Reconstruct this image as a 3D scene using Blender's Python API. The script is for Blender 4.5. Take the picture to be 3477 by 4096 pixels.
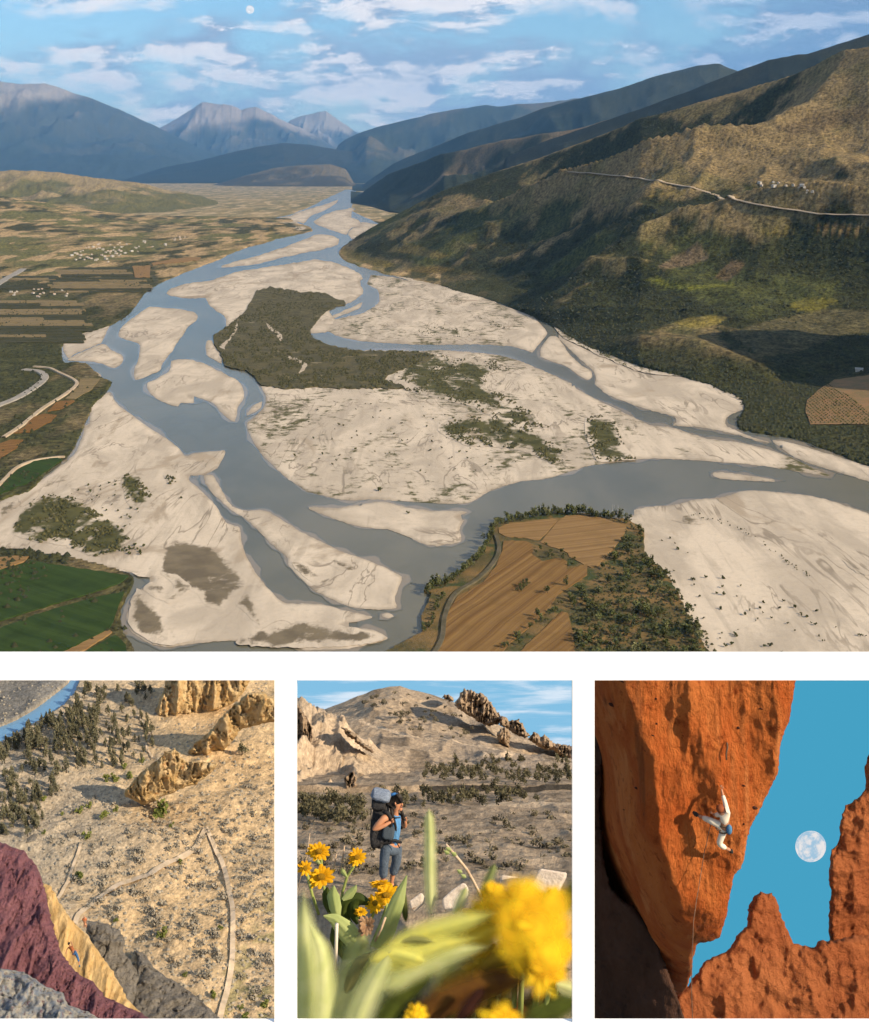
import bpy, bmesh, math, random
import numpy as np
from mathutils import Vector, Matrix, Quaternion

for o in list(bpy.data.objects):
    bpy.data.objects.remove(o)
scene = bpy.context.scene
COL = scene.collection
R = math.radians

# ------------------------------------------------------------------ camera
H = 400.0                 # camera height above the river
FPX = 1200.0              # focal length in pixels of the 869 px wide picture
CX, CY = 434.5, 170.0     # principal point
CAM = Vector((0, 0, H))
cam_d = bpy.data.cameras.new('camera')
cam = bpy.data.objects.new('camera', cam_d)
COL.objects.link(cam)
cam.location = CAM
cam.rotation_euler = (R(90), 0, 0)
cam_d.sensor_fit = 'HORIZONTAL'
cam_d.sensor_width = 36.0
cam_d.lens = 36.0 * FPX / 869.0
cam_d.shift_y = -(512.0 - CY) / 869.0
cam_d.clip_start = 0.5
cam_d.clip_end = 200000.0
scene.camera = cam

# ------------------------------------------------------------------ light
SUN = Vector((0.74, -0.46, 0.47)).normalized()      # towards the sun
SUN_EL = math.asin(SUN.z)
SUN_ROT = math.atan2(SUN.x, SUN.y)
sun_d = bpy.data.lights.new('sun', 'SUN')
sun_d.energy = 5.0
sun_d.angle = R(0.5)
sun_d.color = (1.0, 0.84, 0.63)
sun = bpy.data.objects.new('sun', sun_d)
COL.objects.link(sun)
sun.rotation_euler = SUN.to_track_quat('Z', 'Y').to_euler()

scene.view_settings.view_transform = 'Standard'
scene.view_settings.look = 'None'
scene.view_settings.exposure = 0.62
scene.view_settings.gamma = 1.0
scene.view_settings.use_curve_mapping = False
scene.render.engine = 'CYCLES'
scene.cycles.max_bounces = 4
scene.cycles.use_adaptive_sampling = True
scene.cycles.adaptive_threshold = 0.03
scene.cycles.transparent_max_bounces = 16
scene.cycles.volume_bounces = 0
scene.cycles.use_denoising = True

class NT:
    """small helper to write node trees"""
    def __init__(self, tree):
        self.t = tree
        self.n = tree.nodes
        self.l = tree.links
    def node(self, typ, **kw):
        nd = self.n.new(typ)
        for k, v in kw.items():
            if k.startswith('i_'):
                key = k[2:]
                key = int(key) if key.isdigit() else key.replace('_', ' ')
                self.put(nd.inputs[key], v)
            else:
                setattr(nd, k, v)
        return nd
    def put(self, sock, v):
        if isinstance(v, bpy.types.NodeSocket):
            self.l.new(v, sock)
        else:
            if isinstance(v, tuple) and len(v) == 3 and sock.type == 'RGBA':
                v = v + (1,)
            sock.default_value = v
    def math(self, op, a, b=None, c=None, clamp=False):
        nd = self.n.new('ShaderNodeMath'); nd.operation = op; nd.use_clamp = clamp
        self.put(nd.inputs[0], a)
        if b is not None: self.put(nd.inputs[1], b)
        if c is not None: self.put(nd.inputs[2], c)
        return nd.outputs[0]
    def mix(self, f, a, b, blend='MIX'):
        nd = self.n.new('ShaderNodeMix'); nd.data_type = 'RGBA'; nd.blend_type = blend
        self.put(nd.inputs[0], f); self.put(nd.inputs[6], a); self.put(nd.inputs[7], b)
        return nd.outputs[2]
    def step(self, v, lo, hi):
        nd = self.n.new('ShaderNodeMapRange'); nd.interpolation_type = 'SMOOTHSTEP'
        self.put(nd.inputs[0], v); nd.inputs[1].default_value = lo; nd.inputs[2].default_value = hi
        return nd.outputs[0]
    def noise(self, vec, scale, detail=4, rough=0.55, dist=0.0):
        nd = self.n.new('ShaderNodeTexNoise')
        if vec is not None: self.put(nd.inputs['Vector'], vec)
        nd.inputs['Scale'].default_value = scale; nd.inputs['Detail'].default_value = detail
        nd.inputs['Roughness'].default_value = rough; nd.inputs['Distortion'].default_value = dist
        return nd.outputs[0]
    def mapping(self, vec, loc=(0,0,0), rot=(0,0,0), scale=(1,1,1)):
        nd = self.n.new('ShaderNodeMapping')
        self.put(nd.inputs[0], vec)
        nd.inputs[1].default_value = loc; nd.inputs[2].default_value = rot; nd.inputs[3].default_value = scale
        return nd.outputs[0]

# ------------------------------------------------------------------ sky
world = bpy.data.worlds.new('World')
scene.world = world
world.use_nodes = True
w = NT(world.node_tree)
w.n.clear()
wout = w.node('ShaderNodeOutputWorld')
bg = w.node('ShaderNodeBackground')
sky = w.node('ShaderNodeTexSky', sky_type='NISHITA', sun_disc=False, sun_elevation=SUN_EL,
             sun_rotation=SUN_ROT, altitude=600.0, air_density=1.0, dust_density=1.2, ozone_density=3.0)
tc = w.node('ShaderNodeTexCoord')
sep = w.node('ShaderNodeSeparateXYZ', i_0=tc.outputs['Generated'])
az = w.math('ARCTAN2', sep.outputs[0], sep.outputs[1])
el = w.math('ARCSINE', sep.outputs[2])
comb = w.node('ShaderNodeCombineXYZ', i_0=az, i_1=w.math('MULTIPLY', el, 2.5), i_2=0.0)
tilt = w.mapping(comb.outputs[0], rot=(0, 0, R(-13)))
def puff(dx, dy):
    c1 = w.noise(w.mapping(tilt, loc=(3.62 + dx, 0.55 + dy, 0)), 5.6, 9, 0.60, 0.3)
    c2 = w.noise(w.mapping(tilt, loc=(8.3 + dx, 2.1 + dy, 0)), 15.0, 7, 0.62, 0.2)
    return w.math('ADD', w.math('MULTIPLY', c1, 0.66), w.math('MULTIPLY', c2, 0.34))
n1 = puff(0, 0)
n1s = puff(-0.012, -0.020)
n2 = w.noise(w.mapping(tilt, loc=(7.3, 2.1, 0)), 3.2, 3, 0.5)
dens = w.math('ADD', n1, w.math('MULTIPLY', w.math('SUBTRACT', n2, 0.5), 0.30))
side = w.step(az, -0.26, 0.10)                    # the cloud field thins out towards the left
lowb = w.math('SUBTRACT', 1.0, w.step(el, 0.02, 0.10))
dens = w.math('ADD', dens, w.math('ADD', w.math('MULTIPLY', side, 0.075), w.math('MULTIPLY', lowb, 0.05)))
bank = w.math('MULTIPLY', w.step(az, 0.06, 0.22), w.step(el, 0.03, 0.09))     # heavier bank on the right
dens = w.math('ADD', dens, w.math('MULTIPLY', bank, 0.05))
cover = w.step(dens, 0.455, 0.60)
core = w.step(dens, 0.54, 0.68)
lit = w.step(w.math('SUBTRACT', n1, n1s), -0.025, 0.04)
shadec = w.mix(bank, (4.2, 5.2, 6.8), (2.3, 3.6, 5.8))
litc = w.mix(bank, (14.5, 12.9, 11.8), (8.5, 8.8, 9.8))
cloudcol = w.mix(w.math('MULTIPLY', lit, w.math('SUBTRACT', 1.0, w.math('MULTIPLY', core, 0.25))), shadec, litc)
low = w.math('SUBTRACT', 1.0, w.step(el, 0.0, 0.14))
skyc = w.mix(1.0, sky.outputs[0], (1.5, 1.78, 1.72), 'MULTIPLY')
veil = w.math('MULTIPLY', low, w.step(n2, 0.30, 0.70))
skyc = w.mix(w.math('MULTIPLY', veil, 0.7), skyc, (11.5, 11.4, 11.4))
skyc = w.mix(w.math('MULTIPLY', cover, 0.9), skyc, cloudcol)
w.l.new(skyc, bg.inputs[0])
bg.inputs[1].default_value = 0.062
w.l.new(bg.outputs[0], wout.inputs[0])

# ------------------------------------------------------------------ geometry helpers
def P(px, py, d):
    return Vector(((px - CX) / FPX * d, d, H + (CY - py) / FPX * d))
def G(px, py, z=0.0):
    d = (H - z) * FPX / max(py - CY, 0.5)
    return Vector(((px - CX) / FPX * d, d, z))

rng = np.random.default_rng(7)
random.seed(7)

def _hash(ix, iy, iz, s):
    h = (ix * 374761393 + iy * 668265263 + iz * 2147483647 + s * 1274126177) & 0xFFFFFFFF
    h = ((h ^ (h >> 13)) * 1274126177) & 0xFFFFFFFF
    h = ((h ^ (h >> 16)) * 2246822519) & 0xFFFFFFFF
    return ((h ^ (h >> 15)) & 0xFFFFFF) / float(0xFFFFFF)
def vnoise(x, y, z=None, s=0):
    x = np.asarray(x, float); y = np.asarray(y, float)
    ix = np.floor(x).astype(np.int64); iy = np.floor(y).astype(np.int64)
    fx = x - ix; fy = y - iy
    fx = fx * fx * fx * (fx * (fx * 6 - 15) + 10); fy = fy * fy * fy * (fy * (fy * 6 - 15) + 10)
    def layer(iz):
        a = _hash(ix, iy, iz, s); b = _hash(ix + 1, iy, iz, s)
        c = _hash(ix, iy + 1, iz, s); d = _hash(ix + 1, iy + 1, iz, s)
        return (a + (b - a) * fx) * (1 - fy) + (c + (d - c) * fx) * fy
    if z is None:
        return layer(0)
    z = np.asarray(z, float)
    iz = np.floor(z).astype(np.int64); fz = z - iz
    fz = fz * fz * (3 - 2 * fz)
    return layer(iz) * (1 - fz) + layer(iz + 1) * fz
def fbm(x, y, z=None, o=5, s=0, gain=0.5):
    t = 0; a = 1; n = 0; f = 1.0
    for i in range(o):
        t = t + a * vnoise(x * f + i * 17.3, y * f + i * 9.1, None if z is None else z * f, s + i)
        n += a; a *= gain; f *= 2.03
    return t / n
def ridged(x, y, z=None, o=5, s=0, gain=0.5):
    t = 0; a = 1; n = 0; f = 1.0
    for i in range(o):
        v = 1 - np.abs(2 * vnoise(x * f + i * 17.3, y * f + i * 9.1, None if z is None else z * f, s + i) - 1)
        t = t + a * v * v
        n += a; a *= gain; f *= 2.03
    return t / n

def sstep(v, a, b):
    t = np.clip((v - a) / (b - a), 0, 1)
    return t * t * (3 - 2 * t)

def inside(px, py, poly):
    """vectorised point in polygon"""
    px = np.asarray(px); py = np.asarray(py)
    r = np.zeros(px.shape, bool)
    n = len(poly)
    for i in range(n):
        x1, y1 = poly[i]; x2, y2 = poly[(i + 1) % n]
        if y1 == y2: continue
        c = ((y1 > py) != (y2 > py)) & (px < (x2 - x1) * (py - y1) / (y2 - y1) + x1)
        r ^= c
    return r
def edge_dist(px, py, poly, want=False):
    px = np.asarray(px, float); py = np.asarray(py, float)
    best = np.full(px.shape, 1e18); bx = np.zeros(px.shape); by = np.zeros(px.shape)
    n = len(poly)
    for i in range(n):
        x1, y1 = poly[i]; x2, y2 = poly[(i + 1) % n]
        dx, dy = x2 - x1, y2 - y1
        L = dx * dx + dy * dy + 1e-12
        t = np.clip(((px - x1) * dx + (py - y1) * dy) / L, 0, 1)
        qx = x1 + t * dx; qy = y1 + t * dy
        d = (px - qx) ** 2 + (py - qy) ** 2
        m = d < best
        best = np.where(m, d, best); bx = np.where(m, qx, bx); by = np.where(m, qy, by)
    if want: return np.sqrt(best), bx, by
    return np.sqrt(best)
def rough_outline(poly, step=3.0, amp=0.35, smooth=True, seed=1):
    """Catmull-Rom through the corners, then a little irregularity"""
    rr = random.Random(seed)
    n = len(poly); out = []
    for i in range(n):
        p0, p1, p2, p3 = (poly[(i + k - 1) % n] for k in range(4))
        L = math.hypot(p2[0] - p1[0], p2[1] - p1[1])
        m = max(1, int(L / step))
        for k in range(m):
            t = k / m
            if smooth:
                q = []
                for c in (0, 1):
                    a = 0.5 * ((2 * p1[c]) + (-p0[c] + p2[c]) * t + (2 * p0[c] - 5 * p1[c] + 4 * p2[c] - p3[c]) * t * t
                               + (-p0[c] + 3 * p1[c] - 3 * p2[c] + p3[c]) * t ** 3)
                    b = p1[c] + (p2[c] - p1[c]) * t
                    q.append(0.6 * a + 0.4 * b)
            else:
                q = [p1[0] + (p2[0] - p1[0]) * t, p1[1] + (p2[1] - p1[1]) * t]
            out.append((q[0] + rr.gauss(0, amp), q[1] + rr.gauss(0, amp)))
    return out

def new_mesh(name, verts, faces, mat=None, parent=None, smooth=False, attrs=None, link=True):
    me = bpy.data.meshes.new(name)
    if isinstance(faces, np.ndarray) and faces.ndim == 2:
        v = np.asarray(verts, np.float32)
        k = faces.shape[1]
        me.vertices.add(len(v)); me.vertices.foreach_set('co', v.ravel())
        me.loops.add(faces.size); me.loops.foreach_set('vertex_index', faces.astype(np.int32).ravel())
        me.polygons.add(len(faces))
        me.polygons.foreach_set('loop_start', np.arange(0, faces.size, k, dtype=np.int32))
        me.update(calc_edges=True)
    else:
        me.from_pydata([tuple(v) for v in verts], [], [tuple(f) for f in faces])
    if smooth:
        me.polygons.foreach_set('use_smooth', np.ones(len(me.polygons), bool))
    for k, a in (attrs or {}).items():
        a = np.asarray(a, np.float32)
        if a.ndim == 1:
            at = me.attributes.new(k, 'FLOAT', 'POINT'); at.data.foreach_set('value', a)
        else:
            if a.shape[1] == 3: a = np.hstack([a, np.ones((len(a), 1), np.float32)])
            at = me.attributes.new(k, 'FLOAT_COLOR', 'POINT'); at.data.foreach_set('color', a.ravel())
    if mat is not None: me.materials.append(mat)
    me.validate()
    if not link: return me
    ob = bpy.data.objects.new(name, me)
    COL.objects.link(ob)
    if parent is not None: ob.parent = parent
    return ob
def grid_faces(nr, nc):
    i = np.arange(nr - 1)[:, None] * nc + np.arange(nc - 1)[None, :]
    i = i.ravel()
    return np.stack([i, i + 1, i + nc + 1, i + nc], 1)
def tag(o, label=None, cat=None, group=None, kind=None):
    if label: o['label'] = label
    if cat: o['category'] = cat
    if group: o['group'] = group
    if kind: o['kind'] = kind
    return o
def empty(name, loc=(0, 0, 0), rot=None):
    o = bpy.data.objects.new(name, None)
    o.empty_display_size = 0.1
    o.location = loc
    if rot is not None: o.rotation_euler = rot
    COL.objects.link(o)
    return o
def copy_tree(o, parent=None):
    c = o.copy(); COL.objects.link(c); c.parent = parent
    for ch in o.children:
        copy_tree(ch, c)
    return c

def patch_grid(poly, cell):
    """quads filling an outline; the rim is snapped onto the outline"""
    p = np.array(poly)
    x0, y0 = p.min(0) - cell; x1, y1 = p.max(0) + cell
    nx = int((x1 - x0) / cell) + 2; ny = int((y1 - y0) / cell) + 2
    gx, gy = np.meshgrid(x0 + np.arange(nx) * cell, y0 + np.arange(ny) * cell)
    gx = gx.ravel(); gy = gy.ravel()
    ins = inside(gx, gy, poly)
    f = grid_faces(ny, nx)
    f = f[ins[f].any(1)]
    used = np.unique(f)
    idx = np.full(len(gx), -1); idx[used] = np.arange(len(used))
    f = idx[f]
    vx = gx[used]; vy = gy[used]; ii = ins[used]
    ed, bx, by = edge_dist(vx, vy, poly, True)
    vx = np.where(ii, vx, bx); vy = np.where(ii, vy, by); ed = np.where(ii, ed, 0)
    return vx, vy, f, ed

# ------------------------------------------------------------------ materials
MATS = {}
def mat(name, color, rough=0.9, spec=0.25, build=None):
    if name in MATS: return MATS[name]
    m = bpy.data.materials.new(name); m.use_nodes = True
    t = NT(m.node_tree)
    b = t.n['Principled BSDF']
    t.put(b.inputs['Base Color'], color)
    b.inputs['Roughness'].default_value = rough
    b.inputs['Specular IOR Level'].default_value = spec
    if build: build(t, b)
    MATS[name] = m
    return m
def noisy(name, c1, c2, scale, rough=0.9, c3=None, scale3=None, bump=0.0, bscale=None, lo=0.35, hi=0.65, stretch=None,
          spec=0.2, coord='Object', detail=5, attr=None, rot=(0, 0, 0), bdist=1.0, lo3=0.5, hi3=0.62):
    def build(t, b):
        tcn = t.node('ShaderNodeTexCoord')
        if coord == 'Position':
            v = t.node('ShaderNodeNewGeometry').outputs['Position']
        else:
            v = tcn.outputs[coord]
        vs = t.mapping(v, rot=rot, scale=stretch) if stretch else v
        f = t.step(t.noise(vs, scale, detail, 0.6), lo, hi)
        c = t.mix(f, c1, c2)
        if c3 is not None:
            g = t.step(t.noise(t.mapping(vs, loc=(13, 7, 3)), scale3 or scale * 3, 4, 0.6), lo3, hi3)
            c = t.mix(g, c, c3)
        if attr:
            a = t.node('ShaderNodeAttribute', attribute_name=attr)
            c = t.mix(1.0, a.outputs['Color'], c, 'MULTIPLY')
        t.l.new(c, b.inputs['Base Color'])
        if bump:
            bn = t.node('ShaderNodeBump', i_Strength=bump, i_Distance=bdist)
            t.l.new(t.noise(vs, bscale or scale * 4, 6, 0.65), bn.inputs['Height'])
            t.l.new(bn.outputs[0], b.inputs['Normal'])
    return mat(name, c1, rough, spec, build)

# ================================================================== THE VALLEY (upper view)
ZK = 0.34513
ZOFF = {4: (0, 405.9), 5: (583.5, 405.9), 6: (1155.3, 405.9), 7: (0, 862.5), 8: (583.5, 862.5), 9: (1155.3, 862.5),
        1: (0, 0), 2: (583.5, 0), 3: (1155.3, 0)}
def Z(*chunks):
    """corner lists measured on enlargements of the photograph -> picture pixels"""
    out = []
    for k, pts in chunks:
        ox, oy = ZOFF[k]
        out += [((x * ZK + ox) / 2.0299, (y * ZK + oy) / 2.0299) for x, y in pts]
    return out
def W(*pts):
    return [(x / 2.0299, y / 2.0299) for x, y in pts]

corridor = (W((722, 386), (700, 385), (640, 415), (588, 440), (600, 452), (632, 462), (636, 470), (560, 486), (480, 510), (430, 533), (370, 555), (300, 590),
              (265, 635), (235, 655), (215, 665), (135, 690), (126, 735), (175, 738), (205, 768), (228, 775), (215, 800), (190, 825),
              (165, 880), (140, 925), (100, 955), (60, 1000), (-60, 1035), (-60, 1105), (60, 1119), (170, 1138), (258, 1165), (272, 1180),
              (245, 1240), (252, 1290), (275, 1330), (280, 1480), (900, 1480), (1900, 1480), (2000, 1000), (1764, 946), (1620, 893), (1500, 872),
              (1508, 830), (1500, 808), (1400, 770), (1300, 745), (1180, 700), (1100, 650), (1000, 610), (920, 590), (880, 575), (850, 570),
              (780, 555), (705, 532), (688, 512), (732, 482), (772, 457), (712, 426), (728, 400)))
corridor = rough_outline(corridor, 4, 0.35, seed=3)

# ---- terrain: flat valley floor, the long hillside on the right, low slopes on the left
hill_cols = np.array([  # x (1764 px scale), foot row, crest row, crest depth
    (-400, 520, 520, 5900), (680, 520, 518, 5900), (700, 520, 500, 6000), (730, 532, 478, 6000), (770, 550, 455, 6000), (830, 567, 425, 6000), (900, 583, 390, 5900),
    (1000, 612, 350, 5800), (1090, 650, 320, 5700), (1200, 705, 274, 5500), (1300, 750, 228, 5200), (1420, 775, 198, 5000),
    (1550, 780, 168, 4800), (1660, 770, 134, 4600), (1764, 760, 102, 4400), (1900, 750, 60, 4300), (2300, 740, 0, 4200)], float)
hc_px = hill_cols[:, 0] / 2.0299
foot_py = hill_cols[:, 1] / 2.0299
crest_py = hill_cols[:, 2] / 2.0299
crest_d = hill_cols[:, 3]
crest_z = np.maximum(H + (CY - crest_py) / FPX * crest_d, 0.5)
foot_d = H * FPX / (foot_py - CY)

RELIEF = {}
def terrain_z(px, d):
    x = (px - CX) / FPX * d
    fd = np.interp(px, hc_px, foot_d); cd = np.interp(px, hc_px, crest_d); cz = np.interp(px, hc_px, crest_z)
    t = (d - fd) / np.maximum(cd - fd, 300)
    tc_ = np.clip(t, 0, 1)
    prof = 0.55 * tc_ + 0.45 * tc_ ** 1.7 - 0.05 * np.sin(tc_ * 9.5) * tc_
    back = np.clip((t - 1) / 0.7, 0, 1)
    z = cz * prof * (1 - back * back * (3 - 2 * back))
    env = np.clip(np.sin(np.clip(t, 0, 1.35) / 1.35 * math.pi), 0, 1) ** 0.8
    # spurs and gullies that run down to the river
    a = R(38)
    ga = x * math.cos(a) + d * math.sin(a); gb = -x * math.sin(a) + d * math.cos(a)
    wx = 160 * (fbm(x / 500, d / 500, o=3, s=21) - 0.5)
    g1 = ridged((ga + wx) / 620, gb / 1700, o=3, s=4, gain=0.35)
    g2 = ridged((ga + wx) / 210, (gb + wx) / 420, o=4, s=9, gain=0.5)
    size = np.clip(cz / 420, 0.10, 1.3)
    env = env * (0.25 + 0.75 * sstep(np.abs(t - 1), 0.02, 0.28))
    z = z + env * size * ((g1 - 0.6) * 275 + (g2 - 0.6) * 42)
    if x.ndim == 2: RELIEF['g'] = (g1, g2)
    lump = fbm(x / 26, d / 26, o=3, s=31) - 0.5
    z = z + np.where(t > 0.02, lump * 4 * np.clip(t * 6, 0, 1), 0)
    # low slopes on the left
    lw = sstep(-px, -170, 40)
    lt = np.clip((d - 4700) / 5000, 0, 1.25)
    z = z + lw * (lt ** 1.2) * 190 * (0.55 + 0.9 * fbm(x / 1300 + 4, d / 1100, o=4, s=51))
    lt2 = np.clip((d - 5600) / 4000, 0, 1)
    z = z + sstep(px, -200, 60) * sstep(-px, -330, -200) * lt2 * 40 * fbm(x / 900, d / 500, o=3, s=61)
    # a steep wooded knoll just outside the right edge shades the lower terrace
    kx, kd = 1240.0, 2120.0
    r2 = ((x - kx) / 290) ** 2 + ((d - kd) / 420) ** 2
    z = z + 470 * np.exp(-r2 * 1.5)
    z = np.maximum(z, 0) + 2.2 + 0.5 * (fbm(x / 60, d / 60, o=2, s=71) - 0.5)
    return z

NR, NC = 560, 840
t_px = np.linspace(-170, 1300, NC)
t_d = np.geomspace(820, 9800, NR)
PXg, Dg = np.meshgrid(t_px, t_d)
Zg = terrain_z(PXg, Dg)
Xg = (PXg - CX) / FPX * Dg
flat_py = CY + H * FPX / Dg
in_cor = inside(PXg, flat_py, corridor) & (Zg < 30)
Zg = np.where(in_cor, -5.0, Zg)
PYg = CY + (H - Zg) * FPX / Dg
# land cover of the terrain, as colour per vertex
dry = np.array((0.23, 0.165, 0.075)); scrub = np.array((0.036, 0.039, 0.014)); olive = np.array((0.115, 0.105, 0.036)); tan = np.array((0.34, 0.235, 0.115))
earth = np.array((0.12, 0.075, 0.035))
hillside = sstep(Zg, 6, 40) * (PXg > 330)
n_a = fbm(Xg / 420, Dg / 420, o=5, s=81); n_b = fbm(Xg / 90, Dg / 130, o=4, s=91); n_c = fbm(Xg / 30, Dg / 38, o=3, s=95)
grassy = sstep(n_a * 0.55 + n_b * 0.3 + n_c * 0.15 + 0.26 * (sstep(Zg, 90, 520) - 0.33) + 0.34 * (RELIEF['g'][0] - 0.6) + 0.22 * (RELIEF['g'][1] - 0.6), 0.44, 0.55)
colh = scrub + (dry - scrub) * grassy[..., None]
colh = colh + (olive - colh) * (sstep(n_b, 0.55, 0.7) * 0.5 * grassy)[..., None]
n_l = fbm(Xg / 300, Dg / 700, o=5, s=101); n_m = fbm(Xg / 70, Dg / 240, o=4, s=111)
coll = olive + (dry - olive) * sstep(n_l, 0.4, 0.6)[..., None]
coll = coll + (tan - coll) * (sstep(n_m, 0.56, 0.68))[..., None]
coll = coll + (scrub - coll) * (sstep(n_l * 0.5 + (1 - n_m) * 0.5, 0.53, 0.62) * 0.9)[..., None]
coll = coll * 1.25
neard = sstep(-Dg, -4600, -3300)                     # shrub land beside the near left bank
coll = coll + (scrub * 1.1 - coll) * (neard * (0.55 + 0.45 * n_c))[..., None]
gr_ = sstep(fbm(Xg / 240, Dg / 300, o=4, s=121), 0.52, 0.66) * sstep(-Zg, -420, -120)
colh = colh + (np.array((0.085, 0.090, 0.026)) - colh) * (gr_ * 0.6)[..., None]
colt = coll * (1 - hillside[..., None]) + colh * hillside[..., None]
# the wooded terraces at the foot of the hill
wood = (PXg > 440) * sstep(-Zg, -60, -20)
colt = colt + (scrub * (0.7 + 0.7 * n_c[..., None]) - colt) * (wood * 0.8)[..., None]
patches = [  # grassy clearings and fields on the slope: polygon, colour
    (Z((6, [(440, 465), (520, 452), (600, 490), (760, 500), (970, 488), (985, 515), (700, 532), (560, 512)])), (0.13, 0.13, 0.02)),
    (Z((6, [(590, 730), (700, 690), (870, 678), (945, 690), (880, 732), (750, 757)])), (0.22, 0.17, 0.04)),
    (Z((6, [(1290, 610), (1400, 575), (1560, 575), (1600, 600), (1440, 665), (1330, 650)])), (0.15, 0.13, 0.025)),
    (Z((6, [(940, 800), (1050, 740), (1250, 690), (1500, 640), (1764, 640), (1850, 720), (1764, 780), (1600, 800), (1450, 860), (1300, 910), (1100, 900)])), (0.10, 0.085, 0.04)),
    (Z((6, [(1080, 180), (1200, 165), (1330, 175), (1330, 195), (1150, 200)])), (0.2, 0.15, 0.035)),
    (Z((6, [(1430, 160), (1600, 150), (1720, 160), (1700, 185), (1500, 190)])), (0.28, 0.18, 0.07)),
    (Z((5, [(310, 290), (340, 275), (420, 310), (520, 340), (620, 370), (640, 400), (500, 390), (380, 350), (310, 320)])), (0.15, 0.115, 0.03)),
    (Z((5, [(670, 410), (800, 390), (900, 390), (990, 400), (900, 440), (760, 425)])), (0.16, 0.11, 0.03)),
    (Z((5, [(600, 300), (700, 250), (850, 290), (960, 330), (900, 350), (720, 320)])), (0.16, 0.12, 0.035)),
    (Z((3, [(1200, 760), (1400, 680), (1764, 600), (1764, 700), (1500, 780), (1300, 790)])), (0.15, 0.105, 0.05)),
    (Z((3, [(580, 700), (700, 660), (950, 590), (900, 640), (700, 710)])), (0.16, 0.12, 0.045)),
    (Z((3, [(400, 1160), (600, 1120), (690, 1110), (680, 1140), (450, 1165)])), (0.22, 0.16, 0.05)),
    (Z((3, [(0, 1110), (180, 1080), (210, 1080), (120, 1120), (0, 1140)])), (0.17, 0.12, 0.05)),
    (Z((6, [(520, 390), (640, 320), (760, 250), (820, 320), (830, 350), (700, 390), (560, 410)])), (0.15, 0.105, 0.06)),
    (Z((6, [(850, 460), (900, 400), (960, 350), (1040, 370), (1000, 430), (930, 480)])), (0.15, 0.10, 0.05)),
]
for poly, c in patches:
    d_e = edge_dist(PXg, PYg, poly)
    ins = inside(PXg, PYg, poly)
    k = np.where(ins, np.clip(0.35 + d_e / 2.0, 0, 1), 0) * (0.75 + 0.3 * n_c)
    k = np.clip(k, 0, 1) * 0.9
    colt = colt + (np.array(c) * (0.8 + 0.4 * n_c[..., None]) - colt) * k[..., None]
colt = colt * (0.78 + 0.44 * rng.random(colt.shape[:2]))[..., None]

m_terrain = mat('terrain_soil', (0.1, 0.08, 0.04), 0.95, 0.1)
def _bt(t, b):
    a = t.node('ShaderNodeAttribute', attribute_name='col')
    pos = t.node('ShaderNodeNewGeometry').outputs['Position']
    f = t.noise(pos, 0.09, 4, 0.7)
    g = t.noise(pos, 0.022, 3, 0.6)
    k = t.math('ADD', t.math('MULTIPLY', t.step(f, 0.3, 0.72), 1.0), t.math('MULTIPLY', g, 0.7))
    c = t.mix(1.0, a.outputs['Color'], t.node('ShaderNodeCombineXYZ', i_0=k, i_1=k, i_2=k).outputs[0], 'MULTIPLY')
    t.l.new(c, b.inputs['Base Color'])
    bn = t.node('ShaderNodeBump', i_Strength=0.9, i_Distance=5.0)
    t.l.new(f, bn.inputs['Height']); t.l.new(bn.outputs[0], b.inputs['Normal'])
_bt(NT(m_terrain.node_tree), m_terrain.node_tree.nodes['Principled BSDF'])
V = np.stack([Xg.ravel(), Dg.ravel(), Zg.ravel()], 1)
ter = new_mesh('valley_terrain', V, grid_faces(NR, NC), m_terrain, smooth=False, attrs={'col': colt.reshape(-1, 3)})
tag(ter, 'brown and olive valley floor rising into the wooded hillside on the right', kind='structure')

def hit(px, py):
    """first point of the terrain seen along a picture ray"""
    j = int(np.clip(round((px - t_px[0]) / (t_px[1] - t_px[0])), 0, NC - 1))
    col = PYg[:, j]
    idx = np.nonzero(col <= py)[0]
    if len(idx) == 0: return None
    i = idx[0]
    if i == 0:
        d = t_d[0]
    else:
        a, b = col[i - 1], col[i]
        d = t_d[i - 1] + (t_d[i] - t_d[i - 1]) * ((a - py) / (a - b + 1e-9))
    return P(px, py, d)

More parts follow.
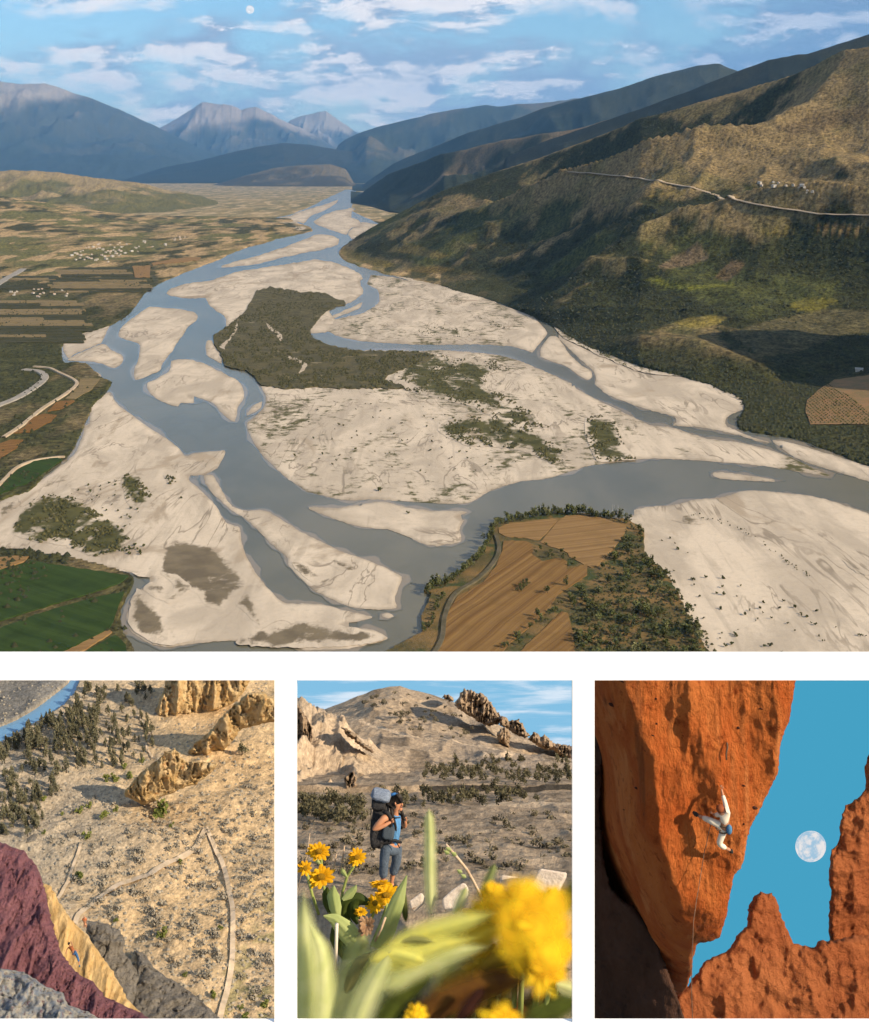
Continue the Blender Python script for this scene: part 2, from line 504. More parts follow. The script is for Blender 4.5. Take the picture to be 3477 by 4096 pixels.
# ---- far ground, ridges and mountains
def ridge(name, label, sky_w, d_c, width, front_z, c_lo, c_hi, seed, amp=0.16, wl=None, n_r=80, n_c=260, rock=None, base_z=0.0, snowline=None, gul=1.0):
    pts = np.array(sky_w, float) / 2.0299
    px = np.linspace(pts[0, 0], pts[-1, 0], n_c)
    py = np.interp(px, pts[:, 0], pts[:, 1])
    py = py + (fbm(px / 14.0, px * 0 + seed, o=4, s=seed) - 0.5) * 3.0 * amp / 0.16
    if isinstance(d_c, list):
        dd = np.array(d_c, float); dc = np.interp(px, dd[:, 0] / 2.0299, dd[:, 1])
    else:
        dc = np.full(n_c, float(d_c))
    cz = np.maximum(H + (CY - py) / FPX * dc, base_z + 2)
    if pts[0, 0] > 0: cz = base_z + (cz - base_z) * sstep(px, pts[0, 0] - 1, pts[0, 0] + 14)
    if pts[-1, 0] < 869: cz = base_z + (cz - base_z) * sstep(-px, -pts[-1, 0] - 1, -pts[-1, 0] + 14)
    t = np.linspace(-1, 0.8, n_r)
    Tt, PX = np.meshgrid(t, px, indexing='ij')
    D = dc[None, :] + Tt * width * (dc / dc.max())[None, :]
    X = (PX - CX) / FPX * D
    wl = wl or width * 0.45
    shape = np.where(Tt < 0, 1 - np.abs(Tt) ** 0.9, 1 - (np.abs(Tt) / 0.8) ** 1.3)
    cz2 = np.broadcast_to(cz, Tt.shape)
    rel = cz2 - base_z
    rd = ridged(X / wl, D / (wl * 2.2), o=5, s=seed)
    rd2 = ridged(X / (wl * .3), D / (wl * .5), o=4, s=seed + 5)
    env = np.sin(np.clip((Tt + 1) / 1.8, 0, 1) * math.pi) * np.clip(np.abs(Tt) * 4, 0.12, 1)
    Zr = base_z + rel * shape + rel * env * ((rd - 0.62) * 0.55 + (rd2 - 0.6) * 0.16) * gul + front_z
    if Tt.shape: Zr = np.where(Tt <= -0.999, -70, np.maximum(Zr, -70))
    n = fbm(X / (wl * .5), D / (wl * .5), o=5, s=seed + 9)
    k = sstep(n + (0.5 * (Zr - base_z) / np.maximum(rel.max(), 1) - 0.25), 0.42, 0.62)
    c = np.array(c_lo) + (np.array(c_hi) - np.array(c_lo)) * k[..., None]
    if rock is not None:
        kk = sstep((Zr - base_z) / rel.max() + (n - 0.5) * 0.6 + (rd - .6) * .4, snowline, snowline + 0.25)
        c = c + (np.array(rock) - c) * kk[..., None]
    c = c * (0.82 + 0.36 * rng.random(c.shape[:2]))[..., None]
    V = np.stack([X.ravel(), D.ravel(), Zr.ravel()], 1)
    o = new_mesh(name, V, grid_faces(n_r, n_c), m_terrain, smooth=False, attrs={'col': c.reshape(-1, 3)})
    tag(o, label, kind='structure')
    return o
BL = (0.030, 0.036, 0.018); BR = (0.085, 0.07, 0.035)
far = new_mesh('valley_floor', [(-60000, 9000, -1.5), (60000, 9000, -1.5), (90000, 120000, -1.5), (-90000, 120000, -1.5)], [(0, 1, 2, 3)],
               noisy('far_fields', (0.27, 0.195, 0.085), (0.13, 0.115, 0.042), 0.0022, 0.95, (0.42, 0.31, 0.17), 0.005, coord='Position', stretch=(1.6, 0.35, 1)))
tag(far, 'distant flat valley floor of pale fields', kind='structure')
base = new_mesh('valley_bed', [(-6000, -3000, -9), (6000, -3000, -9), (9000, 9200, -9), (-9000, 9200, -9)], [(0, 1, 2, 3)],
                noisy('bed_gravel', (0.2, 0.17, 0.13), (0.12, 0.1, 0.07), 0.01, coord='Position'))
tag(base, 'gravel bed under the valley', kind='structure')
ridge('hillside', 'sunlit brown spur running down to the river behind the near hill',
      [(712, 404), (735, 392), (760, 372), (790, 352), (840, 332), (900, 310), (1000, 286), (1080, 272), (1160, 262), (1260, 235), (1400, 200)],
      [(690, 19500), (740, 18000), (790, 15000), (900, 13000), (1100, 11500), (1400, 10500)], 4600, 0, BL, (0.17, 0.125, 0.07), 11, amp=.10, wl=1500, gul=0.8)
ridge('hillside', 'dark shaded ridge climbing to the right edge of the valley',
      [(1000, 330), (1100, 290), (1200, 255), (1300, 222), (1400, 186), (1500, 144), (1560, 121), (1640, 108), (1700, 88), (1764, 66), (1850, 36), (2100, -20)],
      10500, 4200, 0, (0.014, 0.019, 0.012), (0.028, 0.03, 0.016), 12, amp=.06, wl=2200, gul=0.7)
ridge('mountain', 'blue rounded mountain behind the right hillside',
      [(715, 395), (750, 365), (800, 330), (860, 305), (950, 268), (1050, 238), (1130, 212), (1200, 192), (1300, 165), (1370, 142), (1420, 129), (1460, 125), (1500, 142), (1600, 200), (1800, 260)],
      [(715, 30000), (800, 28000), (950, 25000), (1200, 22000), (1800, 21000)], 7000, 0, (0.018, 0.026, 0.016), (0.036, 0.04, 0.022), 13, amp=.08, wl=3600, gul=0.7)
ridge('mountain', 'long pale blue ridge right of the far peaks',
      [(660, 310), (700, 285), (740, 265), (800, 246), (870, 228), (930, 216), (985, 210), (1010, 214), (1060, 211), (1120, 206), (1200, 196), (1300, 190), (1500, 190)],
      48000, 11500, 0, BL, (0.10, 0.085, 0.05), 14, amp=.10, wl=4800)
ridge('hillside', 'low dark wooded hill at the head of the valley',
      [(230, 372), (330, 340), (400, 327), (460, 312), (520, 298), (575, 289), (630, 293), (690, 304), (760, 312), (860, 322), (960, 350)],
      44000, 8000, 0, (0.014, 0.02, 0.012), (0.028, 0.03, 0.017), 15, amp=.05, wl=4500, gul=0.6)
ridge('hillside', 'small brown hill on the far valley floor',
      [(400, 385), (500, 356), (560, 340), (620, 334), (670, 332), (700, 342), (730, 368)],
      32000, 3200, 0, (0.06, 0.052, 0.03), (0.14, 0.11, 0.06), 16, amp=.05, wl=1800, gul=0.6, base_z=-60)
ridge('mountain', 'big rocky blue mountain at the left edge',
      [(-260, 150), (-60, 158), (0, 160), (60, 166), (120, 176), (180, 195), (240, 218), (290, 240), (330, 262), (400, 296), (480, 330), (560, 352)],
      66000, 19500, 0, (0.028, 0.037, 0.026), (0.055, 0.058, 0.038), 17, amp=.12, wl=6300, rock=(0.34, 0.29, 0.24), snowline=0.62, n_c=320)
ridge('mountain', 'jagged grey blue mountain in the middle of the far range',
      [(240, 318), (310, 265), (350, 246), (385, 224), (410, 208), (430, 211), (470, 213), (490, 224), (520, 217), (560, 236), (610, 258), (660, 288), (730, 318)],
      78000, 18000, 0, (0.035, 0.042, 0.03), (0.07, 0.07, 0.05), 18, amp=.16, wl=5400, rock=(0.32, 0.27, 0.23), snowline=0.50, n_c=320)
ridge('mountain', 'small pointed pale peak at the back of the range',
      [(540, 290), (590, 243), (620, 232), (650, 224), (662, 223), (690, 243), (720, 264), (770, 290), (830, 320)],
      95000, 13000, 0, (0.05, 0.055, 0.045), (0.09, 0.085, 0.07), 19, amp=.10, wl=5400, rock=(0.3, 0.26, 0.22), snowline=0.5)
ridge('hillside', 'gentle brown slope with a far village at the left edge',
      [(-320, 340), (-60, 345), (60, 343), (130, 350), (220, 362), (300, 376), (380, 394), (460, 412)],
      14500, 4600, 0, (0.13, 0.118, 0.042), (0.30, 0.225, 0.11), 20, amp=.14, wl=1100, gul=1.3, base_z=-60)

# ---- water
m_water = mat('river_water', (0.105, 0.108, 0.088), 0.2, 0.22)
def _bw(t, b):
    pos = t.node('ShaderNodeNewGeometry').outputs['Position']
    f = t.noise(t.mapping(pos, scale=(1, 0.5, 1)), 0.006, 4, 0.55, 0.6)
    c = t.mix(t.step(f, 0.35, 0.65), (0.095, 0.092, 0.064), (0.13, 0.12, 0.082))
    t.l.new(c, b.inputs['Base Color'])
    bn = t.node('ShaderNodeBump', i_Strength=0.25, i_Distance=0.3)
    t.l.new(t.noise(pos, 0.35, 3, 0.6), bn.inputs['Height']); t.l.new(bn.outputs[0], b.inputs['Normal'])
    b.inputs['IOR'].default_value = 1.33
_bw(NT(m_water.node_tree), m_water.node_tree.nodes['Principled BSDF'])
rv = [G(x, y) for x, y in corridor]
riv = new_mesh('river', rv, [tuple(range(len(rv)))], m_water)
tag(riv, 'wide braided river winding through pale gravel', kind='structure')

# ---- polygons laid on the valley floor
def bar_sheet(name, label, poly, z, m, seed=1, amp=0.3):
    o = rough_outline(poly, 2.6, amp, True, seed)
    vx, vy, f, ed = patch_grid(o, 2.6)
    d = (H - z) * FPX / (vy - CY)
    V = np.stack([(vx - CX) / FPX * d, d, np.full(len(vx), z) - 0.7 * (1 - np.clip(ed / 2.5, 0, 1))], 1)
    ob = new_mesh(name, V, f[:, ::-1], m, attrs={'edge': np.clip(ed / 10.0, 0, 1)})
    tag(ob, label, kind='structure')
    return ob, o
def sheet(name, label, poly, z, m, step=3.0, amp=0.3, seed=1, skirt=1.2, smooth=True, col=None):
    o = rough_outline(poly, step, amp, smooth, seed)
    top = [G(x, y, z) for x, y in o]
    n = len(top)
    cx = sum(v.x for v in top) / n; cy = sum(v.y for v in top) / n
    low = [(v.x, v.y, z - skirt) for v in top]
    faces = [tuple(range(n))] + [(i, (i + 1) % n, n + (i + 1) % n, n + i) for i in range(n)]
    # orient the cap upwards
    area = sum(top[i].x * top[(i + 1) % n].y - top[(i + 1) % n].x * top[i].y for i in range(n))
    if area < 0:
        faces = [tuple(reversed(f)) for f in faces]
    ob = new_mesh(name, [tuple(v) for v in top] + low, faces, m)
    tag(ob, label, kind='structure')
    return ob, o
def gravel_mat(name, base, wet, veg=None, vegk=(0.6, 0.7), streak=0, margin=True):
    m = mat(name, base, 0.95, 0.1)
    t = NT(m.node_tree); b = t.n['Principled BSDF']
    pos = t.node('ShaderNodeNewGeometry').outputs['Position']
    warp = t.noise(pos, 0.004, 2, 0.5)
    ps = t.mapping(pos, rot=(0, 0, R(streak)), scale=(1, 0.35, 1))
    f = t.noise(ps, 0.011, 6, 0.6, 1.2)
    c = t.mix(t.step(f, 0.36, 0.62), base, tuple(x * 0.72 for x in base))
    st = t.noise(t.mapping(pos, rot=(0, 0, R(streak + 12)), scale=(1, 0.09, 1)), 0.05, 4, 0.65, 0.5)
    c = t.mix(t.math('MULTIPLY', t.step(st, 0.52, 0.68), 0.45), c, tuple(x * 0.55 for x in base))
    g = t.noise(t.mapping(ps, loc=(31, 17, 0)), 0.0065, 5, 0.62, 1.6)
    c = t.mix(t.step(g, 0.58, 0.66), c, wet)
    # thin dry channels and a wet brown margin
    ch = t.noise(t.mapping(pos, rot=(0, 0, R(streak)), scale=(1, 0.22, 1)), 0.012, 4, 0.55, 2.2)
    chn = t.math('ABSOLUTE', t.math('SUBTRACT', ch, 0.5))
    chm = t.math('MULTIPLY', t.math('SUBTRACT', 1.0, t.step(chn, 0.004, 0.022)), t.step(t.noise(pos, 0.006, 3, 0.5), 0.42, 0.6))
    c = t.mix(t.math('MULTIPLY', chm, 0.7), c, tuple(x * 0.5 for x in wet))
    e = t.node('ShaderNodeAttribute', attribute_name='edge').outputs['Fac']
    ev = t.math('ADD', e, t.math('MULTIPLY', t.math('SUBTRACT', t.noise(pos, 0.02, 5, 0.65), 0.5), 0.7))
    if margin: c = t.mix(t.math('MULTIPLY', t.math('SUBTRACT', 1.0, t.step(ev, -0.05, 0.30)), 0.55), c, tuple(x * 0.62 for x in wet))
    h = t.noise(pos, 0.12, 4, 0.65)
    c = t.mix(t.math('MULTIPLY', t.step(h, 0.5, 0.75), 0.35), c, tuple(x * 0.55 for x in base))
    if veg:
        v = t.noise(t.mapping(ps, loc=(5, 71, 0)), 0.010, 6, 0.66, 0.8)
        v2 = t.noise(pos, 0.055, 5, 0.68)
        vv = t.math('ADD', t.math('MULTIPLY', v, 0.55), t.math('MULTIPLY', v2, 0.45))
        c = t.mix(t.step(vv, *vegk), c, veg)
    t.l.new(c, b.inputs['Base Color'])
    bn = t.node('ShaderNodeBump', i_Strength=0.5, i_Distance=1.0)
    t.l.new(h, bn.inputs['Height']); t.l.new(bn.outputs[0], b.inputs['Normal'])
    return m
SAND = (0.57, 0.475, 0.36); WET = (0.35, 0.28, 0.2); VEG = (0.055, 0.052, 0.02)
m_bar = gravel_mat('gravel', SAND, WET, None, streak=35)
m_bar_veg = gravel_mat('gravel_with_scrub', SAND, WET, (0.085, 0.078, 0.032), (0.515, 0.60), 40)
m_bar_thick = gravel_mat('gravel_under_scrub', (0.33, 0.27, 0.18), (0.24, 0.2, 0.13), VEG, (0.44, 0.52), 30)
m_sandpatch = noisy('pale_sand', (0.46, 0.38, 0.28), (0.34, 0.27, 0.19), 0.05, coord='Position')
m_mud = gravel_mat('wet_mud', (0.165, 0.135, 0.088), (0.30, 0.24, 0.17), None, streak=20)
m_isl = noisy('island_scrub', (0.065, 0.058, 0.025), (0.11, 0.09, 0.038), 0.03, 0.95, (0.22, 0.175, 0.10), 0.02, bump=1.0, bscale=0.12, coord='Position', bdist=5, lo3=0.62, hi3=0.70)
BARS = [
 ('broad gravel bar at the head of the scrub island', Z((4, [(980, 550), (1010, 520), (1100, 490), (1250, 470), (1400, 420), (1764, 365)]), (5, [(150, 350), (250, 360), (330, 385), (420, 430), (445, 460), (418, 480), (445, 525), (442, 550), (390, 592), (340, 612), (240, 640), (300, 760), (0, 800)]), (4, [(1500, 900), (1420, 760), (1330, 745), (1335, 690), (1280, 655), (1225, 610), (1215, 585), (1240, 572), (1100, 578), (1040, 570)])), m_bar),
 ('great central gravel flat below the scrub island', Z((4, [(1500, 1000), (1530, 1085), (1562, 1150), (1555, 1210), (1500, 1270), (1450, 1312)]), (7, [(1452, 10), (1480, 80), (1540, 170), (1620, 250), (1700, 320)]), (8, [(0, 310), (60, 350), (120, 390), (240, 420), (350, 440), (480, 435), (560, 438), (800, 453), (930, 460), (1060, 455), (1130, 425), (1200, 380), (1370, 330), (1500, 318), (1600, 290), (1764, 238)]), (9, [(180, 230), (400, 200), (550, 196), (900, 215), (1150, 240), (1400, 280), (1535, 302), (1545, 294), (1450, 258), (1330, 200), (1200, 150), (1000, 100), (800, 75), (600, 10)]), (6, [(480, 1323), (350, 1260), (200, 1190), (0, 1085)]), (5, [(1690, 1088), (1500, 1000), (1350, 940), (1200, 905), (1000, 887), (900, 880), (800, 888), (650, 885), (400, 890), (200, 1000)])), m_bar_veg),
 ('gravel flat inside the looping side channel', Z((5, [(490, 440), (600, 450), (700, 470), (850, 490), (1000, 520), (1100, 555), (1250, 610), (1380, 660), (1440, 680), (1490, 730), (1530, 780), (1520, 800), (1450, 880), (1440, 895), (1350, 865), (1200, 850), (1000, 848), (850, 850), (700, 845), (450, 830), (300, 800), (240, 770), (215, 740), (230, 715), (330, 690), (440, 665), (520, 620), (540, 590), (540, 530), (500, 510), (468, 490), (490, 450)])), m_bar_veg),
 ('short gravel strip on the far right bank', Z((5, [(600, 430), (740, 430), (840, 460), (850, 485), (760, 485), (690, 465)])), m_bar),
 ('small gravel bar inside the bend of the side channel', Z((5, [(350, 640), (400, 620), (440, 600), (430, 630), (380, 655), (250, 700), (220, 705)])), m_bar),
 ('wedge of gravel where the side channel meets the right channel', Z((6, [(-112, 800), (-60, 812), (0, 905), (60, 960), (130, 1005), (136, 1040), (110, 1058), (50, 1025), (0, 985), (-60, 960), (-115, 942), (-168, 920), (-165, 870)])), m_bar),
 ('long gravel bank on the right side of the right channel', Z((6, [(-60, 790), (0, 830), (150, 900), (330, 980), (450, 1020), (690, 1040), (850, 1070), (1000, 1140), (1036, 1170), (1022, 1230), (930, 1268), (918, 1323)]), (9, [(960, 20), (1050, 60), (1180, 100), (1100, 90), (950, 45), (800, 15), (610, 0)]), (6, [(650, 1285), (400, 1210), (220, 1140), (180, 1105), (150, 1080), (160, 1040), (140, 1000), (70, 940), (0, 872), (-60, 812)])), m_bar),
 ('thin gravel strip below the orchard bank', Z((9, [(1185, 85), (1300, 100), (1500, 160), (1764, 240), (1900, 290), (1900, 380), (1764, 330), (1500, 250), (1330, 190), (1240, 125)])), m_bar),
 ('pale sand flat filling the lower right corner', Z((9, [(300, 560), (420, 515), (380, 500), (450, 480), (620, 465), (750, 435), (900, 420), (1000, 390), (1080, 380), (1250, 395), (1400, 410), (1530, 440), (1650, 480), (1764, 520), (1950, 600), (1950, 1600), (200, 1600), (200, 700)])), m_bar),
 ('thin sand spit in the middle of the wide channel', Z((9, [(840, 282), (900, 275), (1050, 293), (1275, 331), (1150, 330), (880, 312)])), m_bar),
 ('leaf shaped gravel bar beside the wide channel', Z((8, [(110, 480), (300, 485), (450, 460), (560, 447), (700, 482), (860, 502), (1000, 500), (1058, 510), (990, 540), (1038, 560), (1010, 610), (1022, 680), (900, 706), (800, 697), (700, 650), (600, 615), (400, 590), (250, 540), (150, 500)])), m_bar),
 ('rounded gravel island in the left channel', Z((4, [(698, 785), (720, 740), (800, 680), (870, 630), (950, 632), (1080, 645), (1150, 662), (1162, 700), (1110, 740), (1080, 790), (1040, 840), (1020, 880), (1000, 905), (960, 950), (940, 1000), (900, 1020), (800, 1056), (788, 1000), (810, 950), (825, 850), (760, 825), (700, 805)])), m_bar),
 ('gravel island with ragged lower edge in the left channel', Z((4, [(1010, 945), (1100, 935), (1200, 960), (1300, 1010), (1400, 1060), (1432, 1110), (1432, 1170), (1400, 1210), (1382, 1302), (1340, 1280), (1300, 1250), (1250, 1190), (1100, 1140), (1150, 1190), (1060, 1192), (1050, 1214), (980, 1195), (910, 1160), (870, 1120), (864, 1080), (920, 1050), (1000, 1000)])), m_bar),
 ('gravel shoal against the left bank', Z((4, [(370, 820), (450, 790), (550, 760), (642, 728), (620, 790), (590, 840), (450, 900), (400, 930), (375, 880)])), m_bar),
 ('second gravel shoal below the left bank shoal', Z((4, [(398, 942), (450, 905), (602, 845), (650, 880), (722, 915), (716, 960), (670, 986), (600, 960), (520, 945)])), m_bar),
 ('narrow gravel sliver beside the scrub island', Z((4, [(1208, 850), (1230, 818), (1270, 860), (1312, 940), (1302, 962), (1250, 930), (1215, 908)])), m_bar),
 ('tiny gravel islet by the central flat', Z((4, [(1450, 1264), (1465, 1235), (1500, 1200), (1542, 1183), (1530, 1222), (1490, 1248)])), m_bar),
 ('gravel patch under the left bank trees', Z((4, [(520, 1010), (560, 1005), (600, 1035), (560, 1042)])), m_bar),
 ('large sand and mud flat at the lower left', Z((4, [(640, 1130), (540, 1190), (525, 1330)]), (7, [(500, 0), (480, 80), (430, 180), (260, 310), (0, 450), (-90, 520), (-90, 700), (170, 738), (350, 790), (600, 830), (800, 870), (905, 905), (830, 960), (760, 1050), (742, 1150), (780, 1220), (900, 1287), (1000, 1302), (1150, 1280), (1400, 1265), (1764, 1312)]), (8, [(100, 1322), (350, 1312), (500, 1282), (592, 1250), (500, 1200), (300, 1172), (420, 1150), (502, 1125), (350, 1090), (200, 1050), (0, 1045)]), (7, [(1640, 1020), (1560, 940), (1500, 860), (1450, 770), (1420, 680), (1410, 600), (1330, 570), (1300, 520), (1260, 460), (1200, 400), (1120, 330), (1100, 295), (1200, 290), (1280, 250), (1310, 200), (1322, 148), (1140, 165), (1090, 182), (1050, 130), (950, 60), (860, 0)]), (4, [(760, 1250), (680, 1190)])), m_bar),
 ('curved sand bar between the narrow and the main channel', Z((7, [(1200, 290), (1250, 290), (1300, 370), (1350, 460), (1420, 500), (1560, 500), (1700, 580), (1764, 620)]), (8, [(150, 660), (320, 740), (520, 810), (670, 888), (650, 960), (630, 1020), (640, 1072), (520, 1082), (400, 1070), (300, 1040), (150, 962), (60, 880), (10, 830), (0, 785)]), (7, [(1700, 780), (1600, 700), (1500, 600), (1430, 540), (1350, 490), (1250, 400), (1210, 340)])), m_bar),
 ('small oval sand islet at the lower middle', Z((8, [(555, 1108), (590, 1100), (626, 1120), (590, 1132), (560, 1126)])), m_bar),
 ('far gravel bar on the left of the upper river', Z((5, [(0, 95), (120, 55), (250, 15), (300, 0), (285, 20), (230, 55), (130, 100), (95, 135), (40, 130), (0, 150), (-80, 110)])), m_bar),
 ('far oval gravel bar in the upper river', Z((5, [(152, 130), (200, 95), (260, 70), (380, 45), (400, 55), (350, 90), (420, 120), (438, 150), (370, 165), (350, 202), (300, 190), (200, 155)])), m_bar),
 ('far gravel strip under the right toe', Z((5, [(355, 202), (380, 165), (440, 150), (420, 125), (480, 135), (560, 150), (500, 185), (400, 235)])), m_bar),
 ('left gravel point at the upper bend', Z((5, [(-20, 335), (-200, 380), (-420, 395), (-150, 320), (0, 270), (100, 230), (170, 202), (250, 205), (303, 230), (295, 262), (200, 290)])), m_bar),
]
bar_outlines = {}
for i, (lab, poly, m) in enumerate(BARS):
    ob, o = bar_sheet('gravel_bar', lab, poly, 0.9 + 0.01 * i, m, seed=i + 5, amp=0.28)
    bar_outlines[lab] = o
def soft_patch(name, label, poly, z, m, cell, seed=1):
    o = rough_outline(poly, 3, 0.5, True, seed)
    vx, vy, f, ed = patch_grid(o, cell)
    d = (H - z) * FPX / (vy - CY)
    V = np.stack([(vx - CX) / FPX * d, d, np.full(len(vx), z)], 1)
    ob = new_mesh(name, V, f[:, ::-1], m, attrs={'edge': np.clip(ed / 9.0, 0, 1)})
    tag(ob, label, kind='structure')
    return ob
def soft_mat(name, base, under, k):
    m = gravel_mat(name, SAND, WET, None, streak=35, margin=False)
    t = NT(m.node_tree); b = t.n['Principled BSDF']
    sand = b.inputs['Base Color'].links[0].from_socket
    pos = t.node('ShaderNodeNewGeometry').outputs['Position']
    ps = t.mapping(pos, rot=(0, 0, R(30)), scale=(1, 0.3, 1))
    e = t.node('ShaderNodeAttribute', attribute_name='edge').outputs['Fac']
    f = t.math('ADD', t.math('MULTIPLY', t.noise(ps, 0.022, 6, 0.68, 0.8), 0.6), t.math('MULTIPLY', t.noise(pos, 0.05, 5, 0.7), 0.4))
    v = t.math('ADD', f, t.math('MULTIPLY', e, k))
    c = t.mix(t.step(t.noise(pos, 0.035, 4, 0.6), 0.35, 0.65), base, under)
    t.l.new(t.mix(t.step(v, 0.55, 0.66), sand, c), b.inputs['Base Color'])
    return m
m_mud_soft = soft_mat('mud_on_gravel', (0.175, 0.14, 0.09), (0.125, 0.1, 0.066), 0.2)
m_scrub_soft = soft_mat('scrub_on_gravel', (0.09, 0.083, 0.03), (0.05, 0.05, 0.018), 0.17)
m_shal = mat('shallow_water', (0.16, 0.14, 0.1), 0.2, 0.22)
def _bsh(t, b):
    pos = t.node('ShaderNodeNewGeometry').outputs['Position']
    e = t.node('ShaderNodeAttribute', attribute_name='edge').outputs['Fac']
    n = t.noise(pos, 0.014, 5, 0.65)
    k = t.step(t.math('ADD', t.math('MULTIPLY', e, 1.3), t.math('SUBTRACT', n, 0.62)), 0.0, 0.55)
    t.l.new(t.mix(k, (0.105, 0.1, 0.07), (0.20, 0.16, 0.105)), b.inputs['Base Color'])
    bn = t.node('ShaderNodeBump', i_Strength=0.25, i_Distance=0.3)
    t.l.new(t.noise(pos, 0.35, 3, 0.6), bn.inputs['Height']); t.l.new(bn.outputs[0], b.inputs['Normal'])
_bsh(NT(m_shal.node_tree), m_shal.node_tree.nodes['Principled BSDF'])
for i, (lab, poly, m) in enumerate(BARS):
    o = np.array(rough_outline(poly, 4, 0.1, True, i + 5)); nn_ = len(o)
    tg = np.roll(o, -1, 0) - np.roll(o, 1, 0); nrm = np.stack([tg[:, 1], -tg[:, 0]], 1)
    nrm /= np.linalg.norm(nrm, axis=1)[:, None] + 1e-9
    area_ = np.sum(o[:, 0] * np.roll(o[:, 1], -1) - np.roll(o[:, 0], -1) * o[:, 1])
    wob = 5.5 * (0.12 + 2.6 * np.clip(fbm(o[:, 0] / 22, o[:, 1] / 10, o=3, s=i) - 0.3, 0, 1)) * np.interp(o[:, 1], [190, 260, 400, 650], [0.25, 0.4, 0.9, 1.5])
    ex = o + nrm * np.sign(area_) * wob[:, None] * np.array((1, 0.55))
    vx, vy, f, ed = patch_grid([tuple(q) for q in ex], 3.0)
    ok = vy > CY + 8
    d = H * FPX / (vy - CY); zz = 0.05 + 0.012 * i
    d = (H - zz) * FPX / (vy - CY)
    ob = new_mesh('shallows', np.stack([(vx - CX) / FPX * d, d, np.full(len(vx), zz)], 1), f[:, ::-1], m_shal, attrs={'edge': np.clip(ed / 4.0, 0, 1)})
    tag(ob, 'brown shallow water round the ' + lab, kind='structure')
MUD = [
 ('brown ribbed mud on the lower left flat', Z((7, [(960, 690), (1100, 662), (1200, 700), (1300, 742), (1350, 800), (1430, 860), (1462, 930), (1380, 1020), (1300, 1092), (1210, 1060), (1150, 990), (1000, 900), (950, 860), (930, 820)]))),
 ('smooth wet mud below the green fields', Z((7, [(800, 960), (850, 1000), (950, 1100), (1020, 1200), (1140, 1262), (1000, 1297), (900, 1280), (785, 1210), (750, 1130)]))),
 ('grey wet sand beside the narrow channel', Z((7, [(1380, 1040), (1470, 955), (1490, 1040), (1535, 1180), (1450, 1110)]))),
 ('dull mud shelf along the lower edge', Z((8, [(-60, 1195), (100, 1152), (300, 1176), (480, 1210), (580, 1250), (500, 1278), (300, 1306), (0, 1308), (-300, 1290), (-250, 1230)]))),
 ('grey pool of wet sand on the curved bar', Z((8, [(20, 800), (130, 822), (250, 890), (322, 930), (260, 965), (150, 925), (60, 860)]))),
 ('small grey wet patch on the curved bar', Z((8, [(205, 778), (330, 790), (392, 840), (340, 855), (260, 830)]))),
 ('wet tongue of mud below the left scrub', Z((7, [(170, 745), (350, 795), (600, 835), (800, 872), (880, 800), (900, 780), (920, 830), (880, 900), (700, 850), (500, 830), (250, 775)]))),
 ('dark wet sand on the lower left flat', Z((7, [(940, 865), (1040, 880), (1130, 960), (1000, 1050), (900, 1010), (840, 965), (900, 920), (1000, 990), (1020, 940)]))),
 ('long brown mud streak on the left flat', Z((7, [(0, 470), (200, 380), (300, 320), (480, 280), (360, 340), (200, 420), (100, 500), (0, 560)]))),
 ('mud patch on the lower right sand flat', Z((9, [(610, 560), (690, 535), (780, 555), (800, 580), (700, 580)]))),
 ('mud pool at the right edge of the sand flat', Z((9, [(1610, 795), (1680, 810), (1800, 850), (1800, 890), (1690, 865), (1640, 830)]))),
]
for i, (lab, poly) in enumerate(MUD):
    soft_patch('mud_flat', lab, poly, 1.2 + 0.01 * i, m_mud_soft, 2.2, seed=i + 55)
SCR = [
 ('olive scrub ground on the lower left flat', Z((7, [(90, 570), (200, 420), (350, 390), (450, 440), (600, 520), (700, 580), (765, 660), (700, 740), (550, 775), (400, 715), (200, 685), (70, 640)]))),
 ('bushy patch on the left sand flat', Z((7, [(715, 290), (800, 290), (860, 360), (910, 430), (880, 475), (770, 490), (725, 400)]))),
 ('small brown scrub patch by the left flat tip', Z((7, [(960, 290), (1050, 275), (1050, 330), (1000, 350)]))),
 ('scrub right of the island', Z((5, [(690, 930), (860, 905), (1000, 935), (1200, 935), (1320, 1000), (1180, 1030), (1180, 1100), (1330, 1180), (1450, 1260), (1540, 1340), (1300, 1330), (1100, 1220), (900, 1170), (700, 1120), (620, 1080), (640, 1000)]))),
 ('scrub belt crossing the central flat', Z((8, [(880, 30), (1000, -60), (1300, -40), (1500, 60), (1600, 130), (1640, 200), (1560, 230), (1440, 170), (1250, 130), (1050, 120)]))),
 ('feathery scrub rows on the central flat', Z((9, [(90, 0), (110, 100), (160, 210), (260, 215), (390, 200), (330, 130), (300, 60), (260, -40), (180, -60), (100, -40)]))),
 ('scrub in the middle of the loop flat', Z((5, [(760, 770), (900, 740), (1060, 770), (1080, 800), (950, 810), (780, 800)]))),
 ('scrub at the right of the loop flat', Z((5, [(1090, 690), (1150, 680), (1250, 730), (1300, 760), (1200, 740)]))),
 ('scrubby shelf below the wooded right bank', Z((6, [(-190, 665), (-60, 700), (100, 730), (300, 760), (420, 790), (560, 890), (690, 990), (715, 1038), (450, 1018), (330, 978), (150, 898), (0, 828), (-60, 788), (-120, 715)]))),
]
for i, (lab, poly) in enumerate(SCR):
    soft_patch('scrub_ground', lab, poly, 1.34 + 0.01 * i, m_scrub_soft, 2.2, seed=i + 85)
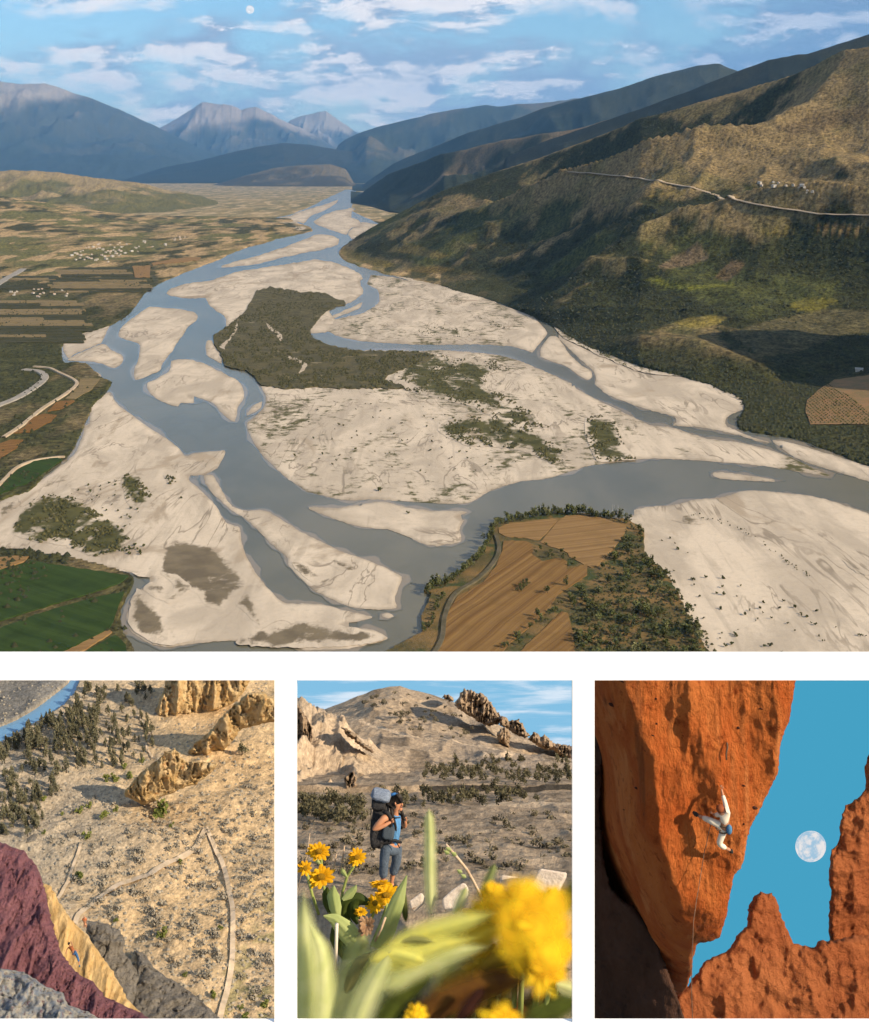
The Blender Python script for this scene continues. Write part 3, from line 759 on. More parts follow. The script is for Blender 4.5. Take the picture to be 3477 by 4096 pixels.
island = Z((4, [(1482, 590), (1500, 540), (1590, 512), (1764, 540)]), (5, [(60, 546), (200, 545), (300, 580), (345, 602), (250, 640), (200, 680), (150, 740), (132, 780), (160, 820), (250, 850), (400, 880), (560, 887), (650, 887), (760, 892), (865, 912), (800, 955), (740, 965), (690, 990), (620, 1015), (570, 1050), (660, 1085), (700, 1110), (600, 1105), (300, 1105), (150, 1097), (0, 1110)]), (4, [(1600, 1095), (1532, 1086), (1490, 1032), (1450, 1002), (1380, 985), (1322, 965), (1312, 940), (1272, 860), (1250, 802), (1330, 747), (1400, 692), (1440, 652)]))
isl, isl_o = sheet('island', 'dark olive scrub covered island between the channels', island, 2.6, m_isl, seed=140, amp=0.6, skirt=2)
for lab, pl in (('pale dry channel on the left of the island', Z((4, [(1560, 720), (1600, 745), (1660, 800), (1650, 830), (1625, 790), (1575, 750)]))),
                ('pale track winding down the island', Z((4, [(1400, 700), (1390, 770), (1330, 850), (1320, 880), (1290, 860), (1350, 810), (1380, 760)]))),
                ('short pale gravel scar on the island', Z((5, [(0, 915), (60, 930), (115, 960), (100, 1000), (60, 1025), (85, 985), (60, 950), (0, 935)])))):
    sheet('dry_channel', lab, pl, 2.85, m_sandpatch, seed=150, amp=0.35, skirt=0.3, step=2)
m_pen = noisy('river_point_soil', (0.075, 0.062, 0.022), (0.19, 0.115, 0.04), 0.02, 0.95, (0.045, 0.055, 0.015), 0.03, coord='Position', bump=0.6, bscale=0.2, bdist=3)
penin = Z((8, [(800, 972), (820, 932), (900, 930), (1000, 870), (1100, 800), (1160, 730), (1180, 650), (1200, 600), (1240, 572), (1400, 542), (1550, 512), (1764, 520)]), (9, [(200, 540), (320, 552), (432, 610), (442, 730), (480, 790), (560, 860), (640, 980), (700, 1120), (780, 1280), (830, 1480)]), (8, [(540, 1500), (560, 1345), (700, 1262), (792, 1210), (788, 1120), (830, 1040), (842, 985)]))
sheet('river_point', 'tongue of farmland pushing into the river at the lower right', penin, 2.7, m_pen, seed=160, amp=0.5, skirt=2.5)
def furrow_mat(name, c1, c2, ang, wl=9.0):
    m = mat(name, c1, 0.95, 0.1)
    t = NT(m.node_tree); b = t.n['Principled BSDF']
    pos = t.node('ShaderNodeNewGeometry').outputs['Position']
    warp = t.noise(pos, 0.006, 2, 0.5)
    pm = t.mapping(pos, rot=(0, 0, R(ang)))
    sx = t.node('ShaderNodeSeparateXYZ', i_0=pm).outputs[0]
    ph = t.math('ADD', sx, t.math('MULTIPLY', warp, 22.0))
    f = t.noise(t.node('ShaderNodeCombineXYZ', i_0=ph, i_1=0.0, i_2=0.0).outputs[0], 1.0 / wl, 4, 0.7)
    n = t.noise(pos, 0.03, 5, 0.65)
    c = t.mix(t.step(f, 0.38, 0.62), c1, c2)
    c = t.mix(t.math('MULTIPLY', t.step(n, 0.45, 0.7), 0.5), c, tuple(0.6 * x for x in c1))
    t.l.new(c, b.inputs['Base Color'])
    bn = t.node('ShaderNodeBump', i_Strength=0.8, i_Distance=1.2)
    t.l.new(f, bn.inputs['Height']); t.l.new(bn.outputs[0], b.inputs['Normal'])
    return m
mf1 = furrow_mat('ploughed_field', (0.225, 0.13, 0.045), (0.13, 0.068, 0.022), 28, 7.0)
mf2 = furrow_mat('stubble_field', (0.26, 0.16, 0.066), (0.185, 0.105, 0.04), 70, 7.0)
mf3 = furrow_mat('green_crop', (0.022, 0.042, 0.009), (0.036, 0.06, 0.013), -55, 12)
mf4 = furrow_mat('straw_field', (0.22, 0.16, 0.078), (0.15, 0.115, 0.055), 84, 14)
mf5 = furrow_mat('dark_field', (0.04, 0.042, 0.018), (0.062, 0.055, 0.025), 84, 14)
FIELDS = [
 ('pale stubble field at the tip of the river point', Z((8, [(1240, 605), (1300, 577), (1560, 548), (1588, 562), (1480, 680), (1410, 665), (1280, 655), (1245, 632)])), mf2),
 ('square tan field beside the wide channel', Z((8, [(1594, 562), (1640, 532), (1764, 527)]), (9, [(200, 548), (325, 590), (342, 612), (300, 680), (160, 833), (130, 838), (0, 775)]), (8, [(1650, 752), (1485, 690)])), mf2),
 ('large ploughed field on the river point', Z((8, [(1272, 682), (1400, 680), (1445, 705), (1440, 760), (1500, 800), (1600, 780), (1645, 800), (1640, 850), (1764, 815), (1764, 880), (1690, 930), (1600, 985), (1500, 1120), (1300, 1290), (1200, 1420), (800, 1420), (890, 1270), (925, 1130), (1000, 1010), (1150, 925), (1230, 825), (1262, 740)])), mf1),
 ('small brown field at the bottom of the river point', Z((8, [(1280, 1420), (1480, 1222), (1615, 1095), (1650, 1102), (1690, 1290), (1690, 1420)])), mf1),
 ('dark green field at the left edge by the wet channel', Z((7, [(-120, 890), (0, 850), (190, 797), (330, 822), (600, 862), (755, 887), (720, 920), (620, 958), (300, 1055), (-120, 1185)])), mf3),
 ('dark green field in the lower left corner', Z((7, [(-120, 1235), (0, 1192), (300, 1085), (600, 1003), (730, 978), (690, 1080), (668, 1150), (640, 1195), (380, 1325), (340, 1420), (-120, 1480)])), mf3),
 ('brown strip across the lower left corner', Z((7, [(340, 1350), (640, 1202), (662, 1216), (420, 1370), (330, 1420)])), mf2),
 ('small green corner field at the bottom', Z((7, [(450, 1360), (680, 1232), (740, 1290), (760, 1420), (440, 1420)])), mf3),
 ('orange field by the left farm track', Z((4, [(280, 1240), (330, 1190), (430, 1170), (440, 1182), (370, 1225)])), furrow_mat('orange_field', (0.2, 0.105, 0.032), (0.14, 0.07, 0.022), 60)),
 ('orange field below the first one by the track', Z((4, [(150, 1330), (180, 1280), (260, 1255), (336, 1265), (300, 1302), (250, 1325), (170, 1365), (80, 1370)])), MATS['orange_field']),
 ('orange field at the left edge', Z((7, [(-60, 130), (60, 85), (136, 85), (100, 130), (0, 195), (-60, 215)])), MATS['orange_field']),
 ('straw coloured field beside the left farm track', Z((4, [(385, 1168), (460, 1092), (470, 1052), (590, 1050), (540, 1112), (440, 1168)])), mf4),
 ('green field by the left sand flat', Z((7, [(-40, 420), (30, 330), (100, 262), (200, 212), (340, 192), (368, 202), (200, 318), (0, 405)])), mf3),
 ('pink tan corner of bare soil by the green fields', Z((7, [(-60, 780), (60, 770), (170, 772), (140, 800), (0, 850), (-60, 870)])), mf2),
]
for i, (lab, poly, m) in enumerate(FIELDS):
    sheet('field', lab, poly, 3.35 + 0.03 * i, m, seed=i + 200, amp=0.25, skirt=1.2, smooth=False, step=4)
# strip fields left of the river
rr = random.Random(5)
k = 0
for (x0, x1, y0, y1, n) in ((0, 350, 445, 470, 2), (290, 880, 455, 545, 7), (330, 780, 395, 450, 4), (780, 890, 385, 455, 2), (-40, 540, 590, 840, 15), (-40, 300, 500, 520, 2)):
    ys = np.linspace(y0, y1, n + 1)
    for j in range(n):
        a = x0 + rr.uniform(-10, 30); b = x1 + rr.uniform(-60, 20)
        lean = (j / max(n, 1)) * (70 if x0 < 0 else 0)
        b2 = b - (abs(j - n * 0.5) * 8)
        split = rr.uniform(0.35, 0.75)
        for (s, e) in (((0, split), (split + 0.01, 1)) if rr.random() < 0.4 else ((0, 1),)):
            xa = a + (b2 - a) * s; xb = a + (b2 - a) * e
            yy0 = ys[j] + 1.0; yy1 = ys[j + 1] - (1.5 if n > 5 else 1)
            m = rr.choice((mf4, mf4, mf5, mf5, mf5))
            poly = Z((4, [(xa, yy0), (xb, yy0 - 1), (xb + 8, yy1 - 1), (xa, yy1)]))
            pat = 'straw coloured' if m is mf4 else 'dark green'
            sheet('field', f'{pat} strip field in the striped fields left of the river', poly, 3.4 + 0.012 * k, m, seed=k + 300, amp=0.1, skirt=1.2, smooth=False, step=6)
            k += 1
for lab, poly in (('pale quarry floor beyond the village', Z((4, [(1110, 205), (1150, 190), (1250, 178), (1450, 175), (1440, 190), (1330, 205), (1390, 220), (1260, 240), (1200, 262), (1130, 245), (1150, 220)]))),
                  ('sandy clearing by the upper bend', Z((5, [(-90, 130), (0, 110), (60, 135), (110, 165), (60, 180), (0, 165), (-60, 175)])))):
    sheet('quarry', lab, poly, 4.2, m_sandpatch, seed=400, amp=0.4, skirt=1)
for i, (poly, m) in enumerate(((Z((4, [(700, 185), (1000, 172), (1060, 190), (920, 215), (760, 205)])), mf4), (Z((4, [(440, 215), (640, 205), (600, 225), (420, 232)])), mf4),
                               (Z((4, [(890, 370), (1060, 340), (1180, 335), (1170, 355), (900, 380)])), mf2), (Z((4, [(100, 210), (380, 200), (300, 225), (120, 225)])), mf2),
                               (Z((4, [(780, 390), (885, 385), (880, 455), (795, 455)])), mf2))):
    sheet('field', ('tan field above the village', 'narrow straw field left of the village', 'orange tan field by the upper river bank', 'reddish field on the left slope', 'brown square field below the village')[i],
          poly, 4.0 + .03 * i, m, seed=420 + i, amp=0.3, skirt=1.5, smooth=False)
m_road = noisy('road_asphalt', (0.30, 0.27, 0.23), (0.24, 0.215, 0.18), 0.05, coord='Position')
m_track = noisy('track_dust', (0.42, 0.33, 0.23), (0.34, 0.26, 0.17), 0.05, coord='Position')
def road(name, label, pts, width, m, z=3.9, drape=False, lift=2.2):
    # pts are picture pixels along the road, width in metres
    dense = []
    for i in range(len(pts) - 1):
        (x0, y0), (x1, y1) = pts[i], pts[i + 1]
        n = max(2, int(math.hypot(x1 - x0, y1 - y0) / 2.0))
        for k in range(n):
            t = k / n
            dense.append((x0 + (x1 - x0) * t, y0 + (y1 - y0) * t))
    dense.append(pts[-1])
    c = []
    for x, y in dense:
        if drape:
            h = hit(x, y)
            if h is None: continue
            if c and abs(h.y - c[-1].y) > 900: continue
            h.z += lift
            c.append(h)
        else:
            c.append(G(x, y, z))
    if drape:
        for _ in range(4):
            c = [c[0]] + [(c[i - 1] + c[i] * 2 + c[i + 1]) / 4 for i in range(1, len(c) - 1)] + [c[-1]]
        for v in c:
            v.z = float(terrain_z(np.array([CX + v.x / v.y * FPX]), np.array([v.y]))[0]) + lift
        for _ in range(3):
            zs = [v.z for v in c]
            for i in range(1, len(c) - 1): c[i].z = max((zs[i - 1] + zs[i] + zs[i + 1]) / 3, zs[i] - 0.8)
    vs = []; n = len(c)
    for i in range(n):
        a = c[max(i - 1, 0)]; b = c[min(i + 1, n - 1)]
        dr = Vector((b.x - a.x, b.y - a.y, 0)); dr = dr.normalized() if dr.length > 0 else Vector((1, 0, 0))
        s = Vector((-dr.y, dr.x, 0)) * width / 2
        vs += [c[i] + s, c[i] - s, c[i] - s * 1.3 - Vector((0, 0, 2.5)), c[i] + s * 1.3 - Vector((0, 0, 2.5))]
    fs = []
    for i in range(n - 1):
        q = i * 4
        fs += [(q, q + 1, q + 5, q + 4), (q + 1, q + 2, q + 6, q + 5), (q + 3, q, q + 4, q + 7)]
    o = new_mesh(name, vs, fs, m)
    tag(o, label, kind='structure')
def smoothpath(pts, n=6):
    o = []
    for i in range(len(pts) - 1):
        p0 = pts[max(i - 1, 0)]; p1 = pts[i]; p2 = pts[i + 1]; p3 = pts[min(i + 2, len(pts) - 1)]
        for k in range(n):
            t = k / n
            o.append(tuple(0.5 * (2 * p1[c] + (-p0[c] + p2[c]) * t + (2 * p0[c] - 5 * p1[c] + 4 * p2[c] - p3[c]) * t * t + (-p0[c] + 3 * p1[c] - 3 * p2[c] + p3[c]) * t ** 3) for c in (0, 1)))
    o.append(pts[-1]); return o
road('road', 'curving paved road at the left edge', smoothpath(Z((4, [(-60, 1225), (0, 1200), (100, 1160), (200, 1100), (250, 1060), (262, 1030), (225, 1003), (140, 993)]))), 13, m_road)
road('path', 'pale farm track winding along the left bank', smoothpath(Z((4, [(20, 1390), (120, 1325), (250, 1222), (380, 1140), (450, 1082), (430, 1050), (350, 1012), (290, 985), (200, 975)]))), 6, m_track, z=4.6)
road('road', 'straight highway leading into the village', smoothpath(Z((4, [(-60, 520), (0, 482), (100, 425), (200, 373), (330, 335), (480, 303)]))), 26, m_road)
road('path', 'pale lane along the left sand flat', smoothpath(Z((7, [(-30, 370), (30, 310), (100, 245), (200, 205), (330, 185), (385, 182)]))), 4, m_track, z=4.4)
road('road', 'white mountain road crossing the right hillside', smoothpath(Z((3, [(0, 1007), (250, 1030), (400, 1046), (600, 1080), (760, 1112), (880, 1155), (1000, 1177), (1150, 1210), (1300, 1232), (1400, 1245), (1500, 1262), (1640, 1262), (1764, 1266), (1900, 1270)]))), 14, m_track, drape=True)
road('path', 'farm lane beside the ploughed field', smoothpath(Z((8, [(820, 1400), (905, 1260), (925, 1120), (985, 990), (1120, 900), (1215, 800), (1245, 720), (1225, 640)]))), 4, noisy('lane_mud', (0.105, 0.085, 0.05), (0.07, 0.06, 0.03), 0.1, coord='Position'), z=4.3)

# ------------------------------------------------------------------ plants and houses of the valley
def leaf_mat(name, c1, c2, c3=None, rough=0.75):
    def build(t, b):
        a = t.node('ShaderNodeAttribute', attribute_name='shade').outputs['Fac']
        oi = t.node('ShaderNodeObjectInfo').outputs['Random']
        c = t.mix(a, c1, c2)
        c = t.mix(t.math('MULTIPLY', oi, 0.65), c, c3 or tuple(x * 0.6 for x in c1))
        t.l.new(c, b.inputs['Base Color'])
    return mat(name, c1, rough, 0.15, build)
def crown_mesh(name, n, rx, ry, rz, zc, size, seed, m, cone=0.0, lumps=6):
    """crown of many small leaf clumps scattered through lumpy volumes"""
    r = np.random.default_rng(seed)
    cen = r.normal(0, 0.42, (lumps, 3)) * np.array((rx, ry, rz * 0.9))
    cen[0] = 0
    rad = r.uniform(0.40, 0.72, lumps)
    k = r.integers(0, lumps, n)
    dirs = r.normal(0, 1, (n, 3)); dirs /= np.linalg.norm(dirs, axis=1)[:, None]
    rr_ = r.random(n) ** 0.4
    p = cen[k] + dirs * (rr_ * rad[k])[:, None] * np.array((rx, ry, rz))
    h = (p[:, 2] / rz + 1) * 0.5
    if cone:
        s = np.clip(1.15 - cone * h, 0.08, 1.2); p[:, 0] *= s; p[:, 1] *= s
    p[:, 2] += zc
    p[:, 2] = np.maximum(p[:, 2], 0.04 * rz)
    a = r.normal(0, 1, (n, 3)); a /= np.linalg.norm(a, axis=1)[:, None]
    b = np.cross(a, r.normal(0, 1, (n, 3))); b /= np.linalg.norm(b, axis=1)[:, None] + 1e-9
    sz = size * r.uniform(0.6, 1.3, n)[:, None]
    v = np.stack([p + a * sz, p + b * sz * 0.7, p - a * sz, p - b * sz * 0.7], 1).reshape(-1, 3)
    f = np.arange(n * 4).reshape(n, 4)
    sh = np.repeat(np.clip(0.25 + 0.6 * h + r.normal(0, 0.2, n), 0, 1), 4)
    return new_mesh(name, v, f, m, attrs={'shade': sh}, link=False)
def trunk_mesh(name, h, r0, m, seed=0, limbs=4, spread=0.35):
    rr = random.Random(seed)
    vs, fs = [], []
    def tube(p0, p1, ra, rb, n=6):
        d = (Vector(p1) - Vector(p0)).normalized()
        u = d.orthogonal().normalized(); w_ = d.cross(u)
        b = len(vs)
        for q, rad in ((p0, ra), (p1, rb)):
            for i in range(n):
                a = 2 * math.pi * i / n
                vs.append(Vector(q) + (u * math.cos(a) + w_ * math.sin(a)) * rad)
        for i in range(n):
            fs.append((b + i, b + (i + 1) % n, b + n + (i + 1) % n, b + n + i))
    top = (rr.uniform(-.05, .05) * h, rr.uniform(-.05, .05) * h, h)
    tube((0, 0, -0.15 * h * 0.3), top, r0, r0 * 0.35)
    for i in range(limbs):
        a = rr.uniform(0, 6.28); z = h * rr.uniform(0.4, 0.85)
        e = (math.cos(a) * spread * h, math.sin(a) * spread * h, z + h * rr.uniform(.15, .4))
        tube((top[0] * z / h, top[1] * z / h, z), e, r0 * 0.4, r0 * 0.12, 5)
    return new_mesh(name, vs, fs, m, link=False)
def place(mesh_parts, name, loc, scale, rotz, frame=None):
    """a thing: an Empty at the base with one child per part, or a single mesh"""
    if len(mesh_parts) == 1:
        o = bpy.data.objects.new(name, mesh_parts[0][1]); COL.objects.link(o)
    else:
        o = empty(name)
        for pn, me in mesh_parts:
            c = bpy.data.objects.new(pn, me); COL.objects.link(c); c.parent = o
    M = Matrix.Translation(loc)
    if frame is not None: M = M @ frame
    M = M @ Matrix.Rotation(rotz, 4, 'Z') @ Matrix.Diagonal((scale[0], scale[1], scale[2], 1))
    o.matrix_world = M
    return o
m_bark = noisy('bark', (0.10, 0.075, 0.05), (0.05, 0.038, 0.025), 3.0)
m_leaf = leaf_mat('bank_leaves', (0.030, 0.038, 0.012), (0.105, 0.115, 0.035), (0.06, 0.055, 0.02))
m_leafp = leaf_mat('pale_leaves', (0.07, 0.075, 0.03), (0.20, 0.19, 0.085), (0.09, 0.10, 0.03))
bank_protos = []
for s in range(5):
    bank_protos.append([('trunk', trunk_mesh('trunk', 3.2, 0.22, m_bark, s)), ('crown', crown_mesh('crown', 170, 2.4, 2.4, 3.2, 4.0, 0.62, s + 1, m_leaf))])
pale_protos = []
for s in range(2):
    pale_protos.append([('trunk', trunk_mesh('trunk', 3.2, 0.22, m_bark, s)), ('crown', crown_mesh('crown', 170, 2.2, 2.2, 3.0, 3.8, 0.6, s + 11, m_leafp))])
shrub_protos = [[('shrub', crown_mesh('shrub', 90, 1.7, 1.7, 1.2, 0.9, 0.5, s + 31, m_leaf))] for s in range(5)]
rs = random.Random(11)
def along(pts, n, jit):
    L = [math.hypot(pts[i + 1][0] - pts[i][0], pts[i + 1][1] - pts[i][1]) for i in range(len(pts) - 1)]
    T = sum(L)
    for k in range(n):
        s = (k + rs.uniform(0.1, 0.9)) / n * T
        i = 0
        while i < len(L) - 1 and s > L[i]:
            s -= L[i]; i += 1
        t = s / L[i]
        yield (pts[i][0] + (pts[i + 1][0] - pts[i][0]) * t + rs.gauss(0, jit), pts[i][1] + (pts[i + 1][1] - pts[i][1]) * t + rs.gauss(0, jit))
GB = 'trees along the river point'
for (x, y) in along(Z((8, [(830, 1000), (850, 950), (930, 945), (1010, 885), (1100, 815), (1165, 745), (1190, 665), (1215, 605), (1260, 580), (1400, 552), (1560, 522), (1764, 528)]), (9, [(150, 542), (300, 555)])), 120, 0.8):
    s = rs.uniform(0.7, 1.6)
    pr = rs.choice(pale_protos if rs.random() < 0.25 else bank_protos)
    tag(place(pr, 'tree', G(x, y, 2.5), (s, s, s * rs.uniform(0.9, 1.3)), rs.uniform(0, 6)), 'small riverside tree in the bank row around the ploughed river point', 'tree', GB)
for (x, y) in along(Z((8, [(800, 1230), (850, 1150), (880, 1080), (900, 1010)])), 16, 1.2):
    s = rs.uniform(0.5, 0.9)
    tag(place(rs.choice(bank_protos), 'tree', G(x, y, 2.5), (s, s, s), rs.uniform(0, 6)), 'small dark tree on the strip between river and farm lane', 'tree', 'trees by the farm lane')
wood_poly = Z((9, [(330, 570), (430, 620), (440, 730), (490, 800), (600, 880), (660, 1000), (720, 1120), (800, 1200), (860, 1330), (860, 1400), (30, 1400), (20, 1180), (0, 1010), (140, 960), (180, 850), (330, 650)]))
def scatter(poly, n, seed):
    r = np.random.default_rng(seed); p = np.array(poly)
    out = []
    while len(out) < n:
        m = int(n * 2.5) + 20
        x = r.uniform(p[:, 0].min(), p[:, 0].max(), m); y = r.uniform(p[:, 1].min(), p[:, 1].max(), m)
        k = inside(x, y, poly)
        out += [(float(a), float(b)) for a, b in zip(x[k], y[k])]
    return out[:n]
for (x, y) in scatter(wood_poly, 170, 3):
    s = rs.uniform(0.6, 1.5)
    pr = rs.choice(pale_protos) if rs.random() < 0.1 else rs.choice(bank_protos)
    tag(place(pr, 'tree', G(x, y, 2.5), (s * 1.2, s * 1.2, s), rs.uniform(0, 6)), 'bushy dark tree in the thicket right of the ploughed field', 'tree', 'trees of the river point thicket')
for lab, poly, n in (('dark green bush in the island of scrub inside the ploughed field', Z((8, [(1330, 985), (1420, 905), (1425, 940), (1340, 1005)])), 8),
                     ('green bush in the overgrown dip between the ploughed field and the square tan field', Z((8, [(1455, 700), (1520, 700), (1600, 745), (1700, 790), (1700, 850), (1670, 860), (1640, 800), (1520, 780), (1450, 760)])), 16),
                     ('small tree on the overgrown strip below the ploughed field', Z((8, [(1250, 1310), (1500, 1130), (1640, 1030), (1764, 990), (1764, 1060), (1620, 1090), (1480, 1210), (1330, 1320)])), 22)):
    for (x, y) in scatter(poly, n, n):
        s = rs.uniform(0.5, 0.95)
        tag(place(rs.choice(bank_protos), 'tree', G(x, y, 3.4), (s * 1.1, s * 1.1, s), rs.uniform(0, 6)), lab, 'tree', lab.split(' in ')[0].split(' on ')[0] + ' group')
for (q, lab) in (((1530, 990), 'single bushy tree in the middle of the ploughed field'), ((1640, 945), 'lone bright tree at the right end of the ploughed field'),
                 ((1470, 1130), 'lone tree at the lower edge of the ploughed field')):
    (x, y), = Z((8, [q]))
    tag(place(rs.choice(bank_protos), 'tree', G(x, y, 3.4), (1.1, 1.1, 1.25), rs.uniform(0, 6)), lab, 'tree')
# power poles at the tip
m_pole = mat('pole_grey', (0.35, 0.33, 0.3), 0.8)
for i, (q, lab) in enumerate((((252, 545), 'leftmost pale pole on the bank by the square tan field'), ((268, 548), 'middle pale pole on the bank by the square tan field'), ((285, 552), 'rightmost pale pole on the bank by the square tan field'))):
    (x, y), = Z((9, [q]))
    me = trunk_mesh('pole', 15, 0.35, m_pole, i, limbs=0)
    tag(place([('pole', me)], 'pole', G(x, y, 2.5), (1, 1, 1), 0), lab, 'pole')
# shrubs standing on the gravel
def shrubs(lab, grp, poly, n, seed, s0=0.5, s1=1.3, z=1.6):
    for (x, y) in scatter(poly, n, seed):
        s = rs.uniform(s0, s1)
        tag(place(rs.choice(shrub_protos), 'gravel_shrub', G(x, y, z), (s, s, s * rs.uniform(0.9, 1.4)), rs.uniform(0, 6)), lab, 'shrub', grp)
shrubs('small dark shrub scattered on the great central gravel flat', 'shrubs of the central flat', Z((8, [(20, 20), (200, -150), (900, -100), (1100, 60), (1400, 190), (1300, 260), (800, 290), (300, 250), (40, 230)])), 80, 21, 0.5, 1.2)
shrubs('small shrub dotted over the pale sand flat in the lower right corner', 'shrubs of the right sand flat', Z((9, [(480, 640), (600, 640), (800, 780), (1150, 1000), (1500, 1100), (1764, 1150), (1764, 1400), (900, 1400), (700, 1000), (520, 760)])), 60, 22, 0.4, 1.2)
shrubs('tiny shrub in the broken line across the right sand flat', 'shrub line on the right sand flat', Z((9, [(640, 500), (760, 520), (1000, 590), (1150, 690), (1300, 800), (1450, 900), (1400, 900), (1200, 760), (1080, 660), (950, 600), (740, 540)])), 50, 23, 0.3, 0.65)
shrubs('small shrub on the lower left sand flat', 'shrubs of the left flat', Z((7, [(130, 560), (350, 390), (720, 300), (860, 300), (900, 460), (760, 620), (700, 740), (420, 710), (200, 680)])), 95, 24, 0.4, 1.1)
shrubs('bush of the dark clump at the edge of the left flat', 'bush clump of the left flat', Z((7, [(700, 740), (740, 715), (810, 700), (860, 720), (860, 760), (760, 765)])), 14, 25, 0.8, 1.3)
for (q, lab, s) in (((548, 385), 'lone round bush on the bare sand of the central flat', 1.9), ((705, 520), 'lone shrub on the leaf shaped gravel bar', 1.2), ((1065, 430), 'lone shrub on the bare left sand flat', 1.2)):
    (x, y), = Z((8 if q[1] < 600 and q[0] != 1065 else 7, [q]))
    tag(place(rs.choice(shrub_protos), 'gravel_shrub', G(x, y, 1.6), (s, s, s), 1), lab, 'shrub')

def blobs(name, label, pts, sizes, m, seed):
    """thousands of small uneven bushes joined as one mass"""
    r = np.random.default_rng(seed)
    n = len(pts); pts = np.array(pts); sizes = np.array(sizes)
    base = np.array([(1, 0, .1), (.3, .95, .15), (-.8, .6, .1), (-.8, -.6, .1), (.3, -.95, .15), (.15, .1, 1.15), (-.2, -.2, .95)])
    f0 = np.array([(0, 1, 5), (1, 2, 5), (2, 6, 5), (2, 3, 6), (3, 4, 6), (4, 0, 5), (4, 5, 6)])
    v = base[None] * sizes[:, None, None] * r.uniform(0.65, 1.3, (n, 7, 3))
    ang = r.uniform(0, 6.28, n); c, s = np.cos(ang)[:, None], np.sin(ang)[:, None]
    vx = v[..., 0] * c - v[..., 1] * s; vy = v[..., 0] * s + v[..., 1] * c
    v = np.stack([vx, vy, v[..., 2]], -1) + pts[:, None, :]
    f = (f0[None] + (np.arange(n) * 7)[:, None, None]).reshape(-1, 3)
    sh = np.repeat(np.clip(r.normal(0.4, 0.25, n), 0, 1), 7)
    o = new_mesh(name, v.reshape(-1, 3), f, m, attrs={'shade': sh})
    tag(o, label, 'scrub', kind='stuff')
    return o
m_scrubleaf = leaf_mat('scrub_leaves', (0.036, 0.036, 0.014), (0.12, 0.105, 0.038), (0.036, 0.036, 0.014))
m_woodleaf = leaf_mat('wood_leaves', (0.024, 0.027, 0.011), (0.085, 0.078, 0.028), (0.024, 0.027, 0.011))
sc_ = np.array(scatter(island, 6500, 31)); sc_ = sc_[fbm(sc_[:, 0] / 11, sc_[:, 1] / 6, o=3, s=78) > 0.44]
pp = [G(x, y, 2.5) for x, y in sc_]
blobs('island_scrub', 'dense low scrub covering the island', pp, rng.uniform(1.2, 3.4, len(pp)), m_scrubleaf, 1)
pp = []
for i, (lab, poly) in enumerate(SCR):
    a = np.array(poly); area = (np.ptp(a[:, 0])) * (np.ptp(a[:, 1]))
    sc_ = np.array(scatter(poly, int(area * 0.19) + 4, 40 + i)); sc_ = sc_[fbm(sc_[:, 0] / 9, sc_[:, 1] / 5, o=3, s=77) > 0.5]
    pp += [G(x, y, 1.5) for x, y in sc_]
blobs('gravel_scrub', 'loose low scrub on the gravel flats', pp, rng.uniform(0.8, 2.6, len(pp)), m_scrubleaf, 2)
pp = [G(x, y, 2.5) for x, y in scatter(wood_poly, 1500, 33)]
blobs('thicket_scrub', 'undergrowth of the thicket on the river point', pp, rng.uniform(0.8, 2.2, len(pp)), m_scrubleaf, 4)
# woods on the hillside and the left bank, thrown where the land cover is dark
lum = colt.mean(-1)
wgt = (np.clip(1 - lum / 0.06, 0, 1) ** 1.3) * (~in_cor) * (PXg > -60) * (PXg < 940) * (Dg > 900) * Dg ** 1.0
wgt = wgt * ~inside(PXg, PYg, Z((6, [(1380, 1180), (1470, 1095), (1560, 1045), (1700, 1025), (1820, 1015), (1820, 1340), (1400, 1340), (1370, 1250)])))
wgt = wgt / wgt.sum()
idx = rng.choice(wgt.size, 36000, p=wgt.ravel())
jx = rng.uniform(-1, 1, len(idx)) * 6; jy = rng.uniform(-1, 1, len(idx)) * 8
pts = np.stack([Xg.ravel()[idx] + jx, Dg.ravel()[idx] + jy, Zg.ravel()[idx] - 0.5], 1)
blobs('hillside_woods', 'dark scrubby woods on the hillside and the left bank', pts, rng.uniform(1.6, 4.4, len(pts)), m_woodleaf, 3)

# orchard
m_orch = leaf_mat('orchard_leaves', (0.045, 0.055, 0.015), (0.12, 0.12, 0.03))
orch_proto = [[('orchard_tree', crown_mesh('orchard_tree', 60, 1.7, 1.7, 1.5, 1.6, 0.6, s + 61, m_orch))] for s in range(3)]
orch = Z((6, [(1400, 1180), (1480, 1110), (1560, 1060), (1700, 1040), (1800, 1030), (1800, 1323), (1420, 1323), (1390, 1250)]))
oo = rough_outline(orch, 4, 0.2, False, 77)
vx, vy, f_, ed_o = patch_grid(oo, 2.4)
Vo = []
for x, y in zip(vx, vy):
    p = hit(x, y); p.z += 1.2; Vo.append(p)
ob = new_mesh('orchard_ground', np.array([tuple(p) for p in Vo]), f_[:, ::-1], noisy('orchard_soil', (0.24, 0.135, 0.06), (0.17, 0.12, 0.05), 0.05, coord='Position'))
tag(ob, 'reddish bare soil under the orchard rows', kind='structure')
o0 = hit(*Z((6, [(1590, 1180)]))[0])
cnt = 0
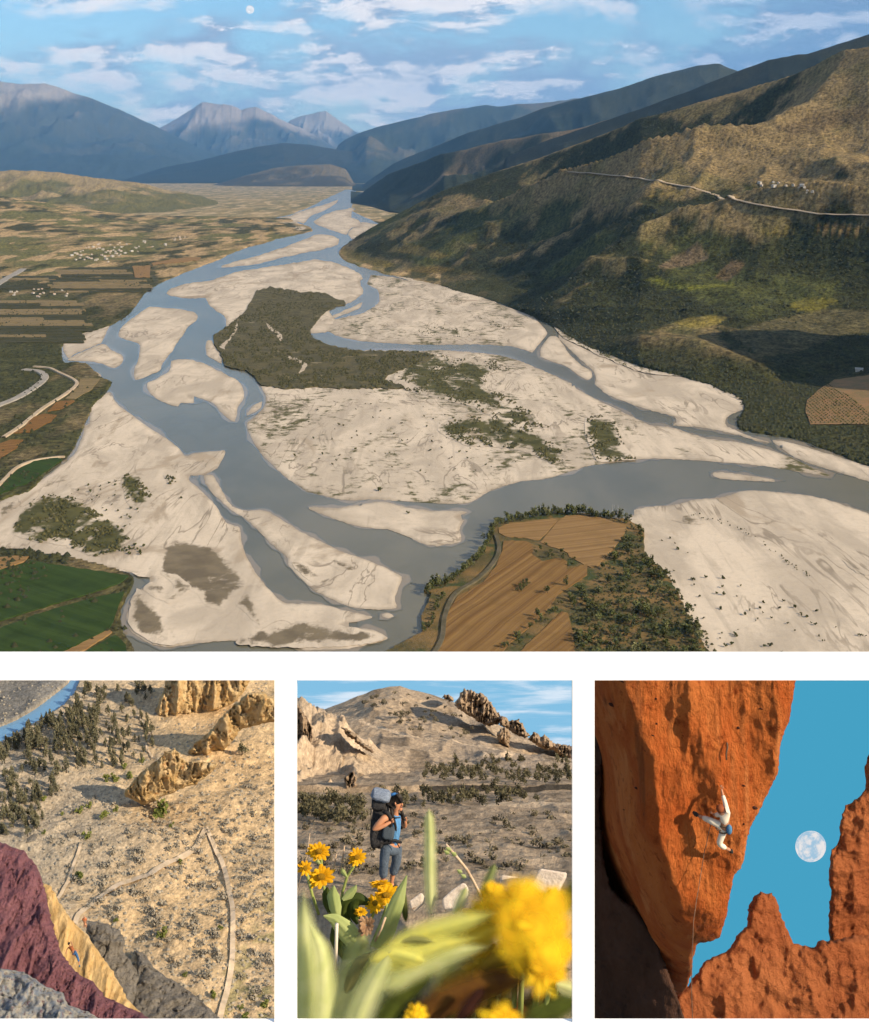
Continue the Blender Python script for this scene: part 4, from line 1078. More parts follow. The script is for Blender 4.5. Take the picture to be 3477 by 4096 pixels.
for i in range(-40, 41):
    for j in range(-40, 41):
        p = o0 + Vector((i * 6.6 + j * 1.2, j * 12.5, 0))
        px = CX + p.x / p.y * FPX
        if px > 872: continue
        p.z = float(terrain_z(np.array([px]), np.array([p.y]))[0])
        py = CY + (H - p.z) / p.y * FPX
        if inside(np.array([px]), np.array([py]), orch)[0] and cnt < 290:
            s = rs.uniform(0.7, 1.1); cnt += 1
            p.z += 0.8
            tag(place(rs.choice(orch_proto), 'orchard_tree', p, (s, s, s), rs.uniform(0, 6)), 'small round tree in the orchard rows at the right edge', 'tree', 'orchard trees')
# houses
def house_mesh(name, wall, roof, w_=9, l_=13, h=5.5, r=2.6):
    a, b = w_ / 2, l_ / 2
    v = [(-a, -b, -2), (a, -b, -2), (a, b, -2), (-a, b, -2), (-a, -b, h), (a, -b, h), (a, b, h), (-a, b, h), (0, -b, h + r), (0, b, h + r),
         (-a - .6, -b - .6, h - .3), (a + .6, -b - .6, h - .3), (a + .6, b + .6, h - .3), (-a - .6, b + .6, h - .3), (0, -b - .6, h + r + .25), (0, b + .6, h + r + .25)]
    f = [(0, 1, 5, 8, 4), (2, 3, 7, 9, 6), (1, 2, 6, 5), (3, 0, 4, 7), (10, 14, 15, 13), (11, 12, 15, 14)]
    me = new_mesh(name, v, f, wall, link=False)
    me.materials.append(roof)
    for p in list(me.polygons)[4:]: p.material_index = 1
    return me
m_wallw = noisy('house_plaster', (0.46, 0.42, 0.36), (0.34, 0.31, 0.26), 0.3)
m_roofr = noisy('house_tiles', (0.36, 0.24, 0.17), (0.46, 0.36, 0.28), 0.4)
m_roofw = noisy('house_sheet_roof', (0.42, 0.40, 0.37), (0.33, 0.31, 0.29), 0.3)
hm = [house_mesh('house', m_wallw, m_roofr), house_mesh('house', m_wallw, m_roofw, 12, 16, 7, 2), house_mesh('house', m_wallw, m_roofr, 8, 10, 4.5, 2)]
def houses(lab, grp, poly, n, seed, sc=1.0, hill=False):
    for (x, y) in scatter(poly, n, seed):
        p = hit(x, y)
        if p is None: continue
        s = rs.uniform(0.8, 1.3) * sc
        tag(place([('house', rs.choice(hm))], 'house', p, (s, s, s), rs.uniform(0, 3.1)), lab, 'house', grp)
houses('tiny pale house of the village on the left plain', 'houses of the left village', Z((4, [(430, 370), (410, 330), (520, 270), (650, 245), (880, 240), (1100, 215), (1060, 240), (880, 310), (700, 330), (640, 370)])), 75, 51, 0.75)
houses('tiny pale house among the trees above the striped fields', 'houses above the striped fields', Z((4, [(60, 540), (200, 520), (400, 535), (400, 570), (250, 575), (70, 570)])), 16, 52, 0.6)
houses('tiny white house in the hamlet on the right hillside', 'houses of the hillside hamlet', Z((3, [(1090, 1080), (1290, 1065), (1470, 1130), (1380, 1160), (1280, 1140), (1100, 1095)])), 14, 53, 0.65)
(x, y), = Z((6, [(1706, 1008)]))
hh = house_mesh('house', m_wallw, m_roofw, 8, 14, 5, 2)
tag(place([('house', hh)], 'house', hit(x, y) or G(x, y, 4), (1, 1, 1), 1.2), 'white farmhouse above the orchard', 'house')
def glow(name, col, k):
    m = bpy.data.materials.new(name); m.use_nodes = True
    t = NT(m.node_tree); t.n.clear()
    e = t.node('ShaderNodeEmission'); o = t.node('ShaderNodeOutputMaterial')
    f = t.noise(t.node('ShaderNodeTexCoord').outputs['Object'], 2.0, 4, 0.6)
    t.l.new(t.mix(t.step(f, 0.4, 0.6), tuple(x * 0.8 for x in col), col), e.inputs[0]); e.inputs[1].default_value = k
    t.l.new(e.outputs[0], o.inputs[0]); return m
# moon over the left sky
def sphere_mesh(name, r, m, nu=32, nv=16):
    v = []; f = []
    for i in range(nv + 1):
        th = math.pi * i / nv
        for j in range(nu):
            a = 2 * math.pi * j / nu
            v.append((r * math.sin(th) * math.cos(a), r * math.sin(th) * math.sin(a), r * math.cos(th)))
    for i in range(nv):
        for j in range(nu):
            f.append((i * nu + j, (i + 1) * nu + j, (i + 1) * nu + (j + 1) % nu, i * nu + (j + 1) % nu))
    return new_mesh(name, v, f, m, smooth=True, link=False)
mo = bpy.data.objects.new('moon', sphere_mesh('moon', 1.0, glow('moon_far', (0.95, 0.92, 0.86), 0.88)))
COL.objects.link(mo)
mo.matrix_world = Matrix.Translation(P(250, 9.5, 150000)) @ Matrix.Diagonal((520, 520, 520, 1))
tag(mo, 'faint small moon in the pale sky above the valley', 'moon')

# ================================================================== white lattice that parts the four views
FD = 10.0
m_white = mat('white_paint', (0.93, 0.93, 0.93), 0.6, 0.3)
def bar(name, x0, y0, x1, y1, d0, d1, parent):
    # front face fills the given picture box at depth d0, straight depth d1-d0
    a = P(x0, y0, d0); b = P(x1, y1, d0)
    xs = (a.x, b.x); zs = (b.z, a.z); ys = (d0, d1)
    v = [(x, y, z) for x in xs for y in ys for z in zs]
    f = [(0, 4, 5, 1), (2, 3, 7, 6), (0, 1, 3, 2), (4, 6, 7, 5), (0, 2, 6, 4), (1, 5, 7, 3)]
    o = new_mesh(name, v, f, m_white)
    M = o.matrix_world.copy(); o.parent = parent; o.matrix_parent_inverse = parent.matrix_world.inverted()
    return o
lat = empty('white_lattice', P(434, 1022, FD))
bpy.context.view_layer.update()
TH = 0.05
bar('rail', -60, 651.7 + 2.4, 930, 680.3, FD, FD + TH, lat)
bar('post', 274.4, 680.3, 297.3 - 0.8, 1022.8, FD + 0.001, FD + TH - 0.001, lat)
bar('post', 571.7 + 0.8, 680.3, 594.6, 1022.8, FD + 0.001, FD + TH - 0.001, lat)
bar('rail', -60, 1022.8, 930, 1050, FD, FD + TH, lat)
tag(lat, 'plain white lattice of rails and posts between the four views', 'lattice')

# ================================================================== helpers for the three lower views
def tilt_frame(deg):
    t = R(deg)
    f = Vector((0, math.cos(t), -math.sin(t))); u = Vector((0, math.sin(t), math.cos(t)))
    return Matrix(((1, f.x, u.x, 0), (0, f.y, u.y, 0), (0, f.z, u.z, 0), (0, 0, 0, 1)))
def Q(k, pts):
    """corners measured on enlargements of the lower pictures -> picture pixels"""
    ox, oy, s = {'E': (0, 2700, .6293), 'F': (0, 3390, .6293), 'C': (1180, 2700, .6349), 'D': (1180, 3390, .6349),
                 'A': (2370, 2700, .6276), 'B': (2370, 3390, .6276), 'H': (1400, 3100, .2405)}[k]
    return [((ox + x * s) / 4.001, (oy + y * s) / 4.0) for x, y in pts]
def PV(vx, vy, d):
    return np.stack([(vx - CX) / FPX * d, d, H + (CY - vy) / FPX * d], 1)
def rock(name, label, outline, depth_fn, bulge, bulge_px, thick, amp, scale, cell, m, seed, cat='rock', shrink=0.12, amp2=0.0, scale2=1.0, jag=0.5, crack=0.0, stretch=(1, 1, 1), parent=None, step=2.5, aniso=None, smooth_o=False):
    """solid rock: traced outline with its own depth, bulging front, closed back"""
    o = rough_outline(outline, step, jag, smooth_o, seed)
    vx, vy, f, ed = patch_grid(o, cell)
    base = depth_fn(vx, vy)
    k = np.clip(ed / bulge_px, 0, 1)
    front = base - bulge * np.sqrt(np.clip(1 - (1 - k) ** 2, 0, 1))
    w0 = PV(vx, vy, front)
    q = w0 / scale * np.array(stretch)
    if aniso is not None: q = q @ np.array(aniso).T
    n1 = ridged(q[:, 0], q[:, 2], q[:, 1], o=5, s=seed) - 0.55
    n2 = (fbm(w0[:, 0] / scale2, w0[:, 2] / scale2, w0[:, 1] / scale2, o=4, s=seed + 3) - 0.5)
    if crack:
        cv = 1 - np.abs(2 * fbm(q[:, 0] * 1.7 + 9, q[:, 2] * 1.7, q[:, 1], o=3, s=seed + 7) - 1)
        cv2 = 1 - np.abs(2 * fbm(q[:, 0] * 3.4 + 3, q[:, 2] * 2.4, q[:, 1], o=3, s=seed + 8) - 1)
        front = front + crack * (sstep(cv, 0.955, 0.995) + 0.6 * sstep(cv2, 0.955, 0.995)) * np.clip(ed / 2.0, 0, 1)
    front = front - (n1 * amp + n2 * amp2) * np.clip(ed / 2.5, 0, 1)
    F = PV(vx, vy, front)
    rim = ed <= 1e-6
    c = F.mean(0)
    cr = np.array(((vx.mean() - CX) / FPX, 1.0, (CY - vy.mean()) / FPX)); cr /= np.linalg.norm(cr)
    B = PV(vx, vy, base) + cr * (thick * np.sqrt(np.clip(1 - (1 - k) ** 2, 0, 1)))[:, None]
    B = B + (c - B) * shrink * np.clip(ed / bulge_px, 0, 1)[:, None]
    n = len(F)
    bi = np.arange(n) + n; bi[rim] = np.nonzero(rim)[0]
    V = np.vstack([F, B]); fb = bi[f][:, ::-1]
    ob = new_mesh(name, V, np.vstack([f, fb])[:, ::-1], m, smooth=False, attrs={'up': np.concatenate([k, k])}, parent=parent)
    if label: tag(ob, label, cat)
    return ob
def skin(name, pts, edges, m, parent=None, sub=2, frame=None):
    """continuous body grown round a skeleton: pts = [(position, radius)]"""
    me = bpy.data.meshes.new(name)
    me.from_pydata([tuple(p) for p, r in pts], edges, [])
    ob = bpy.data.objects.new(name, me); COL.objects.link(ob)
    md = ob.modifiers.new('skin', 'SKIN'); md.use_smooth_shade = True
    if not me.skin_vertices: pass
    for i, (p, r) in enumerate(pts):
        sv = me.skin_vertices[0].data[i]
        sv.radius = (r, r) if not isinstance(r, tuple) else r
        sv.use_root = (i == 0)
    sb = ob.modifiers.new('sub', 'SUBSURF'); sb.levels = sub; sb.render_levels = sub
    me.materials.append(m)
    if parent is not None: ob.parent = parent
    return ob
def tube(name, pts, radii, m, parent=None, n=8, link=True):
    vs, fs = [], []
    pts = [Vector(p) for p in pts]
    for i, p in enumerate(pts):
        a = pts[max(i - 1, 0)]; b = pts[min(i + 1, len(pts) - 1)]
        dr = (b - a).normalized(); u = dr.cross(Vector((0.13, 0.9, 0.4))).normalized(); w_ = dr.cross(u)
        r = radii[i] if isinstance(radii, (list, tuple)) else radii
        for k in range(n):
            t = 2 * math.pi * k / n
            vs.append(p + (u * math.cos(t) + w_ * math.sin(t)) * r)
    for i in range(len(pts) - 1):
        for k in range(n):
            fs.append((i * n + k, i * n + (k + 1) % n, (i + 1) * n + (k + 1) % n, (i + 1) * n + k))
    fs.append(tuple(range(n - 1, -1, -1))); fs.append(tuple(range((len(pts) - 1) * n, len(pts) * n)))
    return new_mesh(name, vs, fs, m, parent=parent, smooth=True)

def rockmat(name, c1, c2, c3, s1, s2, bump, bs, stretch=(1, 1, 1), dark=None, bdist=0.1):
    m = mat(name, c1, 0.92, 0.12)
    t = NT(m.node_tree); b = t.n['Principled BSDF']
    pos = t.node('ShaderNodeNewGeometry').outputs['Position']
    ps = t.mapping(pos, rot=(R(30), R(14), 0), scale=stretch)
    f = t.noise(ps, s1, 6, 0.6, 0.4)
    c = t.mix(t.step(f, 0.35, 0.66), c1, c2)
    g = t.noise(t.mapping(pos, loc=(9, 3, 5)), s2, 6, 0.68)
    c = t.mix(t.step(g, 0.54, 0.68), c, c3)
    if dark:
        h = t.noise(t.mapping(pos, loc=(2, 31, 7)), s2 * 2.2, 5, 0.7)
        c = t.mix(t.step(h, 0.63, 0.7), c, dark)
    t.l.new(c, b.inputs['Base Color'])
    bn = t.node('ShaderNodeBump', i_Strength=bump, i_Distance=bdist)
    t.l.new(t.noise(ps, bs, 8, 0.7), bn.inputs['Height']); t.l.new(bn.outputs[0], b.inputs['Normal'])
    return m
def skyboard(name, label, x0, y0, x1, y1, d, fr, build):
    c = P((x0 + x1) / 2, (y0 + y1) / 2, d)
    u = fr.to_3x3() @ Vector((0, 0, 1))
    def reach(row):
        lo, hi = -200.0, 200.0
        for _ in range(60):
            m_ = (lo + hi) / 2; p = c + u * m_
            if CY + (H - p.z) / p.y * FPX > row: lo = m_
            else: hi = m_
        return lo
    zt, zb = reach(y0), reach(y1)
    hw = (x1 - x0) / 2 * d / FPX
    v = []
    nn = 12
    for z_ in (zb, zt):
        for i in range(nn + 1):
            a = -1 + 2 * i / nn
            v.append((a * hw, 0.0, z_))
    f = [(i, i + 1, nn + 2 + i, nn + 1 + i) for i in range(nn)]
    m = bpy.data.materials.new(name); m.use_nodes = True
    t = NT(m.node_tree); t.n.clear()
    e = t.node('ShaderNodeEmission'); o = t.node('ShaderNodeOutputMaterial')
    build(t, e); t.l.new(e.outputs[0], o.inputs[0])
    ob = new_mesh('sky', v, f, m, smooth=True)
    ob.matrix_world = Matrix.Translation(c) @ fr
    tag(ob, label, kind='structure')
    return ob
def pin(o, root):
    o.parent = root; o.matrix_parent_inverse = root.matrix_world.inverted(); return o
m_skin = mat('skin', (0.42, 0.20, 0.11), 0.6, 0.3)

# ================================================================== CLIFF TOP VIEW (lower left)
FR2 = tilt_frame(-15)
GA = 1 / 335.0; GB_ = (1 / 178.0 - 1 / 335.0) / (1060 - 655)
def gd(py):
    return 1.0 / (GA + GB_ * (np.asarray(py, float) - 655))
def G2(px, py, lift=0.0):
    return P(px, py, float(gd(py))) + (FR2.to_3x3() @ Vector((0, 0, lift)))
gx, gy = np.meshgrid(np.linspace(-70, 286, 300), np.linspace(652, 1075, 330))
GD = gd(gy)
V0 = PV(gx.ravel(), gy.ravel(), GD.ravel())
up2 = np.array(FR2.to_3x3() @ Vector((0, 0, 1)))
nz = (fbm(V0[:, 0] / 14, V0[:, 1] / 14, o=5, s=201) - 0.5) * 4.2 + (fbm(V0[:, 0] / 2.5, V0[:, 1] / 2.5, o=3, s=205) - 0.5) * 0.55
nz = nz * np.clip((gy.ravel() - 652) / 20, 0, 1)
riv2 = Q('E', [(-120, 385), (0, 312), (100, 270), (200, 212), (300, 142), (430, 38), (470, -40), (560, -40), (500, 38), (470, 112), (392, 192), (275, 268), (165, 320), (70, 382), (0, 415), (-120, 500)])
in_r = inside(gx.ravel(), gy.ravel(), riv2)
nz = np.where(in_r, -2.6, nz * np.clip(edge_dist(gx.ravel(), gy.ravel(), riv2) / 6, 0.15, 1))
V0 = V0 + up2 * nz[:, None]
c1_ = np.array((0.40, 0.32, 0.22)); c2_ = np.array((0.34, 0.29, 0.225)); c3_ = np.array((0.55, 0.39, 0.215))
n = fbm(V0[:, 0] / 18, V0[:, 1] / 18, o=5, s=211)
side_ = sstep(gx.ravel() * 0.9 + (gy.ravel() - 852) * 0.25, 40, 190)
cc = c1_ + (c3_ - c1_) * np.clip(side_ + (n - 0.5) * 1.2, 0, 1)[:, None]
cc = cc + (c2_ - cc) * (sstep(-gx.ravel() - (gy.ravel() - 700) * 0.1, -90, 0) * 0.7 * n)[:, None]
far_b = inside(gx.ravel(), gy.ravel(), Q('E', [(-200, -80), (450, -80), (430, 38), (300, 142), (200, 212), (100, 270), (0, 312), (-200, 400)]))
cc = np.where(far_b[:, None], np.array((0.20, 0.185, 0.16)) * (0.7 + 0.6 * n[:, None]), cc)
gr = sstep(gx.ravel() + (gy.ravel() - 900) * 0.6, 235, 300) * sstep(fbm(V0[:, 0] / 3, V0[:, 1] / 3, o=4, s=215), 0.45, 0.6)
cc = cc + (np.array((0.16, 0.17, 0.055)) - cc) * (gr * 0.6)[:, None]
cc = cc * (0.8 + 0.4 * rng.random(len(cc)))[:, None]
m_slope = mat('sandy_slope', (0.3, 0.22, 0.14), 0.95, 0.1)
def _bs(t, b):
    a = t.node('ShaderNodeAttribute', attribute_name='col')
    pos = t.node('ShaderNodeNewGeometry').outputs['Position']
    f = t.noise(pos, 1.1, 5, 0.7); g = t.noise(pos, 0.25, 4, 0.6)
    k = t.math('ADD', t.math('MULTIPLY', t.step(f, 0.3, 0.7), 0.55), t.math('ADD', t.math('MULTIPLY', g, 0.5), 0.45))
    t.l.new(t.mix(1.0, a.outputs['Color'], t.node('ShaderNodeCombineXYZ', i_0=k, i_1=k, i_2=k).outputs[0], 'MULTIPLY'), b.inputs['Base Color'])
    bn = t.node('ShaderNodeBump', i_Strength=0.7, i_Distance=0.5)
    t.l.new(f, bn.inputs['Height']); t.l.new(bn.outputs[0], b.inputs['Normal'])
_bs(NT(m_slope.node_tree), m_slope.node_tree.nodes['Principled BSDF'])
o = new_mesh('sandy_ground', V0, grid_faces(330, 300)[:, ::-1], m_slope, attrs={'col': cc})
tag(o, 'golden sandy slope dotted with sagebrush far below the cliff', kind='structure')
m_w2 = mat('blue_river_water', (0.13, 0.27, 0.42), 0.15, 0.5)
rv2 = [G2(x, y, -0.9) for x, y in rough_outline(riv2, 3, 0.2, True, 3)]
o = new_mesh('river', rv2, [tuple(range(len(rv2)))], m_w2)
tag(o, 'blue river bend at the top left of the canyon view', kind='structure')
# paths
m_path = noisy('pale_dust', (0.58, 0.455, 0.32), (0.47, 0.36, 0.235), 0.5, coord='Position')
def gz(px, py):
    # height of the slope's own relief at a picture point
    i = int(np.clip(round((py - 652) / (1075 - 652) * 329), 0, 329)); j = int(np.clip(round((px + 70) / 356 * 299), 0, 299))
    return float(nz[i * 300 + j])
def path2(lab, pts, wpx):
    pts = smoothpath(pts, 8)
    vs = []; fs = []
    n = len(pts)
    for i in range(n):
        a = pts[max(i - 1, 0)]; b = pts[min(i + 1, n - 1)]
        dx, dy = b[0] - a[0], b[1] - a[1]; L = math.hypot(dx, dy) + 1e-9
        ww = (wpx[0] + (wpx[1] - wpx[0]) * i / n)
        ox, oy = -dy / L * ww, dx / L * ww
        x, y = pts[i]
        for s in (-1, 1):
            q = (x + ox * s * 0.5, y + oy * s * 0.5)
            vs.append(G2(q[0], q[1], gz(*q) + 0.36))
    for i in range(n - 1): fs.append((2 * i, 2 * i + 1, 2 * i + 3, 2 * i + 2))
    o = new_mesh('path', vs, fs, m_path)
    tag(o, lab, kind='structure')
path2('main pale footpath running down the right side of the slope', Q('F', [(1370, 1180), (1385, 1110), (1430, 950), (1470, 770), (1480, 600), (1480, 400), (1450, 230), (1420, 100), (1370, 0)]) + Q('E', [(1310, 975)]), (6.0, 4.0))
path2('pale footpath branching to the foot of the cliff', Q('E', [(1310, 975)]) + Q('F', [(1240, 0), (1100, 90), (950, 170), (800, 210), (680, 280), (560, 370), (500, 440), (480, 495)]), (4.2, 4.8))
path2('narrow trail above the yellow rock face', Q('F', [(520, -20), (505, 50), (470, 120), (430, 220), (365, 320)]), (2.6, 3.2))
path2('faint trail by the standing rock', Q('E', [(880, 250), (930, 330), (960, 380), (930, 450), (980, 530)]), (1.6, 1.6))
# rock fins
m_fin = rockmat('golden_tuff', (0.58, 0.38, 0.16), (0.68, 0.50, 0.27), (0.50, 0.23, 0.075), 0.35, 0.9, 1.0, 2.2, (1.2, 1, 0.8), (0.15, 0.09, 0.06), 0.9)
m_purp = rockmat('purple_lichen_rock', (0.185, 0.078, 0.092), (0.235, 0.105, 0.115), (0.12, 0.055, 0.06), 0.6, 1.6, 1.0, 2.6, (1.3, 1, 0.5), (0.20, 0.17, 0.11), 0.6)
m_yel = rockmat('yellow_rock', (0.52, 0.33, 0.13), (0.60, 0.42, 0.20), (0.40, 0.23, 0.085), 0.4, 1.2, 0.8, 2.4, (2.2, 1, 0.5), None, 0.5)
m_gry = rockmat('grey_tuff', (0.20, 0.175, 0.14), (0.26, 0.23, 0.19), (0.13, 0.115, 0.09), 0.5, 1.3, 1.0, 2.4, (1, 1, 1), (0.08, 0.07, 0.06), 0.8)
m_lich = rockmat('lichen_mottled_rock', (0.20, 0.23, 0.27), (0.42, 0.38, 0.31), (0.16, 0.075, 0.09), 1.0, 1.6, 1.0, 2.6, (1, 1, 1), (0.05, 0.06, 0.08), 0.6)
dep = lambda off: (lambda x, y: gd(y) - off)
rot_a = [[0.5, 0, 0.9], [0, 1, 0], [-0.9, 0, 0.5]]
rock('rock_fin', 'tall golden rock fin at the top right of the canyon view', Q('E', [(1060, -60), (1045, 80), (1000, 180), (988, 230), (1012, 290), (1000, 350), (1030, 382), (1060, 350), (1100, 300), (1180, 262), (1260, 250), (1330, 235), (1400, 215), (1500, 170), (1550, 110), (1600, 20), (1600, -60)]),
     lambda x, y: gd(705 + 0 * y) - 3.0, 3.0, 14, 6, 4.6, 9, 1.1, m_fin, 21, 'rock', amp2=2.0, scale2=3, jag=0.6, crack=1.3, aniso=rot_a, stretch=(2.2, 1, .7))
rock('rock_fin', 'slanting golden rock fin behind the standing rock', Q('E', [(1170, 512), (1250, 430), (1340, 350), (1400, 270), (1500, 180), (1570, 118), (1620, 108), (1680, 112), (1744, 160), (1830, 180), (1830, 300), (1700, 300), (1600, 330), (1540, 340), (1480, 420), (1400, 500), (1340, 560), (1300, 540), (1200, 545)]),
     lambda x, y: gd(744 + 0 * y) - 6 - (744 - y) * 0.15, 2.5, 12, 5, 4.4, 8, 1.1, m_fin, 22, 'rock', amp2=1.8, scale2=3, jag=0.6, crack=1.3, aniso=rot_a, stretch=(2.2, 1, .7))
rock('rock_fin', 'standing golden boulder ridge in the middle of the slope', Q('E', [(780, 762), (830, 690), (900, 620), (1000, 540), (1050, 488), (1110, 468), (1150, 520), (1200, 560), (1300, 552), (1392, 560), (1340, 630), (1250, 692), (1150, 722), (1060, 762), (1000, 792), (930, 828), (850, 792)]),
     lambda x, y: gd(800 + 0 * y) - 2 - (800 - y) * 0.12, 3.0, 12, 5, 4.2, 8, 1.0, m_fin, 23, 'rock', amp2=1.8, scale2=2.6, jag=0.6, crack=1.3, aniso=rot_a, stretch=(2.0, 1, .7))
rock('boulder', 'grey boulder among the lower left trees', Q('E', [(150, 1065), (170, 1030), (210, 1000), (250, 1005), (240, 1040), (190, 1068)]), dep(1.0), 1.0, 5, 2, 0.5, 3, 0.9, m_gry, 24)
# foreground cliff
rock('grey_rock', 'grey shaded rock slab below the yellow face', Q('F', [(535, 460), (620, 468), (700, 490), (760, 530), (792, 600), (780, 660), (870, 780), (882, 830), (850, 1000), (820, 1180), (600, 1180), (600, 700)]),
     lambda x, y: 198 - (y - 930) * 0.12, 1.5, 8, 8, 2.0, 8, 1.0, m_gry, 31, 'rock', amp2=1.6, scale2=1.8, crack=0.5)
rock('scree_slope', 'dark scree running down beside the grey slab', Q('F', [(860, 640), (930, 690), (970, 760), (1060, 820), (1150, 870), (1240, 940), (1330, 1020), (1390, 1080), (1420, 1200), (780, 1200), (840, 1000), (880, 830)]),
     lambda x, y: gd(y) - 0.8, 1.0, 10, 6, 1.4, 4, 1.1, m_gry, 32, 'rock', amp2=1.4, scale2=1.2, crack=0.4)
rock('yellow_cliff', 'sunlit yellow rock face beneath the tiny climber', Q('F', [(268, 225), (330, 250), (380, 350), (430, 430), (500, 508), (560, 562), (620, 650), (700, 760), (770, 880), (800, 950), (900, 1055), (980, 1180), (600, 1180), (340, 800), (250, 400)]),
     lambda x, y: 190 - (y - 900) * 0.10 - (x - 60) * 0.02, 1.0, 10, 8, 1.2, 7, 1.0, m_yel, 33, 'rock', amp2=0.6, scale2=3, stretch=(2.4, 1, .6), aniso=[[0.85, 0, 0.5], [0, 1, 0], [-0.5, 0, 0.85]])
rock('purple_cliff', 'dark purple lichen covered cliff dropping away on the left', Q('E', [(-140, 1040), (0, 1060)]) + Q('F', [(60, -10), (150, 20), (210, 90), (245, 140), (290, 280), (320, 430), (360, 580), (400, 690), (480, 790), (600, 862), (660, 942), (760, 992), (900, 1052), (1010, 1140), (1010, 1200), (-140, 1200)]),
     lambda x, y: 182 - (y - 850) * 0.12, 2.0, 12, 10, 2.2, 7, 1.0, m_purp, 34, 'cliff', amp2=1.6, scale2=1.6, crack=0.4, stretch=(2.2, 1, .6), aniso=[[0.95, 0, 0.3], [0, 1, 0], [-0.3, 0, 0.95]])
rock('boulder', 'pale mottled lichen boulder in the lower left corner', Q('F', [(-140, 770), (40, 772), (100, 782), (180, 805), (240, 850), (290, 885), (400, 925), (432, 1000), (560, 1045), (720, 1140), (740, 1220), (-140, 1220)]),
     lambda x, y: 158 - (y - 980) * 0.1, 3.0, 14, 8, 2.4, 5, 1.1, m_lich, 35, 'rock', amp2=2.4, scale2=1.2, crack=0.5)
# trees
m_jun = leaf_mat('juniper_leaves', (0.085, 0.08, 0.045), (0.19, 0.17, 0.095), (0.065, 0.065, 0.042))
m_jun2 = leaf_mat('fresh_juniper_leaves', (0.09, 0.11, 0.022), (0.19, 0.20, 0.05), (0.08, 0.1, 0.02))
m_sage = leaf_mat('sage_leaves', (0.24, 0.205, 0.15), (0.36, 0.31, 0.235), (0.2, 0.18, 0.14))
jun = [[('trunk', trunk_mesh('trunk', 2.4, 0.16, m_bark, s, 3, .2)), ('crown', crown_mesh('crown', 260, 1.15, 1.15, 2.1, 2.4, 0.22, s + 71, m_jun, cone=0.85, lumps=7))] for s in range(6)]
jun2 = [[('trunk', trunk_mesh('trunk', 1.0, 0.12, m_bark, s, 3, .2)), ('crown', crown_mesh('crown', 150, 1.2, 1.2, 1.2, 1.3, 0.3, s + 81, m_jun2))] for s in range(3)]
sage = [[('shrub', crown_mesh('sagebrush', 60, 0.62, 0.62, 0.38, 0.32, 0.15, s + 91, m_sage))] for s in range(4)]
R2x = FR2
def plant2(protos, name, x, y, s, lab, cat, grp, sz=1.0):
    p = G2(x, y, gz(x, y) - 0.1)
    tag(place(rs.choice(protos), name, p, (s, s, s * sz), rs.uniform(0, 6), frame=R2x), lab, cat, grp)
dense = Q('E', [(90, 400), (180, 345), (290, 310), (420, 230), (500, 160), (540, 90), (600, 60), (640, 130), (640, 330), (600, 500), (560, 590), (480, 600), (350, 480), (120, 480), (0, 520), (0, 400)])
for x, y in sorted(scatter(dense, 125, 61), key=lambda q: q[1]):
    plant2(jun, 'juniper_tree', x, y, rs.uniform(0.55, 0.95), 'dark juniper in the dense grove beside the blue river', 'tree', 'junipers of the river grove', rs.uniform(1, 1.3))
for x, y in scatter(Q('E', [(620, 60), (900, 60), (990, 150), (990, 260), (1000, 420), (880, 560), (680, 600), (600, 560), (650, 330), (660, 150)]), 72, 62):
    plant2(jun, 'juniper_tree', x, y, rs.uniform(0.4, 0.8), 'scattered juniper between the grove and the golden rock fins', 'tree', 'junipers below the rock fins', rs.uniform(.9, 1.2))
for x, y in scatter(Q('E', [(0, 560), (120, 500), (350, 520), (430, 620), (380, 700), (300, 800), (260, 900), (340, 960), (200, 1060), (0, 1050)]), 74, 63):
    plant2(jun, 'juniper_tree', x, y, rs.uniform(0.5, 0.95), 'juniper on the pale slope at the left edge', 'tree', 'junipers of the left slope', rs.uniform(.8, 1.1))
for i, (x, y) in enumerate(Q('E', [(280, 790), (395, 895), (570, 845), (510, 880), (742, 870), (657, 912), (1090, 985), (285, 1030), (555, 1055), (818, 635), (715, 640), (675, 660), (740, 660), (905, 540), (790, 570)]) + Q('F', [(1040, 570), (510, 195), (735, 460), (1400, 535), (1175, 820), (1360, 940), (1560, 1060), (1530, 1000), (1680, 980), (1145, 90)])):
    plant2(jun2, 'green_bush', x, y, rs.uniform(0.35, 0.8), ('bright green bush on the sandy slope above the footpath' if i < 15 else 'bright green bush near the main footpath'), 'bush', ('green bushes of the slope' if i < 15 else 'green bushes by the footpath'))
plant2(jun, 'juniper_tree', *Q('E', [(1540, 520)])[0], 1.1, 'round dark bush beneath the slanting rock fin', 'tree', None, .8)
plant2(jun2, 'green_bush', *Q('E', [(1035, 865)])[0], 1.5, 'broad bush below the standing boulder ridge', 'bush', None, .8)
sp = [q for q in scatter(Q('E', [(500, 700), (780, 780), (940, 850), (1250, 760), (1500, 620), (1764, 560), (1764, 1112), (300, 1112), (430, 900)]), 260, 64)]
for x, y in sp[:130]:
    plant2(sage, 'sagebrush', x, y, rs.uniform(0.6, 1.4), 'small grey sagebrush on the sand below the standing boulder ridge', 'shrub', 'sagebrush of the upper slope')
for x, y in scatter(Q('F', [(250, 20), (520, 0), (1300, 20), (1430, 300), (1450, 700), (1300, 900), (1000, 680), (780, 480), (560, 400), (420, 350)]), 120, 65):
    plant2(sage, 'sagebrush', x, y, rs.uniform(0.7, 1.7), 'grey sagebrush between the two pale footpaths', 'shrub', 'sagebrush between the paths')
